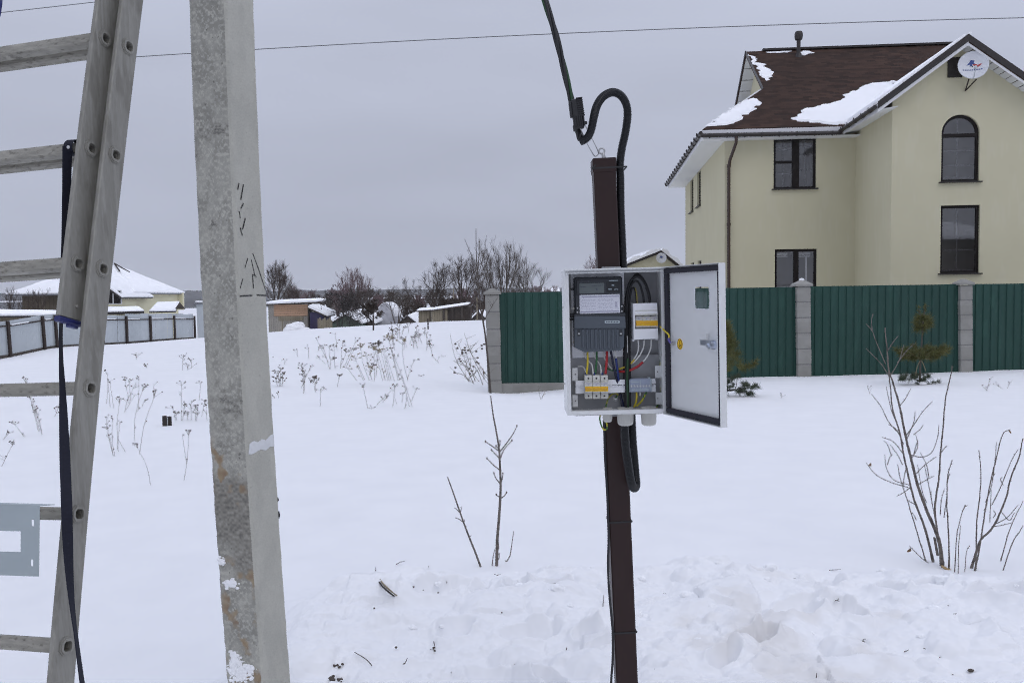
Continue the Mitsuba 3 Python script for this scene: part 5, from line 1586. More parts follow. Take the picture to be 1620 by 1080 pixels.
def weeds():
    g = np.random.default_rng(77)
    zl = lambda x, y: (x / 4.765, 560 + y / 4.765)
    L = lambda fx, fy, tx, ty, b=0, h=3, s=0: (zl(fx, fy), zl(tx, ty), b, h, s)
    def Yof(x, y):
        return ground_at(*zl(x, y))[1]
    one = [([L(325, 612, 232, 300, 0, 0, 8), L(318, 600, 265, 410, 2, 2, 5), L(300, 560, 190, 190, 0, 6, 3), L(290, 560, 225, 320, 0, 2, 3)], 'tall leaning weed stalk with umbels reaching over the ladder rung'),
           ([L(205, 628, 105, 520, 0, 6, 0), L(205, 628, 178, 600, 0, 1, 0)], 'short weed with a drooping umbel at far left of the ladder'),
           ([L(-5, 850, 100, 668, 0, 7, 4)], 'weed with a round umbel cut by the left picture edge'),
           ([L(-5, 650, 72, 592, 0, 5, 1)], 'weed head poking in from the left edge above another umbel'),
           ([L(400, 470, 445, 400, 0, 3, 5)], 'weed seen just left of the dark strap'),
           ([L(860, 772, 800, 545, 0, 7, 6), L(866, 745, 850, 490, -3, 3, 2), L(852, 735, 797, 470, 0, 2, 2)], 'clumped dark weed stalks just right of the ladder stile'),
           ([L(890, 705, 903, 335, -3, 7, 1), L(960, 738, 890, 640, 0, 0, 0), L(885, 690, 905, 510, 0, 2, 0)], 'straight weed with a round umbel second from the ladder'),
           ([L(803, 355, 815, 195, 0, 3, 0), L(860, 410, 828, 205, 0, 3, 0), L(830, 380, 808, 135, 0, 2, 0)], 'pale weed stalks behind the ladder stile'),
           ([L(935, 440, 1012, 245, -3, 6, 2), L(975, 340, 938, 185, 0, 6, 2), L(985, 330, 972, 205, 0, 4, 0), L(950, 400, 1018, 302, 0, 2, 1)], 'branched weed with dark umbels midway to the concrete pole'),
           ([L(1010, 660, 1085, 240, -6, 7, 2), L(1070, 370, 1090, 345, 0, 4, 0), L(1040, 400, 1050, 178, 0, 3, 0)], 'tall curved weed with a feathery top'),
           ([L(1050, 722, 1178, 285, -5, 6, 1), L(1140, 992, 1025, 678, 5, 6, 0), L(1160, 300, 1160, 225, 0, 1, 0)], 'very tall thin weed beside the curved feathery one'),
           ([L(1378, 960, 1420, 575, 3, 9, 1), L(1405, 790, 1372, 602, 0, 1, 0)], 'single upright umbel left of the concrete pole foot'),
           ([L(1365, 505, 1370, 210, 0, 4, 4), L(1340, 505, 1320, 440, 0, 5, 4), L(1372, 500, 1395, 380, 0, 6, 4), L(1420, 500, 1410, 440, 0, 5, 5), L(1470, 495, 1478, 395, 0, 7, 4), L(1330, 500, 1300, 398, 0, 4, 2), L(1480, 490, 1490, 440, 0, 4, 4), L(1520, 450, 1545, 350, 0, 6, 3), L(1440, 480, 1440, 355, 0, 4, 3), L(1500, 330, 1515, 215, 0, 4, 0), L(1560, 480, 1556, 380, 0, 4, 2)], 'bushy dark weed clump beside two short wooden stubs')]
    for i, (sp, lab) in enumerate(one):
        fx, fy = max(s[0][1] for s in sp), 0
        s0 = max(sp, key=lambda q: q[0][1])
        weed(sp, ground_at(*s0[0])[1], lab, 'dry weed', seed=100 + i)
    # faint ones far off on the left
    for i, (x, y0, y1) in enumerate([(1375, 120, 10), (1415, 120, 75), (1445, 110, 40), (1030, 40, 0), (1105, 105, 85)]):
        weed([L(x, y0, x + g.uniform(-8, 8), y1, 0, 3, 4)], ground_at(*zl(x, y0))[1], 'faint thin weed far off in the snow left of the concrete pole', 'dry weed', 'far weeds left of the concrete pole', seed=140 + i, hs=0.8)
    zm = lambda x, y: (420 + x / 4.263, 520 + y / 4.263)
    Mm = lambda fx, fy, tx, ty, b=0, h=3, s=0: (zm(fx, fy), zm(tx, ty), b, h, s)
    two = [([Mm(95, 390, 85, 290, 0, 5, 9), Mm(110, 385, 120, 300, 0, 6, 6), Mm(80, 370, 65, 325, 0, 5, 4), Mm(100, 380, 100, 265, 0, 4, 4)], 'bushy brown weed clump right against the concrete pole', 1.1),
           ([Mm(255, 440, 240, 240, 2, 7, 9), Mm(265, 410, 262, 290, 0, 5, 5), Mm(240, 385, 305, 255, 0, 3, 1)], 'bent brown weed with a heavy upper head', 1.1),
           ([Mm(340, 410, 320, 325, 0, 9, 6), Mm(330, 400, 345, 330, 0, 6, 5), Mm(368, 525, 370, 405, 0, 4, 1)], 'weed with a dense rounded head beside the bent brown one', 1.1),
           ([Mm(480, 390, 500, 315, 0, 6, 1)], 'small lone weed left of the long row', 1.0),
           ([Mm(690, 520, 657, 385, 0, 6, 0), Mm(705, 545, 715, 530, 0, 3, 0)], 'short weed with a flat top in the open snow', 1.0),
           ([Mm(730, 515, 855, 410, 0, 0, 0), Mm(890, 505, 852, 410, 0, 0, 0), Mm(790, 480, 825, 455, 0, 5, 6)], 'broken weed stalk folded into a peak', 1.0),
           ([Mm(858, 510, 875, 380, 0, 5, 3), Mm(970, 508, 845, 130, 3, 5, 6), Mm(990, 508, 920, 310, 0, 2, 2), Mm(985, 470, 1018, 405, 0, 4, 0), Mm(935, 540, 950, 480, 0, 1, 1), Mm(920, 480, 925, 440, 0, 2, 1)], 'long slanting weed stalk crossing the row', 1.0)]
    for i, (sp, lab, hs) in enumerate(two):
        s0 = max(sp, key=lambda q: q[0][1])
        weed(sp, ground_at(*s0[0])[1], lab, 'dry weed', seed=200 + i, hs=hs)
    # the long row with tan umbels
    row = [Mm(660, 335, 625, 262, 0, 2, 1), Mm(670, 330, 600, 190, 0, 6, 1), Mm(700, 335, 640, 115, -3, 10, 1), Mm(720, 340, 676, 175, 0, 5, 3), Mm(735, 340, 730, 110, 0, 12, 2), Mm(745, 310, 760, 100, 0, 14, 1), Mm(790, 335, 735, 125, 0, 10, 1), Mm(810, 335, 755, 150, 0, 8, 0), Mm(825, 335, 775, 140, 0, 5, 0), Mm(835, 338, 790, 130, 0, 2, 0),
           Mm(848, 335, 800, 140, 0, 2, 0), Mm(870, 340, 815, 180, 0, 1, 0), Mm(895, 335, 830, 60, 0, 12, 1), Mm(905, 335, 860, 180, 0, 3, 2), Mm(615, 335, 550, 260, 0, 4, 0), Mm(960, 335, 925, 85, -3, 8, 0), Mm(955, 330, 1003, 205, 0, 2, 3), Mm(700, 300, 720, 245, 0, 6, 4), Mm(710, 310, 705, 260, 0, 5, 3), Mm(800, 330, 797, 285, 0, 2, 1)]
    for i in range(0, len(row), 2):
        weed(row[i:i + 2], 17.0 + 0.2 * (i % 3), 'tall dry weed with flat tan umbels in the long row across the snow field', 'dry weed', 'tan umbel weeds in the long row', head=WEEDT if i % 3 != 1 else WEEDH, seed=260 + i, hs=1.25)
    back = [Mm(435, 275, 390, 120, 0, 4, 1), Mm(440, 270, 430, 115, 0, 4, 1), Mm(470, 270, 465, 195, 0, 7, 1), Mm(505, 270, 520, 85, 0, 5, 2), Mm(500, 260, 550, 150, 0, 8, 1), Mm(540, 260, 598, 135, 0, 8, 0), Mm(430, 230, 340, 65, 0, 2, 0), Mm(485, 150, 470, 25, 0, 1, 0), Mm(415, 240, 355, 190, 0, 3, 0), Mm(470, 265, 460, 110, 0, 3, 1), Mm(530, 250, 610, 80, 0, 4, 0)]
    for i in range(len(back)):
        weed(back[i:i + 1], ground_at(*back[i][0])[1], 'brownish weed stalk in the loose patch behind left of the long row', 'dry weed', 'weeds behind left of the long row', seed=300 + i, hs=1.1)
    for i in range(26):
        x = g.uniform(850, 1120); y = g.uniform(20, 150)
        weed([Mm(x, y, x + g.uniform(-25, 20), y - g.uniform(40, 90), 0, int(g.integers(2, 5)), 2)], ground_at(*zm(x, y))[1], 'faint small weed in the far patch of stubble below the sheds', 'dry weed', 'far stubble weeds below the sheds', seed=330 + i, hs=0.9)
    for i, (x, y, tx, ty) in enumerate([(1180, 232, 1120, 180), (1190, 190, 1190, 185), (1045, 325, 1045, 320), (130, 240, 125, 210), (90, 200, 60, 215), (95, 465, 80, 435), (215, 190, 213, 140), (290, 200, 292, 130), (355, 150, 360, 130), (65, 470, 60, 455), (1130, 190, 1110, 110)]):
        weed([Mm(x, y, tx, ty, 0, 2, 1)], ground_at(*zm(x, y))[1], 'tiny scattered weed tip in the open snow field between pole and fence', 'dry weed', 'scattered weed tips in the field', seed=370 + i, hs=0.8)
    # small ones by the fence
    for i, (fx, fy, tx, ty) in enumerate([(856, 632, 851, 612), (855, 632, 862, 618), (1378, 623, 1372, 612), (1560, 618, 1566, 600), (1565, 618, 1552, 608), (1590, 615, 1575, 606), (1592, 615, 1598, 604), (1235, 630, 1237, 622)]):
        weed([((fx, fy), (tx, ty), 0, 1, 2)], ground_at(fx, fy)[1], 'thin bare weed tip in the snow in front of the green fence', 'dry weed', 'weed tips before the green fence', seed=390 + i, hs=0.7)


weeds()

# two wooden stubs, field stakes
k = thing('wooden_stub', 'pair of short dark wooden stubs sticking out of the snow left of the concrete pole', 'wooden stub')
Y = ground_at(262, 674)[1]
put(k, 'stub', bar(at(261.0, 680, Y), at(260.2, 657.5, Y), 0.05, 0.05, ch=0.004), BARKD)
put(k, 'stub', bar(at(268.8, 676, Y + 0.05), at(268.0, 658.5, Y + 0.05), 0.032, 0.05, ch=0.004), BARKD)
for i, (x, y0, y1, Yd, lab) in enumerate([(591, 533, 500, 52, 'thin dark stake in the field before the hothouse'), (677.5, 522, 504, 50, 'short dark stake in the field below the narrow shed'), (534, 520, 503, 68, 'thin stake in front of the apple tree'),
                                          (755, 508, 470, 66, 'thin pale pole beside the long dark shed'), (718, 468, 455, 88, 'small pale mast above the long dark shed'), (447, 525, 500, 72.5, 'slim post in front of the plank shed')]):
    p, q = at(x, y0, Yd), at(x - 0.6, y1, Yd)
    solo('stake', lab, 'stake', MB().add(*bar(p - EZ * 0.3, q, 0.075, 0.075)), RUSTPOST if i < 3 else WOODT)


# ------------------------------------------------------------------ overhead wires
def sag(a, b, s, n=60):
    t = np.linspace(0, 1, n)
    p = a + (b - a) * t[:, None]
    p[:, 2] -= s * 4 * t * (1 - t)
    return p


a, b = at(-420, 139, 17.0), at(2100, 20, 15.0)
mid = at(800, 58.5, 15.95)
solo('overhead_wire', 'single dark wire crossing the whole sky behind ladder and pole', 'wire', MB().add(*tube(sag(a, b, (a[2] + (b[2] - a[2]) * 0.48) - mid[2], 80), 0.0062, 6)), RUBBER)
a, b = at(-300, 52, 17.0), at(420, -28, 15.0)
solo('overhead_wire', 'short piece of wire in the top left corner above the ladder', 'wire', MB().add(*tube(sag(a, b, 0.02, 30), 0.0055, 6)), RUBBER)


# ------------------------------------------------------------------ concrete utility pole
def build_pole():
    k = thing('utility_pole', 'weathered grey concrete utility pole with stains, beside the ladder', 'pole')
    C0, C1 = at(416.5, 1080, 3.0), at(357, 0, 3.0)
    s, al = 0.153, math.radians(18.8)
    a = s * np.array([-math.cos(al), math.sin(al), 0])
    b = 1.09 * s * np.array([math.sin(al), math.cos(al), 0])
    up = (C1 - C0) / (C1[2] - C0[2])
    def bow(z):
        t = (z - (C0[2] + C1[2]) / 2) / ((C1[2] - C0[2]) / 2)
        return -0.012 * max(-0.2, 1 - t * t)
    zs = np.concatenate([np.arange(-0.9, 3.2, 0.012), np.arange(3.3, 9.0, 0.3)])
    ch = 0.013
    def ring(P, a, b):
        ua, ub = unit(a), unit(b)
        out = []
        for o, d0, d1 in ((P, ub, ua), (P + a, -ua, ub), (P + a + b, -ub, -ua), (P + b, ua, -ub)):
            out.append((o, d0, d1))
        # arcs at the four corners
        pts = []
        corners = [(P, ub, ua), (P + a, -ua, ub), (P + a + b, -ub, -ua), (P + b, ua, -ub)]
        na, nb = 14, 14
        for i, (o, d0, d1) in enumerate(corners):
            c = o + (d0 + d1) * ch
            for t in np.linspace(0, 1, 5):
                th = t * math.pi / 2
                pts.append(c - d1 * ch * math.cos(th) * 1.0 - d0 * ch * math.sin(th) if False else c - d0 * ch * math.sin(th) - d1 * ch * math.cos(th))
            nxt = corners[(i + 1) % 4]
            c2 = nxt[0] + (nxt[1] + nxt[2]) * ch - nxt[2] * ch
            st = pts[-1]
            for t in np.linspace(0, 1, 12)[1:-1]:
                pts.append(st + (c2 - st) * t)
        return np.array(pts)
    rows = []
    for z in zs:
        P = C0 + up * (z - C0[2]) + np.array([bow(z), 0, 0])
        t = max(0, (z - 1.0) * 0.006)
        rows.append(ring(P + (a + b) * t, a * (1 - 2 * t), b * (1 - 2 * t)))
    V = np.array(rows)
    n = V.shape[1]
    cen = V.mean(1, keepdims=True)
    rad = V - cen
    rad /= np.linalg.norm(rad, axis=2, keepdims=True)
    q = V.reshape(-1, 3)
    rough = 0.0045 * (meshkit.fbm(q * [22, 22, 16], 4, 3) - 0.5)
    lowf = (q[:, 0] + q[:, 1] * 0.34 < (cen[:, 0, 0] + cen[:, 0, 1] * 0.34).repeat(n) - 0.02)
    chip = np.where(lowf & (q[:, 2] < 1.2), 0.010 * np.clip(meshkit.fbm(q * 34, 4, 8) - 0.45, 0, 1), 0)
    V = (q + rad.reshape(-1, 3) * (rough - chip)[:, None]).reshape(V.shape)
    m = MB()
    i, j = np.meshgrid(np.arange(len(zs) - 1), np.arange(n), indexing='ij')
    i, j = i.ravel(), j.ravel()
    m.add(V.reshape(-1, 3), np.stack([i * n + j, i * n + (j + 1) % n, (i + 1) * n + (j + 1) % n, (i + 1) * n + j], -1)[:, ::-1])
    tm = m.mesh()
    if tm.volume < 0:
        tm.invert()
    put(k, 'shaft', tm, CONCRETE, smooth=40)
    # painted danger sign: triangle and bolt, half worn off, on the right face
    def face(px, py):
        """Point of the right face seen at the pixel."""
        r = ray(px, py)
        nrm = unit(np.cross(b, up)); nrm = nrm if nrm[0] > 0 else -nrm
        z = EYE[2]
        P = C0
        for _ in range(6):
            t = ((P - EYE) @ nrm) / (r @ nrm)
            hit = EYE + r * t
            P = C0 + up * (hit[2] - C0[2]) + np.array([bow(hit[2]), 0, 0])
        return hit + nrm * 0.0005, nrm
    zp = lambda x, y: (x / 3, 360 + y / 3)
    mk = MB()
    strokes = [((1162, 192), (1176, 145), 5), ((1199, 122), (1224, 190), 6), ((1224, 188), (1259, 296), 7), ((1192, 152), (1209, 228), 7), ((1209, 228), (1198, 222), 5), ((1198, 222), (1203, 288), 7), ((1216, 236), (1204, 215), 4), ((1152, 243), (1140, 288), 5),
               ((1138, 325), (1196, 322), 9), ((1219, 320), (1262, 322), 10), ((1140, 0), (1150, 38), 6), ((1158, -14), (1150, 8), 5)]
    s2 = [((385, 292), (381, 316)), ((378, 290), (376, 300)), ((385, 322), (381, 330)), ((378, 334), (380, 345)), ((388, 345), (384, 362))]
    for p, q, w in strokes:
        (A, nrm), (B, _) = face(*zp(*p)), face(*zp(*q))
        mk.add(*bar(A, B, w / 3 * 3.0 / F_PX, 0.0022, up=np.cross(nrm, B - A)) if False else bar(A, B, 0.0022, w / 3 * 3.0 / F_PX, up=np.cross(nrm, B - A)) if False else bar(A, B, w / 3 * 2.2 / F_PX, 0.0016, up=nrm))
    for p, q in s2:
        (A, nrm), (B, _) = face(*p), face(*q)
        mk.add(*bar(A, B, 0.0034, 0.0022, up=nrm))
    put(k, 'danger_mark', mk, MARK, label='worn black triangle and bolt painted on the pole')
    # scrap of pale paint
    g = np.random.default_rng(4)
    P0, nrm = face(395, 700)
    pts = [(393, 718), (394, 702), (400, 697), (408, 699), (414, 694), (420, 696), (427, 688), (432, 686), (433, 706), (426, 706), (420, 712), (412, 710), (405, 714), (399, 718)]
    P3 = np.array([face(*p)[0] for p in pts])
    x = unit(b); y = np.cross(nrm, x)
    poly = Polygon([((p - P0) @ x, (p - P0) @ y) for p in P3]).buffer(0)
    put(k, 'paint_scrap', extrude(poly, 0.0024, [x, y, nrm], P0), PATCH)
    # black plugs on the right edge
    pl = MB()
    for px, py, h in ((439, 790, 0.012), (441, 814, 0.020)):
        p = at(px, py, 3.155)
        pl.add(*blob(p, (0.0045, 0.006, h * 0.7), 2, 0.2))
    put(k, 'tar_lump', pl, BLACKP, smooth=True)
    # snow stuck to the rough left face
    def lface(px, py):
        r = ray(px, py)
        nrm = unit(np.cross(a, up)); nrm = nrm if nrm[1] < 0 else -nrm
        P = C0
        for _ in range(6):
            t = ((P - EYE) @ nrm) / (r @ nrm)
            hit = EYE + r * t
            P = C0 + up * (hit[2] - C0[2]) + np.array([bow(hit[2]), 0, 0])
        return hit, nrm
    sn = MB()
    for cx, cy, w, h, n_ in ((366, 922, 9, 7, 90), (352, 888, 4, 6, 30), (372, 1052, 11, 14, 170), (385, 1064, 16, 9, 190), (378, 1072, 12, 10, 120), (370, 1036, 6, 8, 50), (392, 1058, 8, 6, 60)):
        for _ in range(n_):
            px, py = g.normal(cx, w * 0.5), g.normal(cy, h * 0.5)
            p, nrm = lface(px, py)
            r = 0.0012 + 0.0055 * g.random() ** 2
            sn.add(*blob(p, (r * 1.3, r * 0.6, r * 0.9), 1, 0.6, 5, int(g.integers(99))))
    put(k, 'stuck_snow', sn, STUCK, smooth=True)


build_pole()


# ------------------------------------------------------------------ aluminium ladder
LU = unit([0.0276, 0.2359, 0.9714])
LR = np.array([0.963037, -0.26676325, 0.03737777])
LN = np.array([-0.26794632, -0.93443988, 0.23457808])
LQ = np.array([-0.97215733, 1.89898839, 0.85334836])
LAX3 = np.array([LR, LN, LU])


def ladder_bend(m):
    m = m.mesh() if isinstance(m, MB) else trimesh.Trimesh(np.array(m[0]), np.array(m[1]), process=False) if isinstance(m, tuple) else m
    v = np.array(m.vertices)
    t = np.clip((v[:, 2] - 1.55) / 0.75, -1.6, 1.6)
    v[:, 0] += 0.0045 - 0.0085 * (1 - t * t)
    m.vertices = v
    return m


def lp(r, n, u):
    return LQ + LR * r + LN * n + LU * u


def build_ladder():
    k = thing('extension_ladder', 'worn aluminium extension ladder leaning at the left edge', 'ladder')
    def rail(r0, n0, u0, u1, holes, mirror=False, w=0.071, t=0.013):
        prof = Polygon([(-t, -w / 2), (0, -w / 2), (0.0, -w / 2), (0.0, w / 2), (-t, w / 2)]).buffer(-0.004).buffer(0.004, 6)
        e = m3.CrossSection([np.array(prof.exterior.coords)[:-1][::1]], m3.FillRule.NonZero)
        solid = m3.Manifold.extrude(e, u1 - u0, int((u1 - u0) / 0.04)).translate((0, 0, u0))
        for h in holes:
            hole = m3.Manifold.extrude(m3.CrossSection.square((0.0235, 0.025), True).offset(-0.004, m3.JoinType.Round).offset(0.004, m3.JoinType.Round), 0.06, 0).rotate((0, 90, 0)).translate((-0.03, 0, h))
            solid = solid - hole
        mm = solid.to_mesh()
        v = np.array(mm.vert_properties[:, :3])
        f = np.array(mm.tri_verts)
        if mirror:
            v[:, 0] = -v[:, 0]; f = f[:, ::-1]
        v = np.stack([v[:, 0] + r0, v[:, 1] + n0, v[:, 2]], 1) @ LAX3 + LQ
        if np.linalg.det(LAX3) < 0:
            f = f[:, ::-1]
        return trimesh.Trimesh(v, f, process=False)
    base_h = [i * 0.28 for i in range(-2, 17)]
    in_h = [(i + 3) * 0.28 + 0.002 for i in range(0, 14)]
    ri, ni = -0.0313, 0.0435
    put(k, 'base_stile', ladder_bend(rail(0, 0, -0.86, 4.9, base_h)), ALU)
    put(k, 'base_stile', ladder_bend(rail(-0.50, 0, -0.86, 4.9, base_h, True)), ALU)
    put(k, 'fly_stile', ladder_bend(rail(ri, ni, 0.715, 4.8, in_h)), ALU)
    put(k, 'fly_stile', ladder_bend(rail(-0.50 + 0.0313, ni, 0.715, 4.8, in_h, True)), ALU)
    def hollow(r0, r1, n0, u, hs, tt=0.003):
        o = m3.CrossSection.square((hs * 2, hs * 2), True).offset(-0.004, m3.JoinType.Round).offset(0.004, m3.JoinType.Round)
        i = o.offset(-tt, m3.JoinType.Round)
        s = m3.Manifold.extrude(o - i, r1 - r0, 8).rotate((0, 90, 0)).translate((r0, 0, 0)).to_mesh()
        v = np.array(s.vert_properties[:, :3]) @ LAX3 + lp(0, n0, u)
        f = np.array(s.tri_verts)
        return trimesh.Trimesh(v, f[:, ::-1] if np.linalg.det(LAX3) < 0 else f, process=False)
    def rim(r0, n0, u):
        o = m3.CrossSection.square((0.039, 0.040), True).offset(-0.011, m3.JoinType.Round).offset(0.011, m3.JoinType.Round)
        i = m3.CrossSection.square((0.0215, 0.0235), True).offset(-0.005, m3.JoinType.Round).offset(0.005, m3.JoinType.Round)
        s = m3.Manifold.extrude(o - i, 0.0030, 0).rotate((0, 90, 0)).translate((r0 - 0.0004, 0, 0))
        o2 = m3.CrossSection.square((0.033, 0.034), True).offset(-0.009, m3.JoinType.Round).offset(0.009, m3.JoinType.Round)
        s = (s + m3.Manifold.extrude(o2 - i, 0.0060, 0).rotate((0, 90, 0)).translate((r0 - 0.0006, 0, 0))).to_mesh()
        v = np.array(s.vert_properties[:, :3]) @ LAX3 + lp(0, n0, u)
        f = np.array(s.tri_verts)
        return trimesh.Trimesh(v, f[:, ::-1] if np.linalg.det(LAX3) < 0 else f, process=False)
    for hs, r0, n0, name in ((base_h, 0, 0, 'base_rung'), (in_h, ri, ni, 'fly_rung')):
        lo = -0.50 + (0 if r0 == 0 else 0.0313)
        for u in hs:
            rk = put(k, name, ladder_bend(hollow(lo + 0.005, r0 - 0.004, n0, u, 0.0142)), RUNG, smooth=30)
            if u < 2.4:
                put(rk, 'rim', ladder_bend(rim(r0, n0, u)), ALU, smooth=40)
                put(rk, 'plug', ladder_bend(MB().add(*cbox(lp(r0 - 0.11, n0, u), (0.002, 0.0112, 0.0112), 0, LAX3))), RUNGDARK)
    # blue end caps of the sliding section
    for rr in (ri - 0.0065, -0.50 + 0.0313 + 0.0065):
        c = lp(rr, ni, 0.707)
        m = MB().add(*cbox(c, (0.0085, 0.0375, 0.0065), 0.003, LAX3))
        m.add(*cbox(lp(rr, ni - 0.012, 0.698), (0.0065, 0.014, 0.004), 0.002, LAX3))
        put(k, 'end_cap', ladder_bend(m), BLUE)
    put(k, 'rivet', ladder_bend(MB().add(*blob(lp(ri + 0.001, ni - 0.012, 0.745), (0.004, 0.004, 0.004), 2, 0.0))), ALU, smooth=True)


build_ladder()


def ribbon(pts, widths, angles, t=0.0016):
    p = spline(pts, 90)
    u = np.linspace(0, 1, len(pts)); uu = np.linspace(0, 1, 90)
    w = np.interp(uu, u, widths); an = np.radians(np.interp(uu, u, angles))
    v = []
    for c, ww, a in zip(p, w, an):
        d = np.array([math.cos(a), math.sin(a), 0]) * ww / 2
        n = np.array([-math.sin(a), math.cos(a), 0]) * t / 2
        v += [c - d - n, c + d - n, c + d + n, c - d + n]
    f = []
    for i in range(89):
        for j in range(4):
            f.append([i * 4 + j, i * 4 + (j + 1) % 4, (i + 1) * 4 + (j + 1) % 4, (i + 1) * 4 + j])
    return MB().add(v, f)


k = thing('strap', 'black webbing strap hanging from the second ladder rung', 'strap')
put(k, 'webbing', ribbon([at(106.5, 232, 2.112), at(106, 262, 2.11), at(105, 320, 2.105), at(102, 400, 2.10), at(97.0, 500, 2.085), at(96.5, 560, 2.04), at(99, 620, 1.98), at(102.5, 720, 1.92), at(105.5, 800, 1.86), at(107, 850, 1.845), at(109.5, 900, 1.835), at(113.5, 950, 1.825), at(119.5, 1000, 1.815), at(130, 1080, 1.80), at(140, 1150, 1.79)],
                        [0.022] * 15, [50, 55, 65, 80, 100, 100, 85, 50, 45, 55, 75, 93, 103, 97, 85], 0.002), STRAP, smooth=30)
m = MB()
c = np.array(at(107, 229, 2.115))
for off in (0, 0.0):
    lo = [lp(-0.075, 0.0435 + 0.018 * math.cos(t) * 1.1, 0.0) * 0 + (c + LN * 0.019 * math.cos(t) + LU * 0.019 * math.sin(t) + LR * 0.002 * t - LN * 0.02) for t in np.linspace(-2.6, 3.4, 16)]
    lo_mesh = ribbon(lo, [0.024] * 16, [-15] * 16).mesh()
    m.add(lo_mesh.vertices, lo_mesh.faces)
    break
put(k, 'loop', m, STRAP, smooth=30)
put(k, 'rivet', MB().add(*blob(at(108, 233, 2.10), (0.004, 0.002, 0.004), 2, 0)), STEEL, smooth=True)

# blue strap end at the top left corner
solo('cord', 'blue cord end in the upper left corner of the picture', 'cord', MB().add(*stick([lp(-0.47, 0.03, 2.52), lp(-0.46, 0.055, 2.2), at(-6, -120, 2.1), at(-1, -40, 2.02), at(1.5, -5, 2.0), at(0.5, 12, 2.0), at(-1.5, 26, 2.0)], 0.004, 0.003, 8, 12)), BLUE, smooth=True)


# grey mounting panel hung on the ladder
def build_panel():
    k = thing('mounting_panel', 'grey sheet metal panel with a cutout hung on the ladder rung', 'panel')
    Y = 1.845
    tl, tr, br, bl = at(-150, 793.5, Y), at(63.3, 800, Y), at(61.8, 911, Y), at(-150, 904, Y)
    x = unit(tr - tl); z = unit(tr - br); z = unit(z - x * (z @ x)); n = np.cross(x, z)
    o = tl
    loc = lambda p: ((p - o) @ x, (p - o) @ z)
    pl = Polygon([loc(p) for p in (tl, tr, br, bl)])
    L2 = lambda px, py: loc(at(px, py, Y))
    hole = Polygon([L2(-90, 837), L2(33.5, 839.5), L2(33.2, 872.5), L2(-90, 870)])
    pl = pl.difference(hole)
    for px, py in ((52.3, 826), (51.0, 889.5)):
        s0, s1 = L2(px, py - 3.8), L2(px, py + 3.8)
        pl = pl.difference(LineString([s0, s1]).buffer(2.0 * Y / F_PX, 8))
    put(k, 'plate', extrude(pl, 0.0015, [x, z, n], o), PANEL)
    back = np.array([0, 1.0, 0])
    q = [tl, tr, tr + back * 0.06 - EZ * 0.012, tl + back * 0.06 - EZ * 0.012]
    put(k, 'top_flange', quad_slab([q[0], q[3], q[2], q[1]], 0.0015), PANEL)


build_panel()


# ------------------------------------------------------------------ brown post with its cap and ties
PT, PB = at(956, 250.5, 2.95), at(992.2, 1075, 2.95)
PUP = unit(PT - PB)
PX = unit(np.array([1.0, 0, 0]) - PUP * PUP[0])
PN = np.cross(PUP, PX)            # pointing away from the camera
PN = PN if PN[1] > 0 else -PN
PAX = np.array([PX, PN, PUP])


def post_at(py):
    """The centre of the post's front face at the height seen at pixel row py."""
    t = (py - 250.5) / (1075 - 250.5)
    return PT + (PB - PT) * t


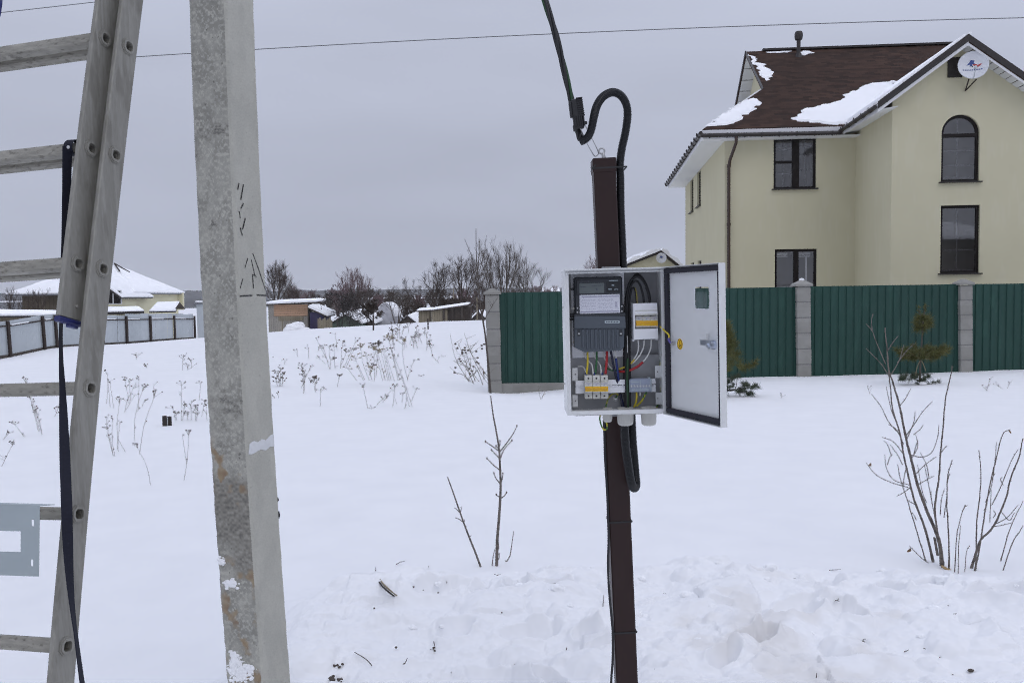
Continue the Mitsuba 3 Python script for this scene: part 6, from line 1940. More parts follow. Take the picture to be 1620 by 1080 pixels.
def build_post():
    k = thing('post', 'dark brown square steel post carrying the meter cabinet', 'post')
    hw = 0.0365
    bot = PB - PUP * 0.75
    top = PT - PUP * 0.004
    c = (bot + top) / 2 + PN * hw
    put(k, 'tube', cbox(c, (hw, hw, np.linalg.norm(top - bot) / 2), 0.004, PAX), BROWN)
    capc = PT - PUP * 0.022 + PN * hw
    put(k, 'cap', cbox(capc, (hw + 0.0022, hw + 0.0022, 0.024), 0.003, PAX), BROWN)
    eye = MB().add(*tube([PT + PX * 0.003 + PN * 0.03, PT + PX * -0.001 + PUP * 0.022 + PN * 0.03], [0.007, 0.005], 8))
    th = np.linspace(0, 2 * np.pi, 20)
    eye.add(*tube([PT + PUP * 0.028 - PX * 0.004 + PN * 0.03 + PX * 0.009 * math.cos(t) + PUP * 0.009 * math.sin(t) for t in th], 0.0028, 6, False))
    put(k, 'hook', eye, STEEL, smooth=True)
    labs = {820: 'black cable tie round the brown post below the conduit loop', 998: 'lowest black cable tie round the brown post', 265: 'black cable tie round post top and conduit'}
    for py, lab in labs.items():
        c0 = post_at(py) + PN * hw
        e = 0.0016
        m = MB()
        ext = 0.0 if py != 265 else 0.034
        pts = [(-hw - e, -hw - e), (hw + e + ext, -hw - e), (hw + e + ext, hw + e), (-hw - e, hw + e)]
        for i in range(4):
            p, q = pts[i], pts[(i + 1) % 4]
            m.add(*bar(c0 + PX * p[0] + PN * p[1], c0 + PX * q[0] + PN * q[1], 0.0016, 0.005) if False else bar(c0 + PX * p[0] + PN * p[1], c0 + PX * q[0] + PN * q[1], 0.0022, 0.0052))
        m.add(*cbox(c0 + PX * (-hw - 0.003) + PN * (-hw - 0.004), (0.004, 0.004, 0.0045), 0.001, PAX))
        if py != 265:
            m.add(*cbox(c0 + PX * (hw + 0.002) + PN * (-hw + 0.004), (0.003, 0.003, 0.003), 0.001, PAX))
        else:
            m.add(*tube([c0 - PX * (hw + 0.002) - PN * (hw + 0.004), c0 - PX * (hw + 0.002 - 0.010) - PN * (hw + 0.006) + PUP * 0.012], 0.0016, 4))
        solo('cable_tie', lab, 'cable tie', m, TIE)
    # earthing cable down the left side
    zc = lambda x, y: (940 + x / 2.4545, 640 + y / 2.4545)
    pts = [(38, 45), (40, 130), (43, 220), (50, 330), (54, 440), (56, 520), (54, 620), (58, 720), (68, 830), (72, 880), (73, 950), (70, 1020), (66, 1080)]
    p = [at(*zc(*q), 2.948) for q in pts] + [at(965, 1180, 2.95)]
    solo('cable', 'thin black cable running down the left side of the brown post', 'cable', MB().add(*tube(spline(p, 70), 0.0040, 8)), RUBBER, smooth=True)


build_post()


# corrugated conduit
def corrugated(pts, r=0.0138, pitch=0.0042, depth=0.0018):
    c = resample(spline(pts, 240), pitch / 4)
    ph = np.arange(len(c)) % 4
    rr = np.where(ph < 2, r, r - depth)
    return tube(c, rr, 18)


def build_conduits():
    z7 = lambda x, y: (860 + x / 6, 120 + y / 6)
    Q = lambda x, y, Y: at(*z7(x, y), Y)
    pts = [Q(352, 622, 2.935), Q(382, 610, 2.93), Q(425, 575, 2.925), Q(455, 500, 2.92), Q(475, 400, 2.92), Q(500, 300, 2.93), Q(545, 220, 2.94), Q(605, 172, 2.95), Q(670, 158, 2.96), Q(735, 190, 2.97), Q(780, 260, 2.98), Q(797, 350, 2.985), Q(790, 450, 2.985), Q(772, 560, 2.985), Q(745, 680, 2.985), Q(730, 780, 2.985), Q(724, 870, 2.985), Q(728, 960, 2.985), Q(730, 1070, 2.985)]
    # down the right side of the post
    for py in (330, 380, 430, 500, 600, 660):
        c0 = post_at(py) + PX * (0.0365 + 0.0150) + PN * 0.04
        pts.append(c0)
    cab = thing('conduit', 'black corrugated conduit looping over the top of the brown post', 'conduit')
    put(cab, 'hose', MB().add(*corrugated(pts)), CONDUIT)
    z = lambda x, y: (940 + x / 2.4545, 640 + y / 2.4545)
    R = lambda x, y, Y: at(*z(x, y), Y)
    a = [R(118, 60, 2.862), R(119, 120, 2.868), R(124, 180, 2.875), R(133, 240, 2.88), R(141, 290, 2.885), R(150, 318, 2.895), R(158, 322, 2.91), R(163, 306, 2.93), R(160, 260, 2.945), R(155, 200, 2.955), R(150, 140, 2.965), R(147, 80, 2.975), R(145, 30, 2.985)]
    put(thing('conduit', 'black corrugated conduit loop hanging below the meter cabinet', 'conduit'), 'hose', MB().add(*corrugated(a, 0.0142)), CONDUIT)
    # bundled overhead cable: four twisted cores
    k = thing('overhead_cable', 'twisted black and green insulated cable coming down to the clamp', 'cable')
    core = spline([at(838, -80, 3.0), at(862, 0, 2.95), at(878, 52, 2.93), at(890, 100, 2.93), at(902, 150, 2.935), at(911, 190, 2.935), at(915.5, 211, 2.935), at(919, 221, 2.935)], 90)
    d = np.gradient(core, axis=0); d /= np.linalg.norm(d, axis=1, keepdims=True)
    s = np.cross(d, [0, 1, 0]); s /= np.linalg.norm(s, axis=1, keepdims=True)
    t = np.cross(d, s)
    for i, mtl in enumerate((RUBBER, GREENPVC, RUBBER, RUBBER)):
        ph = np.linspace(0, 3.2 * np.pi, 90) + i * np.pi / 2
        put(k, 'core', MB().add(*tube(core + 0.0062 * (np.cos(ph)[:, None] * s + np.sin(ph)[:, None] * t), 0.0050, 8)), mtl, smooth=True)
    # anchor clamp
    k = thing('anchor_clamp', 'black ribbed anchor clamp gripping the overhead cable', 'clamp')
    A, B = Q(303, 212, 2.912), Q(338, 505, 2.915)
    up = unit(A - B); sx = unit(np.cross(up, [0, 1, 0])); sy = np.cross(sx, up)
    if sx[0] < 0:
        sx = -sx
    ax = np.array([sx, sy, up])
    s = 2.915 / F_PX / 6
    body = MB()
    body.add(*cbox(A - up * 150 * s + sx * 0 * s, (48 * s, 0.012, 138 * s), 0.003, ax))
    put(k, 'body', body, BLACKP)
    put(k, 'side_cover', MB().add(*cbox(A - up * 105 * s - sx * 58 * s, (13 * s, 0.011, 72 * s), 0.002, ax)), BLACKP)
    rb = MB()
    for i in range(9):
        rb.add(*cbox(A - up * (10 + i * 20) * s + sx * (30 + i * 0.5) * s, (30 * s, 0.016, 6.0 * s), 0.001, ax))
    put(k, 'rib', rb, BLACKP)
    w = MB()
    for i in range(5):
        w.add(*cbox(A - up * (215 + 8 * (i % 2)) * s + sx * (-30 + i * 20) * s, (6.0 * s, 0.016, 50 * s), 0.001, ax))
    w.add(*cbox(Q(398, 448, 2.91), (0.005, 0.006, 0.005), 0.002, ax)).add(*cbox(A - up * 275 * s - sx * 38 * s, (18 * s, 0.010, 30 * s), 0.002, ax))
    put(k, 'jaw', w, BLACKP)
    wire = spline([Q(385, 455, 2.905), Q(420, 520, 2.92), Q(470, 620, 2.95), Q(505, 690, 2.97), Q(520, 735, 2.982), Q(512, 752, 2.984), Q(490, 765, 2.984), Q(470, 745, 2.978), Q(440, 695, 2.965), Q(410, 640, 2.95), Q(375, 560, 2.93), Q(350, 500, 2.912)], 60)
    put(k, 'bail', MB().add(*tube(wire, 0.0016, 6)), STEEL, smooth=True)


build_conduits()


# ------------------------------------------------------------------ meter cabinet
BD = 2.75                                   # world distance of the cabinet's front
z1 = lambda x, y: (870 + x / 3.6, 400 + y / 3.6)
_tl, _tr, _bl, _br = at(*z1(84, 98), BD), at(*z1(660, 82), BD), at(*z1(98, 925), BD), at(*z1(668, 912), BD)
BX = unit((_tr - _tl) + (_br - _bl)); BX[1] = 0; BX = unit(BX)
BYW = np.array([0, 1.0, 0])
BZ = np.cross(BX, BYW)
BO = (_tl + _tr + _bl + _br) / 4
BAX = np.array([BX, BYW, BZ])
BW = (np.linalg.norm(_tr - _tl) + np.linalg.norm(_br - _bl)) / 4
BH = (np.linalg.norm(_tl - _bl) + np.linalg.norm(_tr - _br)) / 4
DEPTH = 0.16


def bl(x, y, d):
    """Cabinet coordinates (across, up) of the thing seen at this place of the enlarged cabinet picture, d metres behind its front."""
    p = at(*z1(x, y), BD + d) - BO
    return p @ BX, p @ BZ


def bp(u, d, v):
    return BO + BX * u + BYW * d + BZ * v


def bq(x, y, d):
    u, v = bl(x, y, d)
    return bp(u, d, v)


def bb(x0, y0, x1, y1, d0, d1, ch=0.001):
    """A box of the cabinet from its front outline and the depths of its front and back."""
    (u0, v0), (u1, v1) = bl(x0, y0, d0), bl(x1, y1, d0)
    return cbox(bp((u0 + u1) / 2, (d0 + d1) / 2, (v0 + v1) / 2), (abs(u1 - u0) / 2, abs(d1 - d0) / 2, abs(v1 - v0) / 2), ch, BAX)


def bpoly(pts, d0, d1):
    P = Polygon([bl(x, y, d0) for x, y in pts]).buffer(0)
    return extrude(P, d1 - d0, np.array([BX, BZ, BYW]), bp(0, d0, 0))


def build_cabinet():
    k = thing('meter_cabinet', 'light grey steel meter cabinet with its door open, fixed to the brown post', 'cabinet')
    t = 0.0018
    def man(c, h):
        return m3.Manifold.cube((2 * h[0], 2 * h[1], 2 * h[2]), True).translate(c)
    s = man((0, DEPTH / 2, 0), (BW, DEPTH / 2, BH)) - man((0, DEPTH / 2 - 0.004 + 0.002, 0), (BW - t, DEPTH / 2 - 0.0, BH - t)).translate((0, -t - 0.002, 0))
    # inward lip round the opening
    lip = man((0, 0.0012, 0), (BW, 0.0012, BH)) - man((0, 0.0012, 0), (BW - 0.0125, 0.01, BH - 0.0125))
    lip2 = man((0, 0.006, 0), (BW - 0.0110, 0.006, BH - 0.0110)) - man((0, 0.006, 0), (BW - 0.0125, 0.02, BH - 0.0125))
    body = (s + lip + lip2).to_mesh()
    v = np.array(body.vert_properties[:, :3]) @ BAX + BO
    f = np.array(body.tri_verts)
    f = f[:, ::-1] if np.linalg.det(BAX) < 0 else f
    put(k, 'body', trimesh.Trimesh(v, f, process=False), BOXP)
    # rain rim over the door and the side seam
    put(k, 'rain_rim', cbox(bp(0.002, -0.008, BH - 0.001), (BW + 0.004, 0.010, 0.0022), 0.0008, BAX), BOXP)
    put(k, 'rain_rim', cbox(bp(0.002, -0.006, BH - 0.0105), (BW - 0.002, 0.0045, 0.0012), 0.0005, BAX), BOXP)
    for vv in (BH - 0.115, -BH + 0.09):
        put(k, 'side_plug', MB().add(*tube([bp(-BW - 0.003, 0.09, vv), bp(-BW, 0.09, vv)], 0.0035, 8)), GLAND)
    # plates inside
    put(k, 'back_plate', bb(124, 104, 640, 915, 0.150, 0.1515, 0), ZINC)
    put(k, 'meter_plate', bb(118, 118, 430, 590, 0.116, 0.1172, 0), WHITEP)
    put(k, 'lower_plate', bb(116, 590, 650, 896, 0.128, 0.1292, 0), ZINC)
    for (a, b, c, d) in [(126, 655, 159, 727), (128, 808, 160, 876), (598, 642, 648, 711), (602, 794, 650, 861)]:
        kk = put(k, 'bracket', bb(a, b, c, d, 0.095, 0.0965, 0.0006), BOXP)
        x = 145 if a < 300 else 614
        put(kk, 'screw', MB().add(*tube([bq(x, (b + d) / 2, 0.0945), bq(x, (b + d) / 2, 0.093)], 0.0018, 8)), BLACKP)
    # DIN rail
    rail = MB().add(*bb(146, 744, 600, 772, 0.092, 0.094, 0)).add(*bb(146, 727, 600, 745, 0.088, 0.0892, 0)).add(*bb(146, 771, 600, 790, 0.088, 0.0892, 0))
    rk = put(k, 'din_rail', rail, WHITEP, label='white mounting rail')
    sl = MB()
    for x in (366, 398, 430, 592):
        sl.add(*bb(x - 11, 746, x + 11, 754, 0.0912, 0.0918, 0))
    put(rk, 'slot', sl, BLACKP)
    for x0, x1 in ((147, 172), (584, 604)):
        m = MB()
        for y0, y1 in ((730, 745), (750, 765), (770, 790)):
            m.add(*bb(x0, y0, x1, y1, 0.090, 0.108, 0.001))
        put(rk, 'end_clip', m, WHITEP)
    # earth bolt in the back plate
    m = MB().add(*tube([bq(374, 830, 0.128), bq(374, 830, 0.118)], 0.0042, 10))
    th = np.linspace(0, 2 * np.pi, 18)
    u, v_ = bl(374, 830, 0.122)
    m.add(*tube([bp(u + 0.0072 * math.cos(a), 0.1255, v_ + 0.0072 * math.sin(a)) for a in th], 0.0012, 5, False))
    put(k, 'earth_bolt', m, STEEL, smooth=30)
    # cable glands through the floor
    for x0, x1, yb in ((302, 355, 962), (385, 475, 980), (520, 606, 980)):
        dd = 0.07
        (u0, _), (u1, vb), (_, vt), (_, vm) = bl(x0, 930, dd), bl(x1, yb, dd), bl(x0, 886, dd), bl(x0, 922, dd)
        c, r = (u0 + u1) / 2, (u1 - u0) / 2
        g = MB().add(*tube([bp(c, dd, z) for z in (-BH + 0.0, -BH - 0.006)], r * 0.90, 8))
        g.add(*tube([bp(c, dd, z) for z in (-BH - 0.006, -BH - 0.008, vb + 0.008, vb + 0.003, vb)], [r, r * 1.06, r * 1.0, r * 0.9, r * 0.66], 20))
        gk = put(k, 'cable_gland', g, GLAND, smooth=40)
        put(gk, 'lock_nut', MB().add(*tube([bp(c, dd, -BH + 0.003), bp(c, dd, -BH + 0.011)], r * 1.12, 6)), GLAND)
    for vv in (BH - 0.012, BH - 0.028):
        put(k, 'rivet', MB().add(*blob(bp(BW - 0.008, -0.001, vv), (0.0022, 0.001, 0.0022), 1, 0)), WHITEP, smooth=True)
    # door: a shallow tray swung open past a right angle
    hx = bp(BW + 0.0035, -0.004, 0)
    tdir = unit(np.array([0.107, -0.306, 0.0]) + BX * 0)
    up = BZ
    tdir = unit(tdir - up * (tdir @ up))
    nin = np.cross(up, tdir)
    nin = nin if nin[0] < 0 else -nin
    DAX = np.array([tdir, up, nin])
    DWID, DH, FL = 0.322, BH + 0.001, 0.021
    def dloc(x, y):
        r = ray(*z1(x, y))
        P0 = hx + nin * 0.002
        tt = ((P0 - EYE) @ nin) / (r @ nin)
        q = EYE + r * tt - hx
        return q @ tdir, q @ up
    def dp(s_, v_, n_):
        return hx + tdir * s_ + up * v_ + nin * n_
    h0, h1 = dloc(822, 192), dloc(908, 320)
    hole = sbox(min(h0[0], h1[0]), min(h0[1], h1[1]), max(h0[0], h1[0]), max(h0[1], h1[1]))
    hole = hole.buffer(-0.006).buffer(0.006, 5)
    dk = put(k, 'door', extrude(sbox(0, -DH, DWID, DH).difference(hole), 0.0015, DAX, hx), BOXP)
    fl = MB()
    fl.add(*cbox(dp(DWID - 0.0008, 0, FL / 2), (0.0008, DH, FL / 2), 0, DAX)).add(*cbox(dp(0.0008, 0, FL / 2), (0.0008, DH, FL / 2), 0, DAX))
    for sgn in (-1, 1):
        fl.add(*cbox(dp(DWID / 2, sgn * (DH - 0.0008), FL / 2 + 0.001), (DWID / 2 - 0.002, 0.0008, FL / 2), 0, DAX))
    put(dk, 'flange', fl, BOXP)
    g = MB()
    gw = 0.0075
    for sgn in (-1, 1):
        g.add(*cbox(dp(DWID / 2, sgn * (DH - 0.005 - gw), 0.008), (DWID / 2 - 0.006, gw, 0.0064), 0.002, DAX))
    g.add(*cbox(dp(0.006 + gw, 0, 0.008), (gw, DH - 0.021, 0.0062), 0.002, DAX)).add(*cbox(dp(DWID - 0.006 - gw, 0, 0.008), (gw, DH - 0.021, 0.0062), 0.002, DAX))
    put(dk, 'gasket', g, GASKET)
    w = hole.buffer(0.008)
    ring = np.array(w.exterior.coords)
    gl = extrude(w, 0.0002, DAX, hx + nin * -0.0012)
    x0, y0, x1, y1 = w.bounds
    put(dk, 'window', (np.array([dp(x0, y0, -0.0008), dp(x1, y0, -0.0008), dp(x1, y1, -0.0008), dp(x0, y1, -0.0008)]), np.array([[0, 1, 2, 3]])), ACRYL)
    # ragged sealant round the window
    gg = np.random.default_rng(8)
    e = np.array(hole.buffer(0.0006).exterior.coords)
    m = MB()
    for p, q in zip(e[:-1], e[1:]):
        nseg = max(1, int(np.hypot(*(q - p)) / 0.004))
        for i in range(nseg):
            c = p + (q - p) * (i + gg.random()) / nseg
            r = 0.0010 + 0.0018 * gg.random() ** 2
            m.add(*blob(dp(c[0], c[1], 0.0016), (r, r, r), 1, 0.3, 3, int(gg.integers(50))))
    put(dk, 'sealant', m, DISH, smooth=True)
    # earth sticker: yellow disc with the symbol, and its stud
    s0, v0 = dloc(740, 519)
    put(dk, 'earth_sticker', MB().add(*tube([dp(s0, v0, 0.0016), dp(s0, v0, 0.0022)], 0.0165, 28)), YELLOW, smooth=30)
    m = MB()
    th = np.linspace(0, 2 * np.pi, 30)
    m.add(*tube([dp(s0 + 0.0138 * math.cos(a), v0 + 0.0138 * math.sin(a), 0.0024) for a in th], 0.0010, 4, False))
    m.add(*cbox(dp(s0, v0 + 0.004, 0.0025), (0.0010, 0.0055, 0.0004), 0, DAX))
    for i, ww in enumerate((0.0085, 0.0056, 0.0028)):
        m.add(*cbox(dp(s0, v0 - 0.0016 - i * 0.0034, 0.0025), (ww, 0.0008, 0.0004), 0, DAX))
    put(dk, 'earth_symbol', m, BLACKP)
    s1, v1 = dloc(712, 515)
    put(dk, 'stud', MB().add(*tube([dp(s1, v1, 0.0015), dp(s1, v1, 0.018)], 0.0028, 8)).add(*tube([dp(s1, v1, 0.006), dp(s1, v1, 0.010)], 0.006, 6)), STEEL)
    # cam lock
    s2, v2 = dloc(936, 523)
    lk = put(dk, 'lock', MB().add(*tube([dp(s2, v2, 0.0015), dp(s2, v2, 0.020)], 0.0105, 16)).add(*tube([dp(s2, v2, 0.0015), dp(s2, v2, 0.006)], 0.015, 6)), CHROME, smooth=30)
    put(lk, 'cam', MB().add(*cbox(dp(s2 - 0.012, v2 + 0.006, 0.0225), (0.026, 0.0075, 0.0015), 0.0005, DAX)).add(*tube([dp(s2, v2, 0.02), dp(s2, v2, 0.027)], 0.006, 6)), CHROME)
    put(lk, 'tab', MB().add(*bar(dp(s2 - 0.03, v2 + 0.03, 0.006), dp(s2 - 0.022, v2 - 0.004, 0.012), 0.004, 0.003)), STEEL)
    # hinges
    for vv in (BH - 0.06, -BH + 0.06):
        put(k, 'hinge', MB().add(*tube([bp(BW + 0.003, -0.004, vv - 0.02), bp(BW + 0.003, -0.004, vv + 0.02)], 0.0032, 8)), STEEL, smooth=30)
    put(k, 'mount', bb(300, 80, 420, 930, DEPTH + 0.001, 0.199, 0), ZINC)
    return dloc, dp, (s1, v1)


DLOC, DP, STUD = build_cabinet()


# electricity meter
def build_meter():
    k = thing('electricity_meter', 'dark grey electricity meter with a white label inside the cabinet', 'electricity meter')
    put(k, 'case', bb(138, 140, 416, 350, 0.062, 0.137, 0.004), METERB)
    put(k, 'face', bb(150, 152, 408, 236, 0.058, 0.064, 0.002), METERB)
    lc = put(k, 'display', bb(166, 174, 310, 228, 0.0562, 0.0602, 0.0008), LCD)
    g = np.random.default_rng(3)
    m = MB()
    for x0, y0, x1, y1 in [(170, 166, 186, 170), (170, 192, 208, 196), (214, 160, 226, 163), (262, 200, 270, 214), (236, 184, 300, 187)]:
        m.add(*bb(x0, y0, x1, y1, 0.0556, 0.0562, 0))
    put(lc, 'print', m, METERG)
    put(k, 'key_panel', bb(322, 164, 398, 224, 0.0572, 0.060, 0.001), KEYS)
    m = MB()
    for x in (342, 378):
        m.add(*bb(x - 14, 199, x + 14, 216, 0.0555, 0.0575, 0.001))
    put(k, 'key', m, METERB)
    m = MB()
    for x0, y0, x1, y1 in [(332, 204, 352, 209), (370, 203, 386, 205), (368, 206, 372, 211), (384, 206, 388, 211), (352, 180, 366, 187), (336, 156, 386, 160)]:
        m.add(*bb(x0, y0, x1, y1, 0.0548, 0.0555, 0))
    put(k, 'key_print', m, PALE)
    lb = put(k, 'label', bb(168, 240, 400, 346, 0.0572, 0.062, 0.0008), LABELW, label='white printed data label')
    m = MB()
    for (x0, x1, ys) in [(184, 262, [266, 271, 284, 292, 300, 308, 316]), (276, 360, [262, 268, 274, 282, 290, 298, 306, 314, 322])]:
        for y in ys:
            x = x0
            while x < x1:
                w = g.uniform(4, 14)
                m.add(*bb(x, y, min(x + w, x1), y + 2.0, 0.0568, 0.0572, 0))
                x += w + g.uniform(2, 5)
    for y in range(277, 312, 3):
        m.add(*bb(370, y, 384, y + 1.9, 0.0568, 0.0572, 0))
    for y in (274, 296, 313):
        m.add(*bb(176, y, 181, y + 5, 0.0568, 0.0572, 0))
    m.add(*bb(271, 256, 272.2, 330, 0.0568, 0.0572, 0)).add(*bb(174, 333, 396, 334.5, 0.0568, 0.0572, 0)).add(*bb(180, 248, 392, 249.5, 0.0568, 0.0572, 0))
    put(lb, 'print', m, INK)
    for x, y in ((157, 314), (157, 338), (410, 303), (410, 332)):
        put(k, 'seal_screw', MB().add(*tube([bq(x, y, 0.062), bq(x, y, 0.058)], 0.0024, 10)), STEEL)
    put(k, 'side_lug', MB().add(*bb(118, 200, 136, 212, 0.08, 0.10, 0.001)).add(*bb(116, 345, 136, 368, 0.08, 0.11, 0.001)).add(*bb(114, 374, 136, 384, 0.08, 0.11, 0.001)), BLACKP)
    put(k, 'side_lug', MB().add(*bb(402, 292, 424, 345, 0.075, 0.11, 0.001)), BLACKP)
    put(k, 'seal', MB().add(*blob(bq(134, 318, 0.075), (0.0045, 0.004, 0.005), 2, 0.1)), GLAND, smooth=True)
    # terminal cover: plain band above, ribbed apron with cut corners below
    put(k, 'terminal_cover', bpoly([(140, 360), (428, 360), (432, 428), (140, 430)], 0.050, 0.137), METERG)
    ap = put(k, 'apron', bpoly([(140, 431), (424, 429), (422, 536), (404, 556), (196, 565), (142, 538)], 0.056, 0.137), METERG)
    m = MB()
    for i in range(9):
        x = 178 + i * 24.5
        m.add(*bb(x + 3, 434, x + 20, 548 if 1 <= i <= 7 else 540, 0.0515, 0.057, 0.0015))
    put(ap, 'rib', m, METERG)
    put(k, 'cover_edge', bb(138, 348, 430, 359, 0.0530, 0.10, 0.001), METERB)
    npk = put(k, 'name_plate', bpoly([(312, 388), (318, 385), (392, 385), (398, 388), (398, 398), (392, 401), (318, 401), (312, 398)], 0.0490, 0.0502), PALE)
    m = MB()
    x = 320
    for i in range(8):
        m.add(*bb(x, 389, x + 6.4, 397, 0.0486, 0.0490, 0))
        x += 9
    put(npk, 'print', m, METERG)
    for x in (165, 404):
        kk = put(k, 'cover_screw', MB().add(*tube([bq(x, 460, 0.056), bq(x, 460, 0.0515)], 0.0030, 10)), STEEL)
        put(kk, 'recess', bb(x - 9, 436, x + 9, 474, 0.0548, 0.0562, 0), METERB)


build_meter()


def breaker(k, x0, y0, x1, y1, d, front=None):
    """Three poles side by side: stepped noses, toggles, print and screws."""
    n = 3
    H = y1 - y0
    for i in range(n):
        a, b = x0 + (x1 - x0) * i / n + 0.12, x0 + (x1 - x0) * (i + 1) / n - 0.12
        pk = put(k, 'pole_module', MB().add(*bb(a, y0, b, y1, d + 0.012, d + 0.05, 0.0012)).add(*bb(a, y0 + H * 0.30, b, y0 + H * 0.74, d, d + 0.013, 0.0012)), CREAM)
        put(pk, 'yellow_band', bb(a + (3 if i == 0 else 0), y0 + H * 0.48, b - (1 if i == 2 else 0), y0 + H * 0.68, d - 0.0007, d - 0.0001, 0), YELLOW)
        put(pk, 'toggle', bb(a + 6, y0 + H * 0.545, b - 5, y0 + H * 0.61, d - 0.006, d - 0.0007, 0.001), ORANGE)
        put(pk, 'print', MB().add(*bb(a + 4, y0 + H * 0.335, b - 4, y0 + H * 0.365, d - 0.0005, d - 0.0001, 0)).add(*bb((a + b) / 2 - 4, y0 + H * 0.385, (a + b) / 2 + 4, y0 + H * 0.43, d - 0.0005, d - 0.0001, 0)), INK)
        for yy in (y0 + H * 0.13, y0 + H * 0.88):
            put(pk, 'terminal_screw', MB().add(*tube([bq((a + b) / 2, yy, d + 0.0118), bq((a + b) / 2, yy, d + 0.0112)], 0.0030, 10)), BLACKP)


k = thing('circuit_breaker', 'cream three-pole breaker with orange toggles at lower left of the rail', 'circuit breaker')
breaker(k, 197, 697, 333, 830, 0.062)
k = thing('circuit_breaker', 'breaker with yellow band showing through the window of the white housing', 'circuit breaker')
breaker(k, 486, 318, 616, 460, 0.0675)
k = thing('breaker_housing', 'white plastic breaker housing below the black wire loops', 'breaker housing')
w0 = Polygon([bl(x, y, 0.055) for x, y in ((474, 288), (610, 285), (617, 488), (478, 494))])
w1 = Polygon([bl(x, y, 0.055) for x, y in ((484, 356), (616, 350), (619, 430), (484, 434))])
ax = np.array([BX, BZ, BYW])
put(k, 'cover', extrude(w0.difference(w1), 0.014, ax, bp(0, 0.055, 0)), WHITEP)
put(k, 'side', extrude(w0.difference(w0.buffer(-0.0016)), 0.075, ax, bp(0, 0.0692, 0)), WHITEP)
put(k, 'step', MB().add(*bb(486, 327, 612, 330, 0.0538, 0.0552, 0)).add(*bb(484, 348, 616, 352, 0.0535, 0.0552, 0)), CREAM)
put(k, 'corner_lug', MB().add(*bb(470, 492, 482, 504, 0.08, 0.09, 0.001)).add(*bb(604, 488, 616, 496, 0.08, 0.09, 0.001)), WHITEP)
k = thing('terminal_block', 'translucent bluish terminal block on the right half of the rail', 'terminal block')
put(k, 'case', bb(454, 718, 578, 790, 0.078, 0.108, 0.0015), TERMB)
m = MB()
for i in range(7):
    m.add(*bb(460 + i * 17, 752, 470 + i * 17, 764, 0.0765, 0.078, 0.0004))
put(k, 'contact', m, STEEL)
put(k, 'cover_ridge', MB().add(*bb(452, 722, 458, 792, 0.074, 0.108, 0.001)).add(*bb(572, 716, 580, 790, 0.074, 0.108, 0.001)).add(*bb(462, 733, 510, 737, 0.0772, 0.078, 0)).add(*bb(514, 724, 519, 788, 0.0770, 0.078, 0)).add(*bb(560, 708, 572, 718, 0.078, 0.1, 0.001)).add(*bb(466, 776, 566, 780, 0.0770, 0.078, 0)), PALE)


# wires
def wire(name, label, pts, r, mtl, n=40):
    p = spline([bq(x, y, d) for x, y, d in pts], n)
    return solo(name, label, 'wire', MB().add(*tube(p, r, 8)), mtl, smooth=True)


wire('wire', 'thick outer black wire arching to the right pole of the white housing', [(436, 885, 0.075), (434, 600, 0.085), (432, 420, 0.095), (434, 280, 0.10), (452, 175, 0.10), (492, 134, 0.095), (532, 158, 0.09), (558, 220, 0.085), (572, 292, 0.085)], 0.0042, RUBBER, 70)
wire('wire', 'black wire arching to the middle pole of the white housing', [(450, 885, 0.082), (446, 600, 0.085), (442, 420, 0.10), (443, 290, 0.10), (458, 195, 0.098), (486, 160, 0.095), (512, 180, 0.09), (530, 240, 0.085), (537, 292, 0.085)], 0.0036, RUBBER, 70)
wire('wire', 'inner black wire with a yellow-green stripe curving to the left pole of the housing', [(457, 885, 0.09), (456, 600, 0.09), (452, 400, 0.104), (452, 290, 0.104), (462, 220, 0.10), (474, 198, 0.098), (486, 216, 0.09), (494, 292, 0.085)], 0.0030, RUBBER, 60)
wire('wire', 'thin yellow line along the inner black wire loop', [(478, 194, 0.0955), (489, 210, 0.088), (495, 245, 0.084), (497, 290, 0.082)], 0.0009, YELLOWW, 20)
wire('wire', 'black wire running straight down the cabinet left of the thick loops', [(428, 885, 0.095), (424, 700, 0.10), (424, 500, 0.11), (426, 340, 0.12), (440, 220, 0.115), (470, 150, 0.11), (500, 122, 0.112), (540, 165, 0.11), (566, 240, 0.1), (570, 290, 0.1)], 0.0040, RUBBER, 60)
wire('wire', 'dark green cable behind the thick black wires at the bottom', [(443, 600, 0.07), (440, 700, 0.072), (442, 800, 0.075), (444, 885, 0.075)], 0.0034, GREENPVC, 20)
wire('wire', 'white wire beside the black cables right of the meter', [(440, 470, 0.082), (441, 520, 0.083), (443, 575, 0.085)], 0.0011, WHITEW, 14)
for i, (x, pts, lab) in enumerate([(502, [(502, 496, 0.09), (504, 540, 0.092), (494, 580, 0.094), (468, 618, 0.096), (452, 640, 0.1)], 'white wire from left pole of the housing curving down left'), (537, [(538, 494, 0.09), (532, 540, 0.09), (510, 585, 0.09), (480, 620, 0.092), (464, 632, 0.096)], 'white wire from middle pole of the housing curving down left'),
                                   (580, [(578, 492, 0.09), (574, 540, 0.088), (555, 588, 0.086), (528, 622, 0.086)], 'white wire from right pole of the housing ending in a red sleeve')]):
    wire('wire', lab, pts, 0.0021, WHITEW)
wire('sleeve', 'red sleeve on the wire under the white housing', [(530, 621, 0.085), (500, 646, 0.084), (465, 664, 0.084), (436, 674, 0.088), (395, 676, 0.10)], 0.0040, REDW)
wire('sleeve', 'yellow sleeve at the ends of the white wires', [(480, 608, 0.09), (462, 628, 0.09), (440, 644, 0.095), (392, 662, 0.104)], 0.0028, YELLOWW)
wire('sleeve', 'green sleeve crossing behind the blue wires', [(412, 655, 0.11), (380, 668, 0.108), (340, 664, 0.106), (310, 640, 0.106)], 0.0026, GREENW)
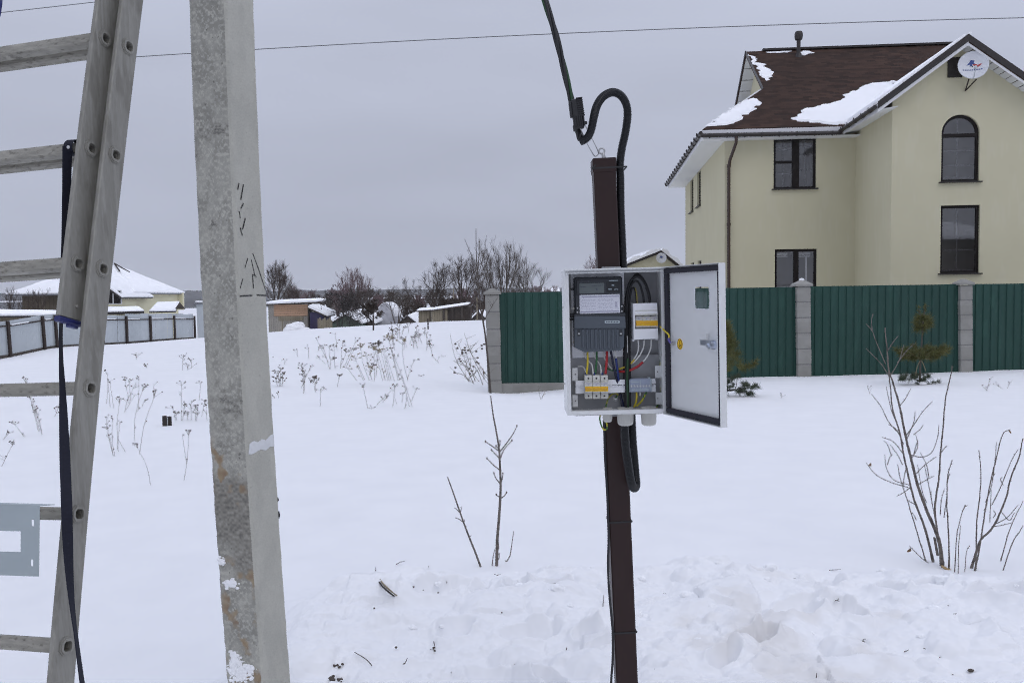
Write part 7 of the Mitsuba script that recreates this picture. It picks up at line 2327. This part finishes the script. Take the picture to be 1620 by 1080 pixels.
wire('wire', 'yellow wire from the meter down to the lower breaker', [(214, 555, 0.085), (215, 610, 0.08), (213, 650, 0.078), (208, 690, 0.080)], 0.0032, YELLOWW)
wire('wire', 'thin white wire crossing behind the yellow one', [(192, 560, 0.10), (200, 590, 0.1), (222, 616, 0.098), (240, 640, 0.09), (246, 688, 0.080)], 0.0022, WHITEW)
wire('wire', 'green wire from the meter down to the lower breaker', [(266, 555, 0.085), (267, 600, 0.08), (262, 650, 0.08), (258, 690, 0.082)], 0.0032, GREENW)
wire('wire', 'thin white wire crossing behind the green one', [(248, 560, 0.10), (255, 590, 0.1), (274, 620, 0.098), (288, 646, 0.09), (292, 688, 0.080)], 0.0022, WHITEW)
wire('wire', 'red wire from the meter down to the lower breaker', [(324, 555, 0.082), (324, 600, 0.078), (320, 650, 0.078), (317, 688, 0.080)], 0.0040, REDW)
wire('wire', 'thin white wire crossing behind the red one', [(300, 560, 0.10), (312, 600, 0.1), (334, 636, 0.1), (354, 664, 0.104)], 0.0022, WHITEW)
wire('wire', 'short white wire bending into the left pole of the lower breaker', [(160, 646, 0.11), (185, 646, 0.1), (200, 664, 0.088), (206, 690, 0.080)], 0.0021, WHITEW)
wire('wire', 'navy wire leaning from the meter to the rail', [(346, 555, 0.08), (358, 620, 0.078), (370, 680, 0.08), (384, 735, 0.09), (400, 800, 0.105), (414, 885, 0.09)], 0.0036, DARKBLUE)
wire('wire', 'blue wire from the meter passing behind the rail', [(376, 600, 0.084), (382, 650, 0.08), (390, 710, 0.086), (402, 800, 0.112), (420, 885, 0.095)], 0.0036, BLUEW)
wire('wire', 'pale pink wire above the blue one', [(372, 555, 0.086), (376, 585, 0.085), (377, 604, 0.084)], 0.0024, WHITEW, 14)
for i, x in enumerate((206, 252, 296)):
    p = bq(x, 690, 0.080)
    solo('ferrule', ['blue wire ferrule on the left pole of the lower breaker', 'blue wire ferrule on the middle pole of the lower breaker', 'blue wire ferrule on the right pole of the lower breaker'][i], 'ferrule', MB().add(*tube([bq(x, 682, 0.080), bq(x + 2, 700, 0.080)], 0.0030, 8)), BLUEW, smooth=30)
wire('wire', 'yellow wire from the terminal block bottom', [(492, 785, 0.09), (494, 815, 0.086), (490, 850, 0.09), (478, 876, 0.10)], 0.0032, YELLOWW)
wire('wire', 'white wire stub below the terminal block', [(512, 785, 0.09), (514, 800, 0.09), (512, 812, 0.092)], 0.0024, WHITEW, 12)
wire('wire', 'yellow-green wire slanting down from the terminal block', [(552, 785, 0.09), (538, 815, 0.088), (520, 846, 0.092), (492, 872, 0.10)], 0.0030, YGREEN)
wire('wire', 'thin yellow wire looping over the earth bolt to the left gland', [(374, 826, 0.115), (386, 806, 0.112), (364, 800, 0.112), (336, 822, 0.108), (322, 860, 0.10), (318, 892, 0.08)], 0.0020, YGREEN)
wire('wire', 'yellow-green earth wire loop hanging out of the left cable gland', [(312, 955, 0.07), (324, 975, 0.068), (324, 1000, 0.066), (308, 1006, 0.066), (292, 980, 0.07), (284, 945, 0.08), (286, 925, 0.10)], 0.0024, YGREEN)
wire('wire', 'yellow-green wire behind the right brackets', [(634, 570, 0.11), (628, 640, 0.115), (634, 760, 0.115), (620, 850, 0.115), (600, 890, 0.11)], 0.0024, YGREEN)
s1, v1 = STUD
p = spline([bq(628, 420, 0.012), bq(636, 427, -0.006), bq(652, 442, -0.016), bq(676, 466, -0.034), DP(s1 - 0.012, v1 + 0.010, 0.016), DP(s1, v1, 0.015)], 30)
solo('wire', 'yellow wire from the cabinet across to the earth sticker on the door', 'wire', MB().add(*tube(p[:22], 0.0026, 8)), YELLOWW, smooth=True)
solo('terminal_lug', 'purple crimp lug joining the yellow wire to the door', 'terminal lug', MB().add(*tube(p[21:], 0.0034, 8)), PURPLE, smooth=True)


# ------------------------------------------------------------------ litter in the shovelled snow
def on_snow(px, py):
    p = ground_at(px, py, 3.0, 12)
    for _ in range(4):
        m_, h_ = lumps(np.array([p[0]]), np.array([p[1]]))
        z = gz(p[0], p[1])[0] + float(m_[0] * (h_[0] + 0.07))
        d = ray(px, py)
        p = EYE + d * ((z - EYE[2]) / d[2])
    return p


g = np.random.default_rng(61)
z7c = lambda x, y: (440 + x / 2.893, 860 + y / 2.893)
c = [on_snow(*z7c(*q)) + EZ * h for q, h in (((448, 165), 0.075), ((450, 190), 0.055), ((470, 222), 0.042), ((505, 250), 0.034), ((542, 272), 0.028))]
kk = thing('stick', 'curved dark stick lying in a hollow of the shovelled snow', 'stick')
put(kk, 'bark', MB().add(*tube(spline(c, 24), np.interp(np.linspace(0, 1, 24), [0, 0.3, 0.8, 1], [0.0015, 0.0036, 0.0045, 0.003]), 7)), BARKD, smooth=True)
put(kk, 'split_wood', MB().add(*tube(spline([p + np.array([0.007, 0.010, 0.003]) for p in c[1:]], 16), np.interp(np.linspace(0, 1, 16), [0, 0.5, 1], [0.002, 0.005, 0.002]), 6)), STRAW, smooth=True)
for i, (x, y) in enumerate([(90, 331), (340, 152), (733, 233), (852, 229), (1024, 325), (1418, 555), (540, 485), (620, 207), (665, 222), (1070, 201), (440, 305)]):
    solo('soil_crumb', 'small dark soil crumb on the trodden snow between pole and post', 'soil crumb', MB().add(*blob(on_snow(*z7c(x, y)) + EZ * 0.012, np.array([0.006, 0.006, 0.005]) * g.uniform(0.4, 0.9), 1, 0.4, 3, i)), WEEDH, group='soil crumbs between pole and post')
for i, (pts) in enumerate([[(756, 125), (754, 138), (762, 146)], [(772, 185), (774, 160), (790, 152)], [(705, 435), (712, 465), (718, 500)], [(792, 595), (793, 610)], [(688, 108), (689, 120)], [(1235, 215), (1250, 200), (1285, 203)], [(540, 100), (560, 96), (582, 100)], [(1484, 310), (1488, 285), (1490, 258)], [(1083, 560), (1086, 572)], [(570, 558), (582, 563), (592, 552)], [(1318, 500), (1322, 490)], [(430, 565), (400, 545), (350, 525)]]):
    q = [on_snow(*z7c(*a)) + EZ * (0.008 + 0.010 * j) for j, a in enumerate(pts)]
    solo('twig', 'thin dark twig fragment in the trodden snow between pole and post', 'twig', MB().add(*tube(spline(q, 8), np.linspace(0.0024, 0.0014, 8), 5)), BARKB, group='twig fragments between pole and post')
for i, (x, y, s) in enumerate([(275, 565, 1.2), (245, 625, 1.5), (285, 632, 1.0), (485, 398, 0.8), (1008, 148, 1.0), (714, 488, 1.0)]):
    m = MB()
    for _ in range(7):
        m.add(*blob(on_snow(*z7c(x + g.normal(0, 7), y + g.normal(0, 5))) + EZ * 0.010, np.array([0.005, 0.005, 0.004]) * s * g.uniform(0.5, 1.2), 1, 0.5, 3, int(g.integers(99))))
    solo('soil_clump', ['dark soil clump near the foot of the concrete pole', 'wide dark soil clump at the bottom edge right of the concrete pole', 'small soil clump at the bottom edge beside the wide one', 'pale brown clump in the shovelled snow', 'soil clump right below the central sapling', 'soil clump below the thin dark twig'][i], 'soil clump', m, WEEDH if i != 3 else STRAW)
z8c = lambda x, y: (980 + x / 2.531, 880 + y / 2.531)
for i, pts in enumerate([[(840, 58), (886, 59)], [(686, 93), (710, 94)], [(690, 122), (704, 128), (708, 138)], [(860, 130), (885, 131)], [(856, 180), (872, 184), (888, 170)], [(868, 178), (880, 188)], [(174, 150), (186, 156)], [(612, 206), (634, 208)], [(1312, 237), (1350, 238)], [(1512, 310), (1520, 316)], [(1420, 376), (1448, 374)], [(966, 352), (978, 342), (986, 346)], [(1140, 386), (1158, 384)], [(788, 490), (790, 478)], [(500, 296), (514, 298)], [(1218, 372), (1226, 380)], [(810, 370), (822, 366)], [(1280, 408), (1290, 412)]]):
    q = [on_snow(*z8c(*a)) + EZ * (0.006 + 0.006 * j) for j, a in enumerate(pts)]
    solo('twig', 'thin grass blade or twig fragment on the snow right of the brown post', 'twig', MB().add(*tube(spline(q, 8), np.linspace(0.0020, 0.0012, 8), 5)), BARK, group='twig fragments right of the post')
for i, (x, y, s) in enumerate([(1406, 465, 1.6), (974, 350, 1.2), (426, 355, 0.8), (368, 184, 0.6), (506, 484, 0.8), (1334, 482, 0.5), (140, 462, 0.7), (1336, 310, 0.5), (1316, 204, 0.5)]):
    solo('soil_crumb', 'small dark crumb of soil on the snow right of the brown post', 'soil crumb', MB().add(*blob(on_snow(*z8c(x, y)) + EZ * 0.010, np.array([0.0075, 0.006, 0.004]) * s, 1, 0.5, 3, 20 + i)), WEEDH, group='soil crumbs right of the post')
# loose snow chunks thrown up by the shovel
m = MB()
for i in range(60):
    x, y = g.uniform(-0.9, 2.4), g.uniform(3.75, 5.0)
    m_, h_ = lumps(np.array([x]), np.array([y]))
    r = 0.010 + 0.03 * g.random() ** 2.5
    z = gz(x, y)[0] + float(m_[0] * (h_[0] + 0.07))
    m.add(*blob((x, y, z + r * 0.3), np.array([1.2, 1.0, 0.8]) * r, 3, 0.35, 1.8, i))
scene['snow_chunks'] = mikit.ply(m.mesh(), STUCK, smooth=35)
labels['snow_chunks'] = {'label': 'loose white snow chunks scattered over the shovelled strip along the near edge', 'category': 'snow chunks', 'kind': 'stuff'}

# ------------------------------------------------------------------ the winter air
scene['haze'] = {'type': 'cube', 'to_world': T().translate([0, 0, 8.0]).scale([7400, 7400, 28.5]), 'bsdf': {'type': 'null'}, 'interior': {'type': 'ref', 'id': 'air'}}
labels['haze'] = {'label': 'thin winter haze over the whole scene', 'kind': 'stuff'}
